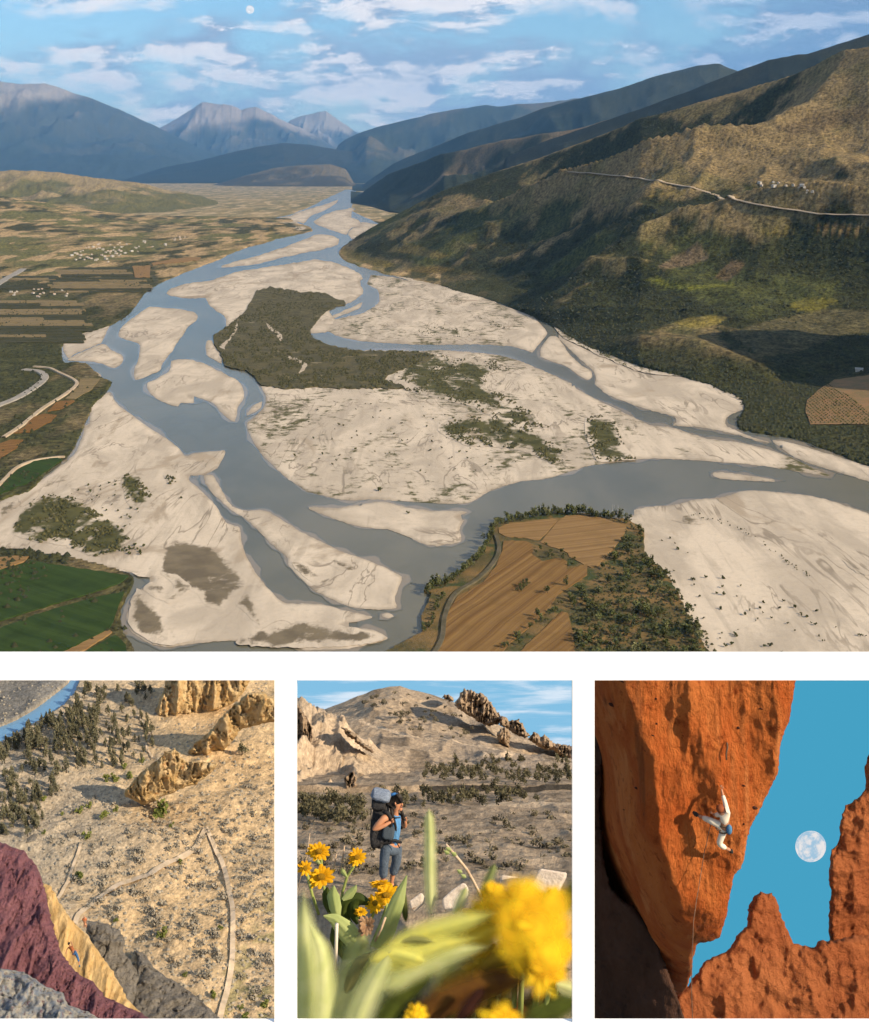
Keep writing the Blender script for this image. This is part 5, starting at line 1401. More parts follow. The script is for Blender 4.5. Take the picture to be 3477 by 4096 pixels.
for x, y in scatter(Q('F', [(1480, 0), (1740, 0), (1740, 1110), (1480, 1110), (1540, 740), (1520, 400)]), 50, 66):
    plant2(sage, 'sagebrush', x, y, rs.uniform(0.7, 1.5), 'grey sagebrush right of the main footpath', 'shrub', 'sagebrush right of the path')
sc_ = np.array(scatter([(-5, 684), (280, 684), (280, 1030), (60, 1030), (30, 860), (-5, 850)], 3200, 67)); sc_ = sc_[~inside(sc_[:, 0], sc_[:, 1], riv2)]
pp = [G2(x, y, gz(x, y)) for x, y in sc_]
bl = blobs('dry_tufts', 'tiny dry tufts and stones strewn over the sandy slope', pp, rng.uniform(0.1, 0.42, len(pp)), m_sage, 9)
# the two tiny climbers
def F2(x, y, d=0):
    X, Y = Q('F', [(x, y)])[0]
    return P(X, Y, (190 - (Y - 900) * 0.10 - (X - 60) * 0.02) - 3.4 - d)
c2 = empty('person', F2(470, 668)); bpy.context.view_layer.update()
m_blue = noisy('blue_trousers', (0.05, 0.14, 0.30), (0.035, 0.10, 0.22), 3.0)
m_orange = mat('rust_vest', (0.34, 0.11, 0.04), 0.85)
bd = [(F2(474, 668, .3), .22), (F2(462, 652, .4), .25), (F2(450, 636, .3), .2), (F2(444, 624, .3), .09), (F2(440, 612, .3), .17),
      (F2(436, 634, .3), .10), (F2(424, 652, .1), .08), (F2(420, 680, 0), .07), (F2(462, 628, .2), .10), (F2(456, 606, .0), .08), (F2(448, 596, -.1), .06),
      (F2(484, 676, .3), .19), (F2(494, 700, .5), .15), (F2(502, 728, .2), .11), (F2(506, 752, 0), .09), (F2(470, 684, .3), .18), (F2(486, 652, .6), .14), (F2(494, 656, .2), .10)]
be = [(0, 1), (1, 2), (2, 3), (3, 4), (2, 5), (5, 6), (6, 7), (2, 8), (8, 9), (9, 10), (0, 11), (11, 12), (12, 13), (13, 14), (0, 15), (15, 16), (16, 17)]
pin(skin('body', bd, be, m_skin, sub=1), c2)
tr = [0, 11, 12, 13, 15, 16]; mp = {v: i for i, v in enumerate(tr)}
pin(skin('trousers', [(bd[i][0], bd[i][1] + .035) for i in tr], [(mp[a], mp[b]) for a, b in be if a in mp and b in mp], m_blue, sub=1), c2)
tr = [0, 1, 2, 5, 8]; mp = {v: i for i, v in enumerate(tr)}
pin(skin('top', [(bd[i][0], bd[i][1] + .03) for i in tr], [(mp[a], mp[b]) for a, b in be if a in mp and b in mp], m_orange, sub=1), c2)
hd = bpy.data.objects.new('hair', sphere_mesh('hair', .2, mat('dark_hair', (0.015, 0.012, 0.01), 0.7), 12, 8)); COL.objects.link(hd)
hd.matrix_world = Matrix.Translation(F2(438, 610, .36)); pin(hd, c2)
pin(tube('shoe', [F2(506, 746), F2(505, 760)], [.13, .1], mat('teal_shoe', (0.02, 0.1, 0.16), .7)), c2)
tag(c2, 'tiny climber in blue trousers and rust top on the yellow rock face', 'person')
X, Y = Q('F', [(540, 480)])[0]
b2p = P(X, Y, 196.5)
b2 = empty('person', b2p); bpy.context.view_layer.update()
u2 = FR2.to_3x3()
bp = lambda x, z, y=0: b2p + u2 @ Vector((x, y, z))
bd2 = [(bp(0, .1), .2), (bp(0, .5), .24), (bp(0, .95), .22), (bp(0, 1.15), .1), (bp(0, 1.4), .17), (bp(.3, .9), .1), (bp(.4, .5), .08), (bp(-.3, .9), .1), (bp(-.35, .5), .08), (bp(.15, -.3), .14), (bp(.15, -.9), .1), (bp(-.15, -.3), .14), (bp(-.15, -.9), .1)]
be2 = [(0, 1), (1, 2), (2, 3), (3, 4), (2, 5), (5, 6), (2, 7), (7, 8), (0, 9), (9, 10), (0, 11), (11, 12)]
pin(skin('body', bd2, be2, m_skin, sub=1), b2)
pin(skin('jacket', [(bd2[i][0], bd2[i][1] + .04) for i in (1, 2, 5, 7)], [(0, 1), (1, 2), (1, 3)], mat('orange_jacket', (0.6, 0.12, 0.02), .8), sub=1), b2)
tag(b2, 'tiny belayer in an orange jacket at the foot of the yellow face', 'person')

# ================================================================== HIKER AND FLOWERS (lower middle view)
FR3 = tilt_frame(28)
up3 = np.array(FR3.to_3x3() @ Vector((0, 0, 1)))
def loft(name, label, rows, x0, x1, nc, sub, m, colfn, amp, scale, seed, ampf=None, kind='structure', rag=0.0):
    """land sheet through rows of (px, py, depth) stations"""
    px = np.linspace(x0, x1, nc)
    py = []; dd = []
    for r in rows:
        a = np.array(r, float)
        py.append(np.interp(px, a[:, 0], a[:, 1])); dd.append(np.interp(px, a[:, 0], a[:, 2]))
    PY, DD, TT = [], [], []
    for i in range(len(rows) - 1):
        n = sub[i]
        for k in range(n):
            t = k / n
            PY.append(py[i] * (1 - t) + py[i + 1] * t)
            DD.append(1 / ((1 / dd[i]) * (1 - t) + (1 / dd[i + 1]) * t)); TT.append(i + t)
    PY.append(py[-1]); DD.append(dd[-1]); TT.append(len(rows) - 1.0)
    PY = np.array(PY); DD = np.array(DD); TT = np.array(TT)
    PX = np.broadcast_to(px, PY.shape)
    V = PV(PX.ravel(), PY.ravel(), DD.ravel())
    n1 = ridged(V[:, 0] / scale, V[:, 2] / scale, V[:, 1] / scale, o=5, s=seed) - 0.55
    T = np.repeat(TT, nc)
    a = amp if ampf is None else amp * ampf(T, PX.ravel(), PY.ravel())
    V = V + up3 * (n1 * a)[:, None]
    c = colfn(V, T, PX.ravel(), PY.ravel())
    c = c * (0.82 + 0.36 * rng.random(len(c)))[:, None]
    ob = new_mesh(name, V, grid_faces(len(TT), nc), m, attrs={'col': c})
    tag(ob, label, kind=kind)
    return ob, px, PY, DD
m_hill = mat('dry_hill_soil', (0.3, 0.22, 0.14), 0.95, 0.1)
def _bh(t, b):
    a = t.node('ShaderNodeAttribute', attribute_name='col')
    pos = t.node('ShaderNodeNewGeometry').outputs['Position']
    f = t.noise(pos, 3.0, 5, 0.7); g = t.noise(pos, 0.6, 4, 0.6)
    k = t.math('ADD', t.math('MULTIPLY', t.step(f, 0.3, 0.7), 0.5), t.math('ADD', t.math('MULTIPLY', g, 0.5), 0.5))
    t.l.new(t.mix(1.0, a.outputs['Color'], t.node('ShaderNodeCombineXYZ', i_0=k, i_1=k, i_2=k).outputs[0], 'MULTIPLY'), b.inputs['Base Color'])
    bn = t.node('ShaderNodeBump', i_Strength=0.8, i_Distance=0.2)
    t.l.new(f, bn.inputs['Height']); t.l.new(bn.outputs[0], b.inputs['Normal'])
_bh(NT(m_hill.node_tree), m_hill.node_tree.nodes['Principled BSDF'])
def C3(pts, d): return [(x, y, d) for x, y in Q('C', pts)]
def D3(pts, d): return [(x, y, d) for x, y in Q('D', pts)]
TANC = np.array((0.40, 0.30, 0.20)); DKC = np.array((0.18, 0.135, 0.09)); PALE = np.array((0.56, 0.42, 0.28)); GREYC = np.array((0.32, 0.25, 0.18))
skyline = C3([(-80, 260), (100, 240), (180, 215), (300, 165), (400, 130), (500, 88), (600, 70), (660, 68), (720, 92), (800, 106), (880, 125), (960, 150), (1040, 172), (1100, 232), (1200, 280), (1300, 330), (1480, 405), (1650, 470), (1764, 505), (1900, 540)], 104)
def col_hill(V, T, X, Y):
    n = fbm(V[:, 0] / 6, V[:, 2] / 6, o=5, s=301); n2 = fbm(V[:, 0] / 1.2, V[:, 2] / 1.2, o=4, s=302)
    c = GREYC + (TANC - GREYC) * sstep(n, 0.38, 0.6)[:, None]
    c = c + (DKC - c) * (sstep(n2, 0.56, 0.68) * 0.75)[:, None]
    for pts, wd in ((Q('C', [(320, 290), (460, 330), (700, 375), (900, 420), (1100, 450), (1250, 480), (1380, 500)]), 1.3), (Q('C', [(1380, 500), (1260, 515), (1180, 535)]), 1.0)):
        best = np.full(len(X), 1e9)
        for (xa, ya), (xb, yb) in zip(pts[:-1], pts[1:]):
            t = np.clip(((X - xa) * (xb - xa) + (Y - ya) * (yb - ya)) / ((xb - xa) ** 2 + (yb - ya) ** 2), 0, 1)
            best = np.minimum(best, np.hypot(X - xa - t * (xb - xa), Y - ya - t * (yb - ya)))
        c = np.where((best < wd)[:, None], PALE, c)
    return c
loft('hillside', 'big bare tan hill under the pale sky behind the hiker',
     [C3([(-80, 640), (2000, 640)], 70), C3([(-80, 595), (700, 590), (2000, 600)], 76), C3([(-80, 460), (700, 390), (1200, 460), (2000, 570)], 89), skyline, C3([(-80, 320), (600, 200), (1764, 560), (1900, 600)], 110)],
     288, 583, 230, [14, 60, 90, 10], m_hill, col_hill, 1.3, 7.5, 31, ampf=lambda T, X, Y: np.where(T < 2.85, 1.0, 0.35) * np.clip(T, 0, 1))
lsh = C3([(-80, 180), (0, 190), (40, 188), (80, 205), (110, 222), (140, 214), (190, 225), (240, 262), (300, 300), (360, 350), (420, 400), (480, 440), (540, 480), (600, 520), (680, 580), (780, 640), (850, 690), (2000, 760)], 80)
def col_left(V, T, X, Y):
    n = fbm(V[:, 0] / 3, V[:, 2] / 3, o=5, s=311); n2 = ridged(V[:, 0] / 1.6, V[:, 2] / 2.2, o=4, s=312)
    c = TANC * 1.05 + (PALE - TANC) * sstep(n, 0.5, 0.7)[:, None]
    c = c + (np.array((0.27, 0.19, 0.115)) - c) * sstep(n2, 0.62, 0.8)[:, None]
    return c
loft('hillside', 'craggy golden slope at the left of the hiker view',
     [C3([(-80, 830), (500, 800), (800, 720), (2000, 800)], 62), C3([(-80, 500), (400, 620), (780, 690), (2000, 780)], 70), lsh, C3([(-80, 260), (500, 500), (850, 720), (2000, 790)], 84)],
     288, 440, 150, [90, 90, 10], m_hill, col_left, 2.3, 3.2, 33, ampf=lambda T, X, Y: 0.35 + 0.65 * sstep(-X, -390, -310))
def col_flat(V, T, X, Y):
    n = fbm(V[:, 0] / 4, V[:, 1] / 4, o=5, s=321); n2 = fbm(V[:, 0] / 0.7, V[:, 1] / 0.9, o=4, s=322)
    c = TANC * 0.85 + (DKC - TANC * 0.85) * (sstep(n2 * 0.6 + n * 0.4, 0.47, 0.6) * 0.8)[:, None]
    c = c + (PALE * 0.9 - c) * (sstep(n, 0.6, 0.72) * 0.6)[:, None]
    band = (T > 4.0) & (T < 5.0) & (X > 426)
    c = np.where(band[:, None], np.array((0.05, 0.043, 0.035)), c)
    road = ((np.abs(Y - Q('C', [(0, 648)])[0][1]) < 1.0) & (X > 420)) | ((np.abs(Y - Q('C', [(0, 815)])[0][1]) < 1.2) & (X > 480))
    c = np.where(road[:, None], PALE * 0.9, c)
    return c
loft('dry_plain', 'scrubby tan ground falling away behind the hiker',
     [D3([(-80, 1250), (2000, 1250)], 29), D3([(-80, 420), (2000, 420)], 32), D3([(-80, 240), (700, 250), (2000, 200)], 35.5), C3([(-80, 860), (2000, 850)], 50),
      C3([(-80, 745), (2000, 738)], 60), C3([(-80, 700), (860, 700), (1000, 692), (2000, 702)], 60.3), C3([(-80, 590), (2000, 590)], 78)],
     288, 583, 230, [10, 20, 70, 36, 14, 36], m_hill, col_flat, 0.28, 2.0, 35, ampf=lambda T, X, Y: np.clip((T - 1) * 0.8, 0.25, 1))
# crags on the right ridge
m_crag = rockmat('brown_crag', (0.29, 0.205, 0.13), (0.38, 0.275, 0.18), (0.16, 0.11, 0.08), 0.35, 0.9, 1.0, 1.6, (1.5, 1, 0.6), (0.11, 0.08, 0.065), 0.3)
for i, (lab, o_, d) in enumerate((
    ('tallest brown crag on the ridge right of the summit', Q('C', [(1003, 185), (1030, 150), (1045, 105), (1068, 86), (1090, 100), (1112, 92), (1136, 108), (1160, 118), (1175, 106), (1195, 130), (1222, 162), (1240, 185), (1282, 232), (1300, 270), (1290, 310), (1220, 325), (1150, 292), (1085, 245), (1040, 222)]), 96),
    ('middle crag stepping down the right ridge', Q('C', [(1285, 262), (1330, 262), (1348, 288), (1380, 286), (1410, 278), (1440, 318), (1455, 350), (1490, 385), (1440, 395), (1380, 370), (1320, 330), (1290, 310)]), 95),
    ('small pinnacle standing on the slope below the ridge', Q('C', [(1265, 375), (1300, 340), (1330, 328), (1352, 350), (1355, 400), (1350, 460), (1310, 435), (1280, 415)]), 92),
    ('low jagged crags at the right end of the ridge', Q('C', [(1470, 405), (1500, 358), (1530, 368), (1552, 398), (1570, 372), (1600, 402), (1640, 432), (1700, 438), (1764, 450), (1860, 470), (1860, 580), (1760, 560), (1700, 522), (1620, 475), (1550, 462)]), 92),
    ('rock knob between the summit and the tallest crag', Q('C', [(925, 140), (940, 122), (965, 120), (985, 140), (1000, 150), (1000, 170), (950, 160)]), 100),
    ('broken cliff on the left slope of the hiker view', Q('C', [(-60, 195), (20, 190), (60, 240), (110, 330), (110, 420), (80, 440), (30, 380), (-60, 350)]), 73),
    ('dark pillar rock low on the left slope', Q('C', [(310, 650), (330, 620), (370, 605), (390, 640), (385, 710), (350, 735), (312, 730)]), 61),
    ('stepped outcrop on the left slope edge', Q('C', [(290, 330), (330, 340), (380, 370), (420, 420), (480, 450), (500, 490), (440, 470), (390, 430), (340, 390)]), 74),
)):
    rock('crag', lab, o_, (lambda dd_: (lambda x, y: dd_ + 0 * x))(d), 0.8, 4, 2.5, 1.4, 2.0, 0.6, m_crag, 41 + i, 'crag', amp2=0.8, scale2=0.7, jag=0.6, crack=0.7, stretch=(2.4, 1, .6), step=1.3)
def _sk3(t, e):
    v = t.node('ShaderNodeTexCoord').outputs['Object']
    f = t.noise(t.mapping(v, rot=(0, R(-4), 0), scale=(0.35, 1, 3.2)), 0.22, 6, 0.6, 0.3)
    t.l.new(t.mix(t.step(f, 0.46, 0.66), (0.19, 0.43, 0.63), (0.56, 0.66, 0.76)), e.inputs[0]); e.inputs[1].default_value = 0.8
skyboard('streaked_sky', 'light blue sky with thin white streaks above the tan hill', 288, 668, 583, 800, 111, FR3, _sk3)
# trees on the plain and the hill
m_jun3 = leaf_mat('plain_juniper_leaves', (0.075, 0.065, 0.035), (0.15, 0.13, 0.07), (0.06, 0.055, 0.03))
jun3 = [[('tree', crown_mesh('juniper', 90, .34, .34, .5, .52, 0.085, s + 171, m_jun3, cone=0.5, lumps=4))] for s in range(5)]
def plant3(x, y, d, s, lab, grp, protos=None, name='desert_juniper', cat='tree'):
    tag(place(rs.choice(protos or jun3), name, P(x, y, d) - Vector(up3) * 0.05, (s, s, s * rs.uniform(.9, 1.2)), rs.uniform(0, 6), frame=FR3), lab, cat, grp)
def dplain(py):
    st = [(Q('D', [(0, 420)])[0][1], 32), (Q('D', [(0, 240)])[0][1], 35.5), (Q('C', [(0, 855)])[0][1], 50), (Q('C', [(0, 740)])[0][1], 60), (Q('C', [(0, 700)])[0][1], 60.3), (Q('C', [(0, 590)])[0][1], 78)]
    ys = [a for a, b in st][::-1]; ds = [1 / b for a, b in st][::-1]
    return 1 / float(np.interp(py, ys, ds))
for x, y in scatter(Q('C', [(720, 620), (1000, 560), (1300, 540), (1764, 560), (1764, 690), (900, 690)]), 130, 71):
    plant3(x, y, dplain(y) if y > Q('C', [(0, 595)])[0][1] else 79 - 0.0, rs.uniform(.4, .75), 'tiny dark juniper on the plateau at the foot of the big hill', 'junipers of the far plateau')
for x, y in scatter(Q('C', [(500, 760), (900, 745), (1500, 745), (1580, 800), (1300, 830), (700, 850)]), 70, 72):
    plant3(x, y, dplain(y), rs.uniform(.38, .7), 'small juniper on the flat behind the hiker', 'junipers of the flat')
for x, y in scatter(Q('C', [(-40, 820), (150, 790), (440, 830), (460, 960), (200, 960), (-40, 900)]), 80, 73):
    plant3(x, y, dplain(y), rs.uniform(.4, .75), 'dark juniper in the grove left of the hiker', 'junipers of the left grove')
m_bsh3 = leaf_mat('plain_scrub', (0.10, 0.085, 0.055), (0.19, 0.16, 0.10))
shr3 = [[('shrub', crown_mesh('shrub', 60, .30, .30, .2, .17, 0.07, s + 191, m_bsh3))] for s in range(4)]
for x, y in scatter(Q('C', [(700, 880), (1764, 860), (1764, 1100)]) + Q('D', [(1764, 130), (700, 190)]), 90, 74):
    plant3(x, y, dplain(y), rs.uniform(.3, .8), 'small dark shrub on the bare slope right of the hiker', 'shrubs right of the hiker', shr3, 'dry_shrub', 'shrub')
for x, y in scatter(Q('C', [(-40, 960), (470, 960), (500, 1100)]) + Q('D', [(500, 200), (-40, 200)]), 60, 75):
    plant3(x, y, dplain(y), rs.uniform(.3, .8), 'small dark shrub on the slope left of the hiker', 'shrubs left of the hiker', shr3, 'dry_shrub', 'shrub')
hp = Q('C', [(420, 170), (560, 110), (720, 110), (900, 150), (1000, 230), (1200, 330), (1000, 420), (700, 340), (480, 260)])
for x, y in scatter(hp, 60, 76):
    yk = np.interp(x, [a[0] for a in skyline], [a[1] for a in skyline])
    yb = Q('C', [(0, 420)])[0][1]
    t = np.clip((yb - y) / (yb - yk), 0, 1)
    plant3(x, y, 1 / ((1 - t) / 87.0 + t / 103.5) - 1.2, rs.uniform(.5, .9), 'dark speck of a shrub on the upper slope of the big hill', 'shrubs of the big hill', shr3, 'dry_shrub', 'shrub')

# ---- the hiker
HD = 35.0
def Hh(x, y, d=0.0):
    return P(*Q('H', [(x, y)])[0], HD + d)
HS = 0.2405 / 4 * HD / FPX          # metres per enlargement pixel
m_denim = noisy('blue_grey_cotton', (0.105, 0.135, 0.175), (0.075, 0.10, 0.135), 8.0, bump=0.4, bscale=20)
m_top = noisy('bright_blue_shirt', (0.09, 0.25, 0.50), (0.13, 0.33, 0.60), 9.0, bump=0.5, bscale=14, stretch=(2, 2, .6))
m_black = mat('black_nylon', (0.018, 0.017, 0.018), 0.75)
m_hair2 = noisy('black_hair', (0.012, 0.009, 0.007), (0.03, 0.022, 0.017), 30, 0.55, stretch=(1, 1, .2))
m_skin2 = mat('tanned_skin', (0.46, 0.205, 0.105), 0.55, 0.3)
hk = empty('person', Hh(620, 1880)); bpy.context.view_layer.update()
B3 = [(Hh(690, 1190), 105 * HS), (Hh(715, 1080), 92 * HS), (Hh(735, 930), 108 * HS), (Hh(735, 770), 120 * HS), (Hh(745, 695), 70 * HS), (Hh(755, 640), 48 * HS), (Hh(768, 560), 58 * HS), (Hh(782, 480), 82 * HS), (Hh(775, 410), 84 * HS),
      (Hh(640, 720, -.28), 66 * HS), (Hh(585, 700, -.42), 62 * HS), (Hh(480, 810, -.50), 52 * HS), (Hh(385, 905, -.50), 42 * HS), (Hh(480, 880, -.52), 40 * HS), (Hh(590, 830, -.50), 33 * HS), (Hh(650, 795, -.46), 27 * HS), (Hh(690, 775, -.44), 26 * HS),
      (Hh(810, 720, .30), 60 * HS), (Hh(880, 790, .34), 48 * HS), (Hh(915, 870, .30), 40 * HS), (Hh(925, 800, .16), 28 * HS), (Hh(915, 750, .10), 26 * HS),
      (Hh(590, 1230, -.22), 84 * HS), (Hh(565, 1480, -.24), 60 * HS), (Hh(555, 1720, -.22), 42 * HS), (Hh(550, 1850, -.2), 36 * HS), (Hh(600, 1880, -.24), 30 * HS),
      (Hh(780, 1230, .18), 84 * HS), (Hh(775, 1450, .2), 62 * HS), (Hh(710, 1660, .24), 44 * HS), (Hh(690, 1820, .24), 34 * HS), (Hh(745, 1850, .2), 30 * HS)]
E3 = [(0, 1), (1, 2), (2, 3), (3, 4), (4, 5), (5, 6), (6, 7), (7, 8), (3, 9), (9, 10), (10, 11), (11, 12), (12, 13), (13, 14), (14, 15), (15, 16), (3, 17), (17, 18), (18, 19), (19, 20), (20, 21), (0, 22), (22, 23), (23, 24), (24, 25), (25, 26), (0, 27), (27, 28), (28, 29), (29, 30), (30, 31)]
pin(skin('body', B3, E3, m_skin2), hk)
def wear(name, idx, g, m, extra=None):
    mp = {v: i for i, v in enumerate(idx)}
    pts = [(B3[i][0], (B3[i][1] + g * HS) if not extra or i not in extra else extra[i] * HS) for i in idx]
    return pin(skin(name, pts, [(mp[a], mp[b]) for a, b in E3 if a in mp and b in mp], m), hk)
wear('shirt', [0, 1, 2, 3, 4, 9, 17], 12, m_top)
wear('cropped_trousers', [0, 22, 23, 24, 27, 28, 29], 16, m_denim, {24: 76, 29: 78, 23: 80, 28: 84})
# head details: nose, chin, lips, eye, ear, hair, braids, headband
def part(name, pts, rad, m, n=10): return pin(tube(name, pts, [r * HS for r in rad], m, n=n), hk)
part('nose', [Hh(842, 440, -.03), Hh(862, 478, -.03), Hh(872, 500, -.03), Hh(855, 508, -.03)], [14, 19, 16, 8], m_skin2)
part('chin', [Hh(820, 575, -.03), Hh(852, 568, -.03), Hh(862, 552, -.03)], [30, 26, 16], m_skin2)
part('lip', [Hh(846, 528, -.08), Hh(862, 526, -.03), Hh(858, 534, .03)], [8, 10, 7], mat('lips', (0.32, 0.09, 0.06), .5), 6)
part('eye', [Hh(836, 452, -.10), Hh(846, 452, -.07)], [9, 7], mat('dark_eye', (0.02, 0.015, 0.012), .3), 6)
part('eyebrow', [Hh(815, 430, -.12), Hh(838, 426, -.11), Hh(852, 432, -.07)], [6, 7, 4], m_hair2, 6)
part('ear', [Hh(752, 455, -.16), Hh(758, 480, -.165), Hh(760, 505, -.15)], [12, 15, 9], m_skin2)
hr = [(Hh(748, 400, .0), 92 * HS), (Hh(720, 450, .02), 84 * HS), (Hh(700, 510, .03), 66 * HS), (Hh(692, 570, .02), 46 * HS), (Hh(790, 372, .0), 62 * HS), (Hh(818, 392, .0), 40 * HS)]
pin(skin('hair', hr, [(0, 1), (1, 2), (2, 3), (0, 4), (4, 5)], m_hair2), hk)
part('braid', [Hh(690, 560, -.26), Hh(705, 660, -.30), Hh(735, 760, -.34), Hh(760, 860, -.36), Hh(770, 930, -.36)], [30, 28, 25, 22, 12], m_hair2)
part('braid', [Hh(850, 580, .2), Hh(880, 660, .24), Hh(905, 780, .24), Hh(915, 880, .24)], [26, 26, 24, 12], m_hair2)
part('headband', [Hh(665, 345, -.05), Hh(700, 325, -.12), Hh(745, 312, -.12), Hh(780, 310, -.02)], [20, 22, 20, 14], mat('blue_band', (0.03, 0.13, 0.34), .8))
for (bx, by, bd_, sg) in ((695, 772, -.46, 1), (918, 745, .08, 1)):
    for k, (dx, dy) in enumerate(((30, -34), (38, -20), (40, -4), (34, 12))):
        part('finger', [Hh(bx, by + k * 9 - 12, bd_), Hh(bx + dx * .6, by + dy * .7, bd_ - .03), Hh(bx + dx * .8, by + dy * .5 + 12, bd_ + .05)], [11, 10, 8], m_skin2, 6)
    part('thumb', [Hh(bx - 8, by - 14, bd_ - .02), Hh(bx + 8, by - 36, bd_ - .05), Hh(bx + 26, by - 44, bd_)], [11, 10, 8], m_skin2, 6)
part('shoe', [Hh(530, 1862, -.2), Hh(580, 1880, -.24), Hh(650, 1890, -.26)], [40, 40, 24], m_black)
part('shoe', [Hh(670, 1832, .24), Hh(720, 1850, .22), Hh(790, 1858, .2)], [38, 38, 24], m_black)
tag(hk, 'hiker with dark braids in blue top and cropped trousers carrying a rucksack', 'person')
# rucksack: a thing of its own on her back
bk = empty('backpack', Hh(500, 1160, -.05)); bpy.context.view_layer.update()
def ball(name, x, y, d, rx, ry, rz, m, root, rot=0):
    o = bpy.data.objects.new(name, superball(m)); COL.objects.link(o)
    o.matrix_world = Matrix.Translation(Hh(x, y, d)) @ FR3 @ Matrix.Rotation(R(rot), 4, 'Y') @ Matrix.Diagonal((rx * HS, ry, rz * HS, 1))
    return pin(o, root)
_sb = {}
def superball(m):
    if m.name in _sb: return _sb[m.name]
    v = []; f = []; nu, nv = 28, 18
    pw = lambda a: math.copysign(abs(a) ** 0.55, a)
    for i in range(nv + 1):
        th = math.pi * i / nv
        for j in range(nu):
            a = 2 * math.pi * j / nu
            q = (pw(math.sin(th)) * pw(math.cos(a)), pw(math.sin(th)) * pw(math.sin(a)), pw(math.cos(th)))
            k = 1 + 0.06 * math.sin(5 * a + 3 * th) * math.sin(4 * th)
            v.append((q[0] * k, q[1] * k, q[2] * k))
    for i in range(nv):
        for j in range(nu):
            f.append((i * nu + j, (i + 1) * nu + j, (i + 1) * nu + (j + 1) % nu, i * nu + (j + 1) % nu))
    _sb[m.name] = new_mesh('pack_shape', v, f, m, smooth=True, link=False)
    return _sb[m.name]
m_pack = noisy('dark_pack_fabric', (0.022, 0.021, 0.022), (0.05, 0.047, 0.047), 7, 0.8, bump=0.5, bscale=9)
m_lid = noisy('pale_blue_pack_lid', (0.34, 0.40, 0.50), (0.22, 0.26, 0.34), 5, 0.7, bump=0.6, bscale=8)
ball('pack_body', 490, 800, .02, 135, .36, 360, m_pack, bk, 6)
ball('pack_collar', 480, 470, .02, 120, .30, 110, m_pack, bk, 4)
ball('pack_lid', 520, 335, -.02, 165, .36, 100, m_lid, bk, 12)
ball('hip_pad', 590, 1090, -.12, 110, .30, 60, m_black, bk, -4)
ball('side_pocket', 640, 960, -.44, 100, .10, 100, noisy('mesh_pocket', (0.06, 0.075, 0.09), (0.04, 0.05, 0.06), 9), bk, 10)
for nm, pts, rad in (('shoulder_strap', [Hh(560, 600, -.36), Hh(640, 640, -.40), Hh(680, 720, -.42), Hh(690, 820, -.42), Hh(640, 930, -.42)], [30, 32, 30, 24, 18]),
                     ('shoulder_strap', [Hh(800, 640, .3), Hh(862, 680, .34), Hh(880, 780, .32), Hh(860, 900, .3)], [22, 24, 22, 16]),
                     ('chest_strap', [Hh(730, 712, -.36), Hh(790, 710, -.40), Hh(850, 706, .2)], [8, 8, 8]),
                     ('hip_belt', [Hh(600, 1110, -.3), Hh(680, 1085, -.40), Hh(770, 1090, -.36), Hh(850, 1120, .1)], [26, 24, 22, 20]),
                     ('strap_end', [Hh(760, 1100, -.4), Hh(800, 1160, -.42), Hh(830, 1215, -.42)], [9, 9, 8]),
                     ('strap_end', [Hh(440, 1080, -.3), Hh(375, 1140, -.3), Hh(370, 1200, -.3), Hh(415, 1238, -.3)], [9, 8, 8, 12]),
                     ('compression_cord', [Hh(350, 560, -.2), Hh(352, 800, -.25), Hh(355, 1060, -.2)], [9, 8, 8])):
    pin(tube(nm, pts, [r * HS for r in rad], m_black, n=8), bk)
tag(bk, 'big dark rucksack with pale blue lid on the back of the hiker', 'backpack')

# ---- foreground plants
def soft_mat2(name, c1, c2, soft=0.0, trans=0.25):
    m = mat(name, c1, 0.7, 0.2)
    t = NT(m.node_tree); b = t.n['Principled BSDF']
    pos = t.node('ShaderNodeNewGeometry').outputs['Position']
    f = t.noise(pos, 4.0, 3, 0.5)
    t.l.new(t.mix(t.step(f, 0.35, 0.65), c1, c2), b.inputs['Base Color'])
    tr = t.node('ShaderNodeBsdfTranslucent'); t.l.new(t.mix(t.step(f, 0.35, 0.65), c1, c2), tr.inputs[0])
    mx = t.node('ShaderNodeMixShader'); mx.inputs[0].default_value = trans
    t.l.new(b.outputs[0], mx.inputs[1]); t.l.new(tr.outputs[0], mx.inputs[2])
    out = t.n['Material Output']
    last = mx.outputs[0]
    if soft > 0:
        e = t.node('ShaderNodeAttribute', attribute_name='edge').outputs['Fac']
        tp = t.node('ShaderNodeBsdfTransparent'); m2 = t.node('ShaderNodeMixShader')
        t.l.new(t.step(e, 0.0, soft), m2.inputs[0]); t.l.new(tp.outputs[0], m2.inputs[1]); t.l.new(last, m2.inputs[2])
        last = m2.outputs[0]
    t.l.new(last, out.inputs['Surface'])
    return m
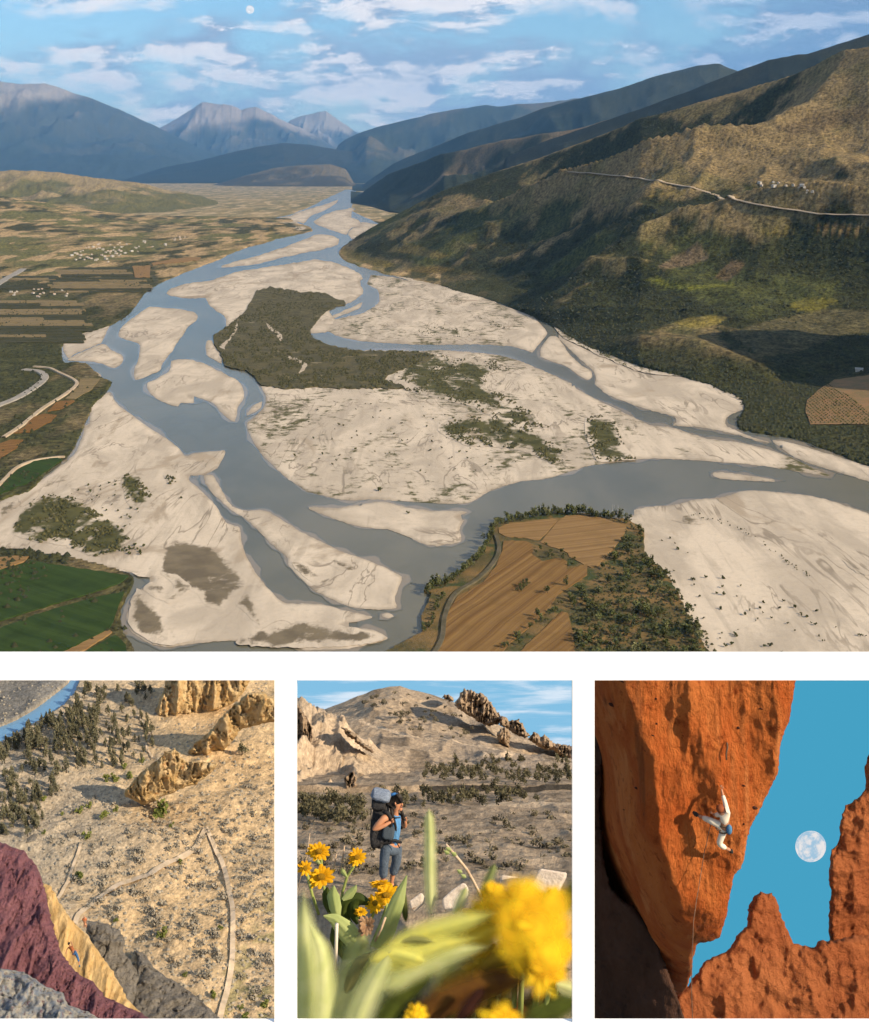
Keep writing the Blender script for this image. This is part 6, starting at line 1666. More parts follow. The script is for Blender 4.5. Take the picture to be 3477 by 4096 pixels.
def blade(name, pts, widths, d, m, parent, cup=0.25, nseg=22, lean=0.0, ncol=11, twist=0.0):
    """leaf: pts along the midrib in picture pixels, widths in pixels"""
    k = np.linspace(0, 1, len(pts)); t = np.linspace(0, 1, nseg)
    px = np.interp(t, k, [p[0] for p in pts]); py = np.interp(t, k, [p[1] for p in pts])
    for _ in range(4):
        px[1:-1] = (px[:-2] + 2 * px[1:-1] + px[2:]) / 4; py[1:-1] = (py[:-2] + 2 * py[1:-1] + py[2:]) / 4
    wd = np.interp(t, np.linspace(0, 1, len(widths)), widths)
    dx = np.gradient(px); dy = np.gradient(py); L = np.hypot(dx, dy) + 1e-9
    nx, ny = -dy / L, dx / L
    u = np.linspace(-1, 1, ncol)
    vx = px[:, None] + nx[:, None] * wd[:, None] / 2 * u[None]
    vy = py[:, None] + ny[:, None] * wd[:, None] / 2 * u[None]
    s = d / FPX
    dd = d + (np.abs(u)[None] ** 1.5) * cup * wd[:, None] * s + lean * t[:, None] + twist * u[None] * wd[:, None] * s - 0.05 * wd[:, None] * s * np.cos(u * 9)[None] * 0.4
    V = PV(vx.ravel(), vy.ravel(), dd.ravel())
    endf = np.minimum(np.minimum(t * 5 + 0.25, (1 - t) * 4), 1)
    ed = (1 - np.abs(u))[None] * np.clip(endf, 0, 1)[:, None]
    o = new_mesh(name, V, grid_faces(nseg, ncol), m, smooth=True, attrs={'edge': ed.ravel()})
    return pin(o, parent) if parent else o
def petals(name, x, y, r, d, m, parent, n=13, tilt=0.35, seed=0, wid=0.42, squash=1.0, roll=0.0):
    """ring of petals round a flower's middle, r in picture pixels"""
    rr = random.Random(seed); s = d / FPX
    V = []; F = []; E = []
    if wid > 1:                                   # far out of focus: broad lobes that thin out to nothing
        for k in range(n + 2):
            a = 2 * math.pi * k / n + rr.uniform(-.2, .2)
            cr_ = 0 if k >= n else r * rr.uniform(.42, .62)
            la, lb = (r * .75, r * .75) if k >= n else (r * rr.uniform(.55, .75), r * rr.uniform(.36, .52))
            base = len(V); yo = rr.uniform(-.25, .25) * r
            for i in range(6):
                for j in range(16):
                    t = i / 5; b_ = 2 * math.pi * j / 16
                    lx, lz = la * t * math.cos(b_), lb * t * math.sin(b_)
                    X = math.cos(a) * (cr_ + lx) - math.sin(a) * lz
                    Z_ = (math.sin(a) * (cr_ + lx) + math.cos(a) * lz) * squash
                    V.append((X * s, yo * s, Z_ * s)); E.append(1 - t)
            for i in range(5):
                for j in range(16):
                    F.append((base + i * 16 + j, base + i * 16 + (j + 1) % 16, base + (i + 1) * 16 + (j + 1) % 16, base + (i + 1) * 16 + j))
        n = 0
    for k in range(n):
        a = 2 * math.pi * k / n + rr.uniform(-.12, .12); rl = r * rr.uniform(.85, 1.1)
        base = len(V)
        for i in range(7):
            t = i / 6
            rad = rl * ((0.12 + 0.88 * t) if wid < 1 else (-0.25 + 1.25 * t))
            wv = r * wid * math.sin(math.pi * min(0.12 + 0.8 * t, 1)) ** 0.8
            for j, uu in enumerate((-1, -.5, 0, .5, 1)):
                X = math.cos(a) * rad - math.sin(a) * uu * wv * 0.5
                Z_ = (math.sin(a) * rad + math.cos(a) * uu * wv * 0.5) * squash
                X, Z_ = X * math.cos(roll) - Z_ * math.sin(roll), X * math.sin(roll) + Z_ * math.cos(roll)
                Y = -r * tilt * (t - 0.4 * t * t) + abs(uu) * wv * 0.15 + rr.uniform(-.02, .02) * r
                V.append((X * s, Y * s, Z_ * s)); E.append((1 - abs(uu)) * min(1, (1 - t) * 3.0) * (1 if wid < 1 else min(1, t * 4)))
        for i in range(6):
            for j in range(4):
                q = base + i * 5 + j
                F.append((q, q + 1, q + 6, q + 5))
    me = new_mesh(name, V, F, m, smooth=True, attrs={'edge': np.array(E)}, link=False)
    o = bpy.data.objects.new(name, me); COL.objects.link(o)
    o.matrix_world = Matrix.Translation(P(x, y, d)) @ FR3
    return pin(o, parent) if parent else o
def disc(x, y, r, d, m, parent, squash=1.0):
    o = bpy.data.objects.new('disc', sphere_mesh('disc', 1.0, m, 16, 10)); COL.objects.link(o)
    s = d / FPX
    o.matrix_world = Matrix.Translation(P(x, y, d - r * s * .15)) @ FR3 @ Matrix.Diagonal((r * s, r * s * .6, r * s * squash, 1))
    return pin(o, parent)
m_pet = soft_mat2('yellow_petal', (0.80, 0.46, 0.008), (0.72, 0.36, 0.006))
m_pet_soft = soft_mat2('hazy_yellow_petal', (0.86, 0.58, 0.016), (0.80, 0.48, 0.012), soft=1.0)
m_dsc = noisy('ochre_disc', (0.52, 0.27, 0.01), (0.35, 0.18, 0.008), 20, bump=.8, bscale=40, bdist=.05)
m_lf = soft_mat2('sage_green_leaf', (0.44, 0.49, 0.19), (0.36, 0.42, 0.15), trans=0.35)
m_lf_soft = soft_mat2('hazy_sage_green_leaf', (0.64, 0.65, 0.30), (0.55, 0.58, 0.23), soft=0.9, trans=0.35)
m_lf_yel = soft_mat2('hazy_yellow_green_leaf', (0.74, 0.68, 0.14), (0.62, 0.61, 0.15), soft=1.0, trans=0.35)
m_lf_dark = soft_mat2('dark_green_leaf', (0.055, 0.075, 0.012), (0.035, 0.05, 0.008), trans=0.2)
m_lf_dksoft = soft_mat2('hazy_dark_green_leaf', (0.075, 0.095, 0.012), (0.05, 0.062, 0.008), soft=0.8, trans=0.2)
m_dead = soft_mat2('hazy_brown_leaf', (0.14, 0.060, 0.008), (0.09, 0.035, 0.006), soft=0.8, trans=0.2)
m_stem = mat('flower_stem', (0.26, 0.30, 0.08), 0.7)
m_dry = noisy('dry_stalk', (0.55, 0.42, 0.29), (0.40, 0.28, 0.18), 12)
DQ = lambda pts: Q('D', pts)
KD = .6349 / 4
def flower(lab, x, y, r, d, stem, soft=False, squash=1.0, n=13, layers=2, roll=0.0, leaves=()):
    X, Y = DQ([(x, y)])[0]
    root = empty('yellow_flower', P(*DQ([stem[-1]])[0], d)); bpy.context.view_layer.update()
    mm = m_pet_soft if soft else m_pet
    hdm = empty('flower_head', P(X, Y, d)); bpy.context.view_layer.update(); pin(hdm, root)
    for k in range(layers):
        petals('petals', X, Y, r * KD * (1 - .26 * k) * (1.12 if soft else 1), d - .03 * k, mm, hdm, n=n, tilt=.30 + .30 * k, seed=int(x + y + k), squash=squash, roll=roll, wid=(1.9 if soft else .42))
    if not soft: disc(X, Y, r * KD * .30, d - .04 * layers, m_dsc, hdm, squash)
    pts = [P(X, Y, d + .04)] + [P(*q, d + .05) for q in DQ(stem)]
    pin(tube('stem', pts, .018 if not soft else .03, m_stem, n=8), root)
    for lf in leaves:
        blade('leaf', DQ(lf[0]), [w_ * KD for w_ in lf[1]], d + lf[2], lf[3], root)
    tag(root, lab, 'flower')
    return root
flower('yellow flower at the upper left of the blooms with rounded crown', 150, 25, 76, 14.6, [(165, 80), (185, 260), (230, 460)], squash=.72, leaves=[([(165, 110), (130, 75), (110, 50)], [10, 34, 4], .02, m_lf)])
flower('round yellow flower on its own stem left of the hiker', 390, 62, 60, 14.8, [(370, 120), (330, 180), (300, 280), (285, 420)], squash=.85, leaves=[([(330, 190), (300, 150), (295, 130)], [12, 34, 4], .02, m_lf)])
flower('small yellow bud flower at the left edge of the hiker view', 65, 130, 50, 14.2, [(80, 180), (110, 300), (150, 420)], squash=1.0, n=9)
flower('ragged yellow flower below the left bud', 165, 185, 92, 14.3, [(180, 240), (200, 330), (240, 470)], squash=.7, roll=.35)
flower('flat yellow flower seen edge on below the hiker', 540, 228, 76, 14.5, [(560, 260), (580, 340), (570, 470)], squash=.32, roll=.02)
flower('yellow flower with drooping petals just under the edge-on flower', 575, 300, 90, 14.2, [(575, 380), (540, 480), (480, 620)], squash=.62, roll=.3)
flower('small yellow flower tucked in the leaves under the hiker', 505, 350, 62, 14.0, [(500, 400), (470, 480), (430, 560)], squash=.9)
flower('half hidden orange yellow flower left of the dry head', 415, 405, 44, 13.9, [(420, 450), (420, 540)], squash=.6)
flower('hazy yellow flower at the left of the big blurred blooms', 1245, 300, 88, 13.4, [(1240, 380), (1200, 600)], True, .9)
flower('huge blurred yellow bloom at the right edge', 1520, 500, 250, 12.7, [(1560, 700), (1500, 1100)], True, .95, n=12, layers=3)
flower('large blurred yellow bloom above the huge one', 1400, 370, 210, 13.0, [(1400, 600), (1380, 1000)], True, .75, n=11)
flower('blurred yellow bloom below the huge one', 1590, 790, 130, 12.5, [(1600, 900), (1560, 1120)], True, .9, n=10)
flower('blurred yellow bloom cut by the lower edge', 1310, 1110, 150, 12.4, [(1310, 1180), (1310, 1260)], True, .7, n=10)
flower('small blurred yellow green bud near the lower edge', 770, 1050, 70, 12.5, [(780, 1120), (790, 1240)], True, .9, n=9)
flower('blurred yellow flower behind the right leaf', 1620, 330, 110, 13.2, [(1660, 420), (1650, 700)], True, .7, n=10)
plants = {}
for k_, nm_, q_, lab_ in (('left', 'leafy_plant', (200, 1200), 'pale green broad leaved plant along the left of the flower foreground'), ('mid', 'leafy_plant', (700, 1200), 'yellow green plant with sweeping leaves in the middle foreground'),
                     ('right', 'leafy_plant', (1500, 1200), 'dark green plant under the huge blurred bloom on the right'), ('spike', 'leafy_spike', (860, 460), 'tall pale green spike standing beside the hiker'),
                     ('brown', 'withered_plant', (1000, 1200), 'withered brown leaves at the bottom of the flower foreground')):
    plants[k_] = tag(empty(nm_, P(*DQ([q_])[0], 12.9)), lab_, 'plant')
bpy.context.view_layer.update()
flower('wide blurred yellow bloom left of the huge one', 1180, 440, 140, 13.1, [(1180, 600), (1200, 900)], True, .8, n=9)
flower('deep yellow blurred bloom between the huge one and the lower one', 1430, 650, 190, 12.95, [(1430, 800), (1420, 1100)], True, .85, n=10)
flower('blurred yellow bloom half behind the right edge', 1650, 640, 120, 12.9, [(1650, 760), (1640, 1000)], True, .9, n=9)
flower('wide hazy yellow bloom low in the middle foreground', 1130, 640, 170, 13.15, [(1130, 800), (1120, 1100)], True, .7, n=9)
flower('hazy golden bloom above the brown leaf', 1280, 780, 170, 13.1, [(1280, 900), (1270, 1150)], True, .7, n=9)
def leaf_thing(lab, pts, w, d, m, cup=.2, lean=0, name='leaf_blade', twist=0.0):
    if m in (m_dead,) or 'brown' in lab: k = 'brown'
    elif pts[0][0] < 480: k = 'left'
    elif pts[0][0] < 1100: k = 'mid'
    else: k = 'right'
    if 'spike' in lab: k = 'spike'
    o = blade('leaf', DQ(pts), [a * KD for a in w], d, m, plants[k], cup, lean=lean, twist=twist)
    o['label'] = lab
    return o
leaf_thing('tall pale green leaf spike rising beside the hiker', [(860, 460), (850, 200), (850, -60), (845, -200), (842, -262)], [110, 125, 118, 96, 14], 13.6, m_lf_soft, .25)
leaf_thing('broad pale green leaf along the left edge', [(90, 1250), (70, 900), (60, 560), (50, 220)], [420, 330, 240, 60], 12.8, m_lf_soft, .2)
leaf_thing('pale green leaf leaning right from the left edge', [(160, 1250), (190, 900), (170, 640), (60, 420)], [260, 240, 170, 40], 12.6, m_lf_soft, .2, twist=.2)
leaf_thing('pale grey green leaf at the lower left centre', [(330, 1260), (440, 960), (540, 760), (620, 620)], [240, 250, 200, 40], 12.5, m_lf_soft, .2)
leaf_thing('narrow pale green leaf rising under the yellow flowers', [(520, 640), (580, 520), (650, 330), (705, 175)], [90, 110, 90, 8], 13.7, m_lf, .25)
leaf_thing('pale leaf crossing behind the white stick', [(420, 640), (320, 520), (250, 450), (180, 430)], [120, 130, 80, 8], 13.6, m_lf, .2)
leaf_thing('yellow green leaf sweeping across the middle', [(560, 640), (800, 540), (1050, 470), (1330, 400)], [120, 210, 200, 60], 12.8, m_lf_yel, .25)
leaf_thing('second yellow green leaf below the sweeping one', [(540, 760), (720, 700), (900, 620), (1200, 560)], [160, 220, 190, 60], 12.6, m_lf_yel, .25)
leaf_thing('blurred sage leaf below the middle', [(560, 900), (760, 760), (1000, 660), (1260, 620)], [190, 230, 180, 50], 12.7, m_lf_soft, .2)
leaf_thing('blurred yellow green leaf tip at the left middle', [(470, 720), (620, 660), (760, 700), (840, 730)], [100, 190, 180, 60], 12.5, m_lf_yel, .2)
leaf_thing('blurred dark green leaf at the right edge', [(1640, 420), (1720, 330), (1780, 250), (1830, 160)], [120, 200, 200, 60], 12.9, m_lf_dksoft, .2)
leaf_thing('blurred dark green leaf in the lower right corner', [(1400, 1180), (1560, 1060), (1700, 980), (1830, 940)], [200, 340, 320, 120], 12.5, m_lf_dksoft, .2)
leaf_thing('blurred sage leaf at the lower right edge', [(1640, 860), (1700, 880), (1760, 900), (1840, 900)], [60, 150, 150, 60], 12.35, m_lf_soft, .2)
leaf_thing('blurred dark green leaf at the lower centre left', [(520, 1180), (620, 1000), (760, 860), (920, 760)], [220, 280, 230, 60], 12.9, m_lf_dksoft, .2)
leaf_thing('blurred dark leaf beneath the brown leaf', [(700, 1240), (900, 1100), (1100, 980), (1300, 900)], [300, 400, 330, 120], 13.0, m_lf_dksoft, .2)
leaf_thing('large blurred brown leaf at the lower middle', [(700, 1160), (950, 980), (1250, 860), (1560, 820)], [200, 380, 340, 120], 12.75, m_dead, .2)
leaf_thing('dark brown shrivelled leaf in the middle of the brown one', [(1000, 1140), (1090, 1010), (1150, 930), (1210, 870)], [90, 150, 120, 30], 12.55, soft_mat2('hazy_dark_brown_leaf', (0.045, 0.014, 0.008), (0.025, 0.009, 0.006), soft=0.8), .2)
leaf_thing('olive brown leaf between the brown leaf and the big bloom', [(1150, 780), (1300, 700), (1450, 660), (1600, 640)], [150, 220, 220, 90], 12.85, soft_mat2('hazy_olive_leaf', (0.34, 0.22, 0.015), (0.25, 0.16, 0.012), soft=0.8), .2)
leaf_thing('green brown backing leaf in the lower right', [(1150, 1240), (1350, 1080), (1560, 980), (1700, 900)], [200, 330, 300, 100], 13.1, m_dead, .2)
leaf_thing('dark rounded leaf curled below the left flowers', [(360, 500), (300, 430), (320, 350), (400, 320), (470, 350)], [30, 70, 90, 90, 30], 13.95, m_lf_dark, .3)
leaf_thing('dark inner leaf beside the curled leaf', [(400, 480), (370, 420), (370, 360), (400, 330)], [30, 70, 70, 20], 13.92, m_lf_dark, .3)
leaf_thing('small dark leaf under the ragged flower', [(215, 410), (205, 350), (200, 290), (205, 250)], [20, 60, 60, 10], 13.9, m_lf_dark, .3)
leaf_thing('green leaf left of the curled dark leaf', [(270, 460), (255, 380), (240, 300), (245, 240)], [30, 80, 80, 10], 13.8, m_lf, .3)
leaf_thing('small pointed leaf between the left flowers', [(300, 330), (340, 300), (375, 260), (388, 235)], [20, 60, 40, 4], 13.9, m_lf, .3)
leaf_thing('dark gap leaf beside the white stick', [(330, 700), (290, 620), (260, 560), (240, 500)], [60, 100, 90, 20], 13.9, m_lf_dark, .3)
leaf_thing('dark folded leaf at the lower left', [(320, 920), (360, 820), (410, 720), (500, 650)], [60, 110, 100, 20], 13.0, soft_mat2('grey_brown_leaf', (0.26, 0.25, 0.10), (0.2, 0.19, 0.07), soft=.5), .3)
leaf_thing('shaded leaf under the yellow sweep', [(660, 600), (740, 580), (800, 585), (900, 600)], [30, 90, 90, 20], 12.55, soft_mat2('grey_olive_leaf', (0.26, 0.25, 0.07), (0.2, 0.2, 0.06), soft=.8), .3)
leaf_thing('dark narrow leaf between the stone blocks', [(700, 470), (690, 380), (680, 300), (690, 250)], [40, 60, 56, 10], 13.9, soft_mat2('shaded_leaf', (0.10, 0.11, 0.03), (0.08, 0.09, 0.02), soft=.5), .3)
leaf_thing('green leaf in front of the pale blocks', [(1000, 430), (1040, 350), (1070, 280), (1085, 235)], [60, 120, 90, 10], 13.4, m_lf_soft, .3)
leaf_thing('fine hazy green sprig right of the spike', [(1180, 290), (1220, 200), (1250, 130), (1260, 90)], [60, 120, 90, 10], 14.5, soft_mat2('hazy_sprig', (0.26, 0.30, 0.11), (0.2, 0.24, 0.08), soft=1.0), .3)
leaf_thing('wide yellow green leaf behind the sweeping ones', [(520, 760), (820, 600), (1100, 520), (1400, 480)], [220, 330, 320, 120], 13.05, m_lf_yel, .2)
leaf_thing('wide pale leaf under the yellow sweep', [(420, 900), (640, 780), (900, 720), (1200, 700)], [220, 280, 260, 100], 13.0, m_lf_soft, .2)
leaf_thing('pale leaf filling the lower left corner', [(-60, 1250), (40, 1000), (120, 760), (150, 520)], [260, 300, 240, 60], 12.95, m_lf_soft, .2)
leaf_thing('yellow sheen leaf left of the big bloom', [(1000, 640), (1180, 560), (1330, 500), (1480, 470)], [160, 240, 220, 80], 12.9, soft_mat2('hazy_gold_leaf', (0.72, 0.50, 0.03), (0.60, 0.45, 0.04), soft=1.0), .2)
leaf_thing('broad olive backing leaf beneath the big bloom', [(900, 1000), (1150, 820), (1400, 700), (1680, 640)], [300, 460, 440, 160], 13.25, soft_mat2('hazy_olive_gold_leaf', (0.46, 0.34, 0.03), (0.36, 0.27, 0.03), soft=.7), .15)
leaf_thing('broad yellow green backing leaf in the middle', [(420, 820), (700, 660), (1000, 580), (1300, 560)], [260, 380, 360, 140], 13.3, m_lf_yel, .15)
leaf_thing('broad sage backing leaf at the lower left', [(60, 1200), (260, 1000), (420, 800), (560, 600)], [320, 420, 360, 120], 13.35, m_lf_soft, .15)
leaf_thing('broad dark backing leaf along the lower edge', [(500, 1160), (850, 1060), (1250, 1020), (1650, 1020)], [280, 420, 420, 200], 13.4, m_lf_dksoft, .15)
# lower leaves that carry the plants
for i, (x, y) in enumerate(((120, 980), (360, 900), (620, 980), (950, 900), (1250, 980), (1560, 1000))):
    leaf_thing(('dark lower leaf at the left', 'dark lower leaf behind the white stick', 'dark lower leaf at the centre left', 'dark lower leaf at the centre', 'dark lower leaf at the centre right', 'dark lower leaf at the right')[i],
               [(x - 60, y + 300), (x, y), (x + 40, y - 240), (x + 90, y - 420)], [300, 360, 300, 60], 13.5 + .08 * i, (m_lf_yel, m_lf_soft, m_lf_soft, m_lf_yel, m_lf_dksoft, m_lf_dksoft)[i], .2)
# pale split blocks
m_blk = noisy('weathered_pale_wood', (0.72, 0.62, 0.53), (0.60, 0.50, 0.41), 3.0, 0.9, (0.30, 0.2, 0.13), 9.0, bump=.5, bscale=14, lo3=.66, hi3=.72, bdist=.05)
def block5(lab, pts, d, t):
    q = DQ(pts); n = len(q)
    a = [P(x, y, d) for x, y in q]; off = FR3.to_3x3() @ Vector((0.03, t, -0.05))
    v = a + [p + off for p in a]
    f = [tuple(range(n)), tuple(range(2 * n - 1, n - 1, -1))] + [(i, n + i, n + (i + 1) % n, (i + 1) % n) for i in range(n)]
    o = new_mesh('pale_block', v, f, m_blk)
    bv = o.modifiers.new('bevel', 'BEVEL'); bv.width = .025; bv.segments = 2
    return tag(o, lab, 'block')
block5('largest pale weathered block at the right behind the flowers', [(1545, 130), (1718, 158), (1650, 290), (1500, 340), (1436, 318)], 15.6, .35)
block5('second pale block left of the largest one', [(1300, 170), (1450, 190), (1420, 260), (1370, 305), (1285, 250)], 16.0, .35)
block5('slanting pale block in the middle behind the spike', [(1060, 218), (1085, 235), (1080, 290), (1000, 380), (935, 392), (925, 325), (985, 270)], 15.8, .3)
block5('small pale block right of the hiker feet', [(790, 285), (808, 290), (800, 340), (735, 395), (718, 340)], 15.9, .3)
# stalks
for lab, pts, r_, d, m in (('long dry twig leaning right of the spike', [(950, -20), (1020, 60), (1085, 140), (1130, 220), (1170, 300), (1200, 345)], 9, 14.4, m_dry),
                           ('dry pale stem left of the round flower', [(262, 40), (248, 110), (230, 190)], 5, 14.9, m_dry), ('second dry pale stem beside the round flower', [(312, -10), (300, 80), (282, 170)], 5, 14.95, m_dry),
                           ('broken white stick among the left leaves', [(264, 480), (260, 600), (256, 765)], 11, 13.2, mat('bleached_stick', (0.66, 0.56, 0.47), .9)),
                           ('short dry stalk right of the dry flower head', [(570, 440), (545, 510), (505, 590)], 8, 13.6, m_dry),
                           ('tall thin stem leaning over the left leaves', [(20, 250), (45, 150), (75, 60), (95, -90)], 3, 14.9, m_dry)):
    o = tube('dry_stalk', [P(*q, d) for q in DQ(pts)], r_ * KD * d / FPX, m, n=7)
    tag(o, lab, 'stalk')
    if 'twig' in lab: twig = o
dh = empty('dry_flower_head', P(*DQ([(440, 560)])[0], 13.6)); bpy.context.view_layer.update()
petals('dry_petals', *DQ([(450, 490)])[0], 56 * KD, 13.6, noisy('dry_brown', (0.34, 0.21, 0.12), (0.2, 0.11, 0.06), 8), dh, n=12, tilt=.9, seed=4, wid=.5)
petals('dry_petals', *DQ([(450, 490)])[0], 40 * KD, 13.55, MATS['dry_brown'], dh, n=9, tilt=1.1, seed=5, wid=.6)
pin(tube('stem', [P(*q, 13.62) for q in DQ([(450, 500), (430, 540), (400, 560)])], .02, m_dry, n=6), dh)
tag(dh, 'brown dried flower head among the green leaves', 'flower')
for i, (x, y) in enumerate(((985, 20), (1020, 50), (1055, 160), (975, 40), (1080, 190))):
    blade('leaf', DQ([(x, y), (x - 14, y - 6), (x - 34, y - 20)]), [4 * KD, 34 * KD, 4 * KD], 14.35, m_lf, twig, nseg=8, ncol=5)

# ================================================================== RED ROCK AND CLIMBER (lower right view)
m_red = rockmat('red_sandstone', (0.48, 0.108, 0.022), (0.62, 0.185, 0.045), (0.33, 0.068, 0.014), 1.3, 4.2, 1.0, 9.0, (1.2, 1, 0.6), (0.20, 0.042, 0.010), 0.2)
m_red2 = rockmat('brown_sandstone', (0.36, 0.105, 0.035), (0.45, 0.15, 0.052), (0.24, 0.065, 0.022), 0.7, 2.2, 1.0, 4.0, (1, 1, 1), (0.13, 0.036, 0.014), 0.25)
m_dark = rockmat('shade_dark_sandstone', (0.05, 0.026, 0.017), (0.08, 0.04, 0.026), (0.028, 0.017, 0.013), 0.7, 1.6, 0.9, 3.5, (1.5, 1, 0.5), None, 0.2)  # near-black colour puts the deep shade of the left slab into the rock
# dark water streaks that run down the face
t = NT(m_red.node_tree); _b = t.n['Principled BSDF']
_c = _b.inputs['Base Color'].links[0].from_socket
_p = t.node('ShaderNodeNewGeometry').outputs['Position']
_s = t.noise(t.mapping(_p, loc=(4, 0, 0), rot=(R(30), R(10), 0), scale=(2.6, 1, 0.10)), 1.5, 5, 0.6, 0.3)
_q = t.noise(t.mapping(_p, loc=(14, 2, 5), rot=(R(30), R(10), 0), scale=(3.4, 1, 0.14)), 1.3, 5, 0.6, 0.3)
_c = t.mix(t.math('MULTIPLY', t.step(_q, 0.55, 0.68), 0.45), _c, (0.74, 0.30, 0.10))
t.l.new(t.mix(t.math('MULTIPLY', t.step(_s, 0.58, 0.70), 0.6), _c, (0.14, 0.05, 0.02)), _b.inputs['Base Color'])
FR4 = tilt_frame(28)
wall_o = Q('A', [(-60, -70), (1310, -70), (1292, 60), (1270, 190), (1255, 300), (1230, 350), (1200, 430), (1190, 520), (1183, 630), (1150, 690), (1108, 775), (1062, 870), (1003, 980), (985, 1060)]) + \
    Q('B', [(980, 0), (962, 90), (944, 132), (900, 180), (886, 260), (868, 350), (856, 440), (830, 510), (815, 572), (750, 600), (680, 610), (666, 620), (640, 720), (632, 800), (615, 860), (590, 915), (540, 945), (300, 990), (-60, 800)])
def wall_d(x, y):
    bnd = 634 + (y - 680) * 0.21 + 4 * np.sin(y / 23.0)
    u = np.clip(bnd - x, 0, 200)
    d = 17.0 + 0.0145 * (u ** 2) / (2 * 9.0)
    v = np.clip(y - (884 + (x - 640) * 0.22), 0, 120)
    d = d + 0.0145 * (v ** 2) / (2 * 22.0)
    # hidden recess of the upper left corner and the flutes of the face
    d = d + 0.10 * np.sin((x - y * 0.32) / 13.0) * np.clip((x - 640) / 60, 0.2, 1) * 0.6
    return d
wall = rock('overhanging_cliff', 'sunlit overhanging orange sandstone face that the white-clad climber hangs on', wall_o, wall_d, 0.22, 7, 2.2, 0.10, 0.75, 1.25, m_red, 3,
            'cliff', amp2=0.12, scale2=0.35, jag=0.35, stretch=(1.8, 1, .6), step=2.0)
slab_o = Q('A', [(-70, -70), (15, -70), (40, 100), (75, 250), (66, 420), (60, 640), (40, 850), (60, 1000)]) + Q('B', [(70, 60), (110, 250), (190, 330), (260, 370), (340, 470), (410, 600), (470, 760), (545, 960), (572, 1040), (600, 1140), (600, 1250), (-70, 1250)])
rock('dark_rock', 'rock slab with deep shade in its colour in the lower left corner of the climbing view', slab_o, lambda x, y: 18.6 + (660 - x) * 0.012 + (y - 900) * 0.002, 0.1, 10, 2.5, 0.22, 0.9, 1.3, m_dark, 5,
     'rock', amp2=0.25, scale2=0.6, jag=0.5)  # its strip up the left edge stands in for shade on the face
ridge_o = Q('B', [(1500, 600), (1472, 590), (1430, 600), (1420, 635), (1345, 630), (1280, 605), (1250, 540), (1200, 420), (1165, 320), (1140, 297), (1080, 290), (1030, 305), (1005, 350), (995, 400), (985, 500), (930, 550), (890, 620), (850, 665), (780, 690), (710, 735), (680, 780), (640, 840), (600, 890), (530, 950), (480, 1050), (480, 1250), (1830, 1250), (1830, 560), (1700, 560)])
rock('rock_spire', 'reddish brown rock ridge with a blunt spire below the blue sky', ridge_o, lambda x, y: 22.3 - np.clip(y - 900, 0, 200) * 0.006, 0.16, 6, 1.0, 0.20, 0.8, 1.3, m_red2, 7,
     'rock', amp2=0.3, scale2=0.45, jag=0.7)
pil_o = Q('A', [(1830, 470), (1757, 510), (1740, 600), (1745, 680), (1735, 735), (1690, 790), (1620, 830), (1590, 910), (1575, 960), (1580, 1030), (1560, 1090), (1525, 1112)]) + \
    Q('B', [(1522, 40), (1508, 120), (1508, 220), (1520, 300), (1510, 400), (1505, 520), (1515, 600), (1500, 700), (1560, 900), (1600, 1250), (1850, 1250), (1850, 0)])
rock('rock_pillar', 'tall reddish rock pillar at the right edge beside the moon', pil_o, lambda x, y: 22.9 + (x - 835) * 0.003, 0.16, 6, 1.0, 0.20, 0.7, 1.2, m_red2, 9, 'rock', amp2=0.25, scale2=0.4, jag=0.6)
# shade of pockets, painted as flat dark discs on the face
m_pocket_shade = mat('pocket_shadow', (0.05, 0.016, 0.008), 0.95)
# sky
def _sk4(t, e):
    e.inputs[0].default_value = (0.050, 0.29, 0.45, 1); e.inputs[1].default_value = 0.80
skyboard('clear_sky', 'deep clear blue sky behind the red rocks', 588, 666, 905, 1100, 24.6, FR4, _sk4)
m_moon2 = bpy.data.materials.new('moon_light'); m_moon2.use_nodes = True
t = NT(m_moon2.node_tree); t.n.clear()
_e = t.node('ShaderNodeEmission'); _o = t.node('ShaderNodeOutputMaterial')
_v = t.node('ShaderNodeTexCoord').outputs['Object']
_f = t.math('ADD', t.math('MULTIPLY', t.noise(_v, 1.5, 6, 0.6), 0.8), t.math('MULTIPLY', t.noise(_v, 5.0, 5, 0.6), 0.2))
t.l.new(t.mix(t.step(_f, 0.40, 0.58), (0.30, 0.46, 0.60), (0.68, 0.66, 0.66)), _e.inputs[0]); _e.inputs[1].default_value = 0.78
t.l.new(_e.outputs[0], _o.inputs[0])
mo2 = bpy.data.objects.new('moon', sphere_mesh('moon', 1.0, m_moon2, 48, 24)); COL.objects.link(mo2)
mo2.matrix_world = Matrix.Translation(P(*Q('A', [(1392, 1092)])[0], 24.0)) @ FR4 @ Matrix.Rotation(R(61), 4, 'Y') @ Matrix.Diagonal((.262, .31, .31, 1))
tag(mo2, 'large pale moon beside the rock pillar', 'moon')
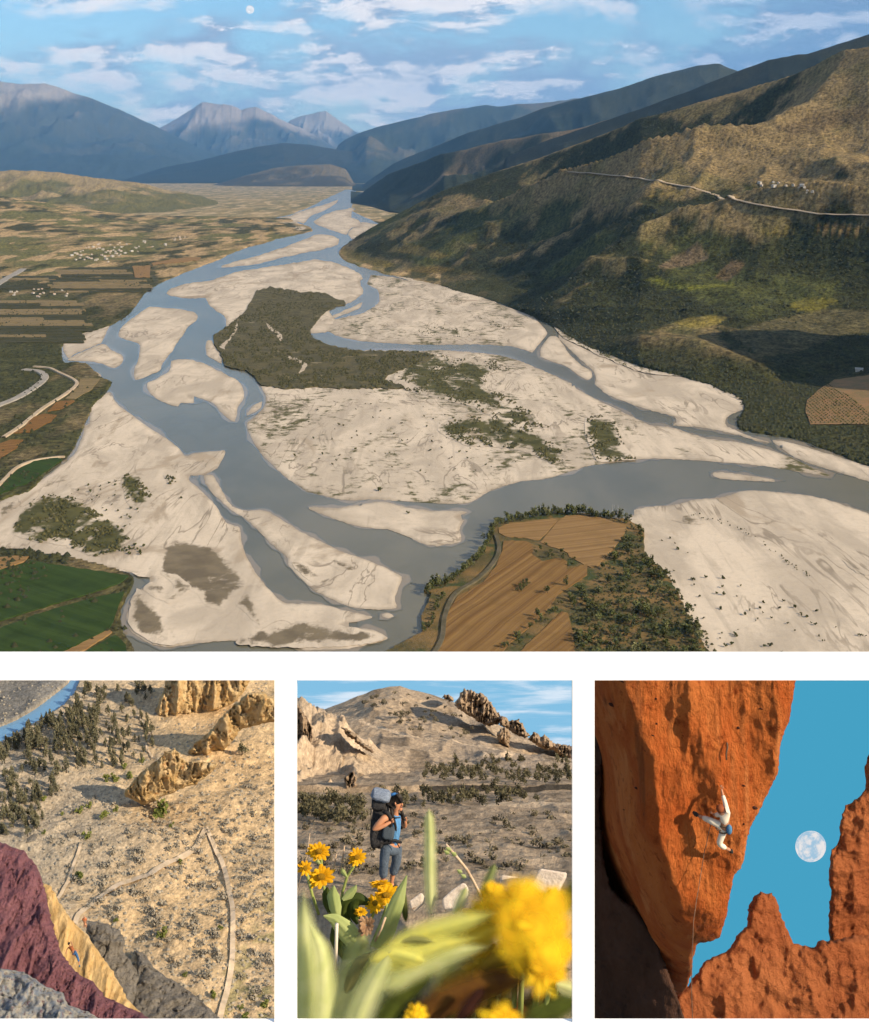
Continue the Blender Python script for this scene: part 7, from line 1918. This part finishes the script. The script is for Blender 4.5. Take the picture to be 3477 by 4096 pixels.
# the climber
m_cloth = noisy('white_cotton', (0.74, 0.66, 0.52), (0.62, 0.54, 0.42), 6.0, 0.9)
m_skin = mat('skin', (0.42, 0.20, 0.11), 0.6, 0.3)
m_hair = mat('reddish_hair', (0.22, 0.06, 0.02), 0.8)
m_shoe = mat('black_rubber', (0.02, 0.018, 0.016), 0.6)
m_strap = mat('dark_webbing', (0.12, 0.08, 0.05), 0.8)
def q4(k, x, y, d):
    return P(*Q(k, [(x, y)])[0], d)
def A(x, y, d=0.0):
    X, Y = Q('A', [(x, y)])[0]
    return P(X, Y, float(wall_d(np.array([X]), np.array([Y]))[0]) - 0.30 - d)
cl = empty('person', A(838, 955, .1)); bpy.context.view_layer.update()
def pin(o, root):
    o.parent = root; o.matrix_parent_inverse = root.matrix_world.inverted(); return o
body = [(A(838, 955, .10), .054), (A(845, 925, .13), .055), (A(848, 893, .15), .064), (A(838, 872, .14), .05), (A(828, 858, .13), .026), (A(815, 850, .12), .045),
        (A(862, 876, .14), .036), (A(846, 815, .08), .026), (A(831, 762, .03), .020), (A(822, 724, -.01), .015),
        (A(815, 885, .13), .034), (A(786, 893, .05), .024), (A(768, 886, -.02), .016),
        (A(812, 955, .11), .044), (A(755, 930, .13), .035), (A(700, 906, .04), .024), (A(672, 896, .0), .022),
        (A(838, 990, .11), .044), (A(806, 1078, .16), .035), (A(852, 1104, .08), .024), (A(878, 1116, .02), .022)]
ed_ = [(0, 1), (1, 2), (2, 3), (3, 4), (4, 5), (2, 6), (6, 7), (7, 8), (8, 9), (2, 10), (10, 11), (11, 12), (0, 13), (13, 14), (14, 15), (15, 16), (0, 17), (17, 18), (18, 19), (19, 20)]
pin(skin('body', body, ed_, m_skin), cl)
def grow(idx, g): return [(body[i][0], body[i][1] + g) for i in idx]
shirt = [0, 1, 2, 3, 6, 7, 8, 10, 11]
mp = {v: i for i, v in enumerate(shirt)}
pin(skin('shirt', grow(shirt, .007), [(mp[a], mp[b]) for a, b in ed_ if a in mp and b in mp], m_cloth), cl)
tro = [0, 13, 14, 15, 17, 18, 19]
mp = {v: i for i, v in enumerate(tro)}
pin(skin('trousers', grow(tro, .009), [(mp[a], mp[b]) for a, b in ed_ if a in mp and b in mp], m_cloth), cl)
hd = bpy.data.objects.new('hair', sphere_mesh('hair', .055, m_hair, 16, 10)); COL.objects.link(hd)
hd.matrix_world = Matrix.Translation(A(814, 852, .15)); pin(hd, cl)
for a, b in (((672, 896), (640, 872)), ((878, 1116), (893, 1132))):
    pin(tube('shoe', [A(*a, .01), A((a[0] + b[0]) / 2, (a[1] + b[1]) / 2, .0), A(*b, -.02)], [.026, .03, .016], m_shoe), cl)
for (x, y), dirs in (((821, 718), [(-9, -14), (-4, -18), (1, -18), (6, -15)]), ((764, 884), [(-14, -4), (-15, -9), (-12, -14), (-8, -17)])):
    for dx, dy in dirs:
        pin(tube('finger', [A(x, y, -.01), A(x + dx * .6, y + dy * .6, -.005), A(x + dx, y + dy, -.03)], [.007, .006, .004], m_skin, n=6), cl)
    pin(tube('thumb', [A(x + 5, y + 6, 0), A(x + 12, y + 1, -.005), A(x + 13, y - 6, -.02)], [.008, .007, .005], m_skin, n=6), cl)
ring = [A(838 + 32 * math.cos(t), 952 + 14 * math.sin(t), .10 + .05 * math.sin(t) + .02) for t in np.linspace(0, 6.283, 17)]
pin(tube('harness_belt', ring, .012, m_strap, n=6), cl)
for cx_, cy_, rx_, ry_ in ((800, 962, 14, 26), (838, 1000, 30, 9)):
    pin(tube('leg_loop', [A(cx_ + rx_ * math.cos(t), cy_ + ry_ * math.sin(t), .12 + .05 * math.sin(t)) for t in np.linspace(0, 6.283, 13)], .009, m_strap, n=6), cl)
tag(cl, 'climber in white shirt and trousers spread across the orange rock face', 'person')
bag = bpy.data.objects.new('chalk_bag', sphere_mesh('chalk_bag', .05, mat('blue_nylon', (0.06, 0.17, 0.30), 0.8), 16, 10)); COL.objects.link(bag)
bag.matrix_world = Matrix.Translation(A(873, 985, .17)) @ Matrix.Diagonal((.8, .8, 1.35, 1))
tag(bag, 'small blue chalk bag hanging behind the climber in white', 'bag')
m_rope = noisy('rope', (0.26, 0.15, 0.09), (0.14, 0.08, 0.05), 30)
def B4(x, y, d=0.0):
    X, Y = Q('B', [(x, y)])[0]
    return P(X, Y, float(wall_d(np.array([X]), np.array([Y]))[0]) - 0.30 - d)
rp = [A(815, 945, .12), A(775, 915, .05), A(752, 900, .0), A(752, 960, .02), A(738, 1020, .03), A(728, 1080, .05)] + [B4(715, 20, .05), B4(690, 180, .1), B4(665, 330, .2), B4(645, 470, .5), P(*Q('B', [(636, 700)])[0], 16.6), P(*Q('B', [(632, 900)])[0], 16.6), P(*Q('B', [(640, 1140)])[0], 16.6)]
ro_ = tube('climbing_rope', rp, .0055, m_rope, n=6)
tag(ro_, 'thin climbing rope hanging from the climber down the rock', 'rope')
qd = tube('sling', [A(858, 430, -.02), A(862, 460, .0), A(853, 500, .0), A(855, 540, .0)], .011, m_strap, n=6)
tag(qd, 'short dark sling hanging on the upper rock face', 'sling')
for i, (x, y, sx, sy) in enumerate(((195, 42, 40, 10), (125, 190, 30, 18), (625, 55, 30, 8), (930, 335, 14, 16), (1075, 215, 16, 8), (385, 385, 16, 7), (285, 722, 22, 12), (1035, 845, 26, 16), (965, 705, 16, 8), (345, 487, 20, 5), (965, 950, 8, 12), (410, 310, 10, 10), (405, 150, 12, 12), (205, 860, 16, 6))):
    me = sphere_mesh('pocket_shade_disc', 1.0, m_pocket_shade, 10, 6)  # flat dark disc with the shade in its colour, no hollow behind
    o = bpy.data.objects.new('pocket_shade_disc', me); COL.objects.link(o)
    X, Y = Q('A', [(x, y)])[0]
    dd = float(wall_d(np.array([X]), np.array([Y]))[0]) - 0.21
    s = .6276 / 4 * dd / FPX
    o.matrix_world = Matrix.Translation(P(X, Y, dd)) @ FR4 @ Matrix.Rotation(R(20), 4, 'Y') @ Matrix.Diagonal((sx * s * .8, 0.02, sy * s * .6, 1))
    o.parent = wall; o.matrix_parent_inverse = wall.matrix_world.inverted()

# ------------------------------------------------------------------ the air of the valley
hz = bpy.data.meshes.new('haze')
x0, x1, y0, y1, z0, z1 = -80000, 80000, -4000, 115000, -75, 8200
hz.from_pydata([(x0, y0, z0), (x1, y0, z0), (x1, y1, z0), (x0, y1, z0), (x0, y0, z1), (x1, y0, z1), (x1, y1, z1), (x0, y1, z1)], [],
               [(0, 3, 2, 1), (4, 5, 6, 7), (0, 1, 5, 4), (1, 2, 6, 5), (2, 3, 7, 6), (3, 0, 4, 7)])
hzo = bpy.data.objects.new('haze', hz); COL.objects.link(hzo)
hm_ = bpy.data.materials.new('haze'); hm_.use_nodes = True
ht = NT(hm_.node_tree); ht.n.clear()
ho = ht.node('ShaderNodeOutputMaterial')
pv = ht.node('ShaderNodeVolumePrincipled')
pv.inputs['Color'].default_value = (0.22, 0.52, 1.0, 1)
pv.inputs['Density'].default_value = 0.95e-5
pv.inputs['Anisotropy'].default_value = 0.0
ht.l.new(pv.outputs[0], ho.inputs['Volume'])
hz.materials.append(hm_)
tag(hzo, 'pale blue air fading the far mountains', 'haze', kind='stuff')
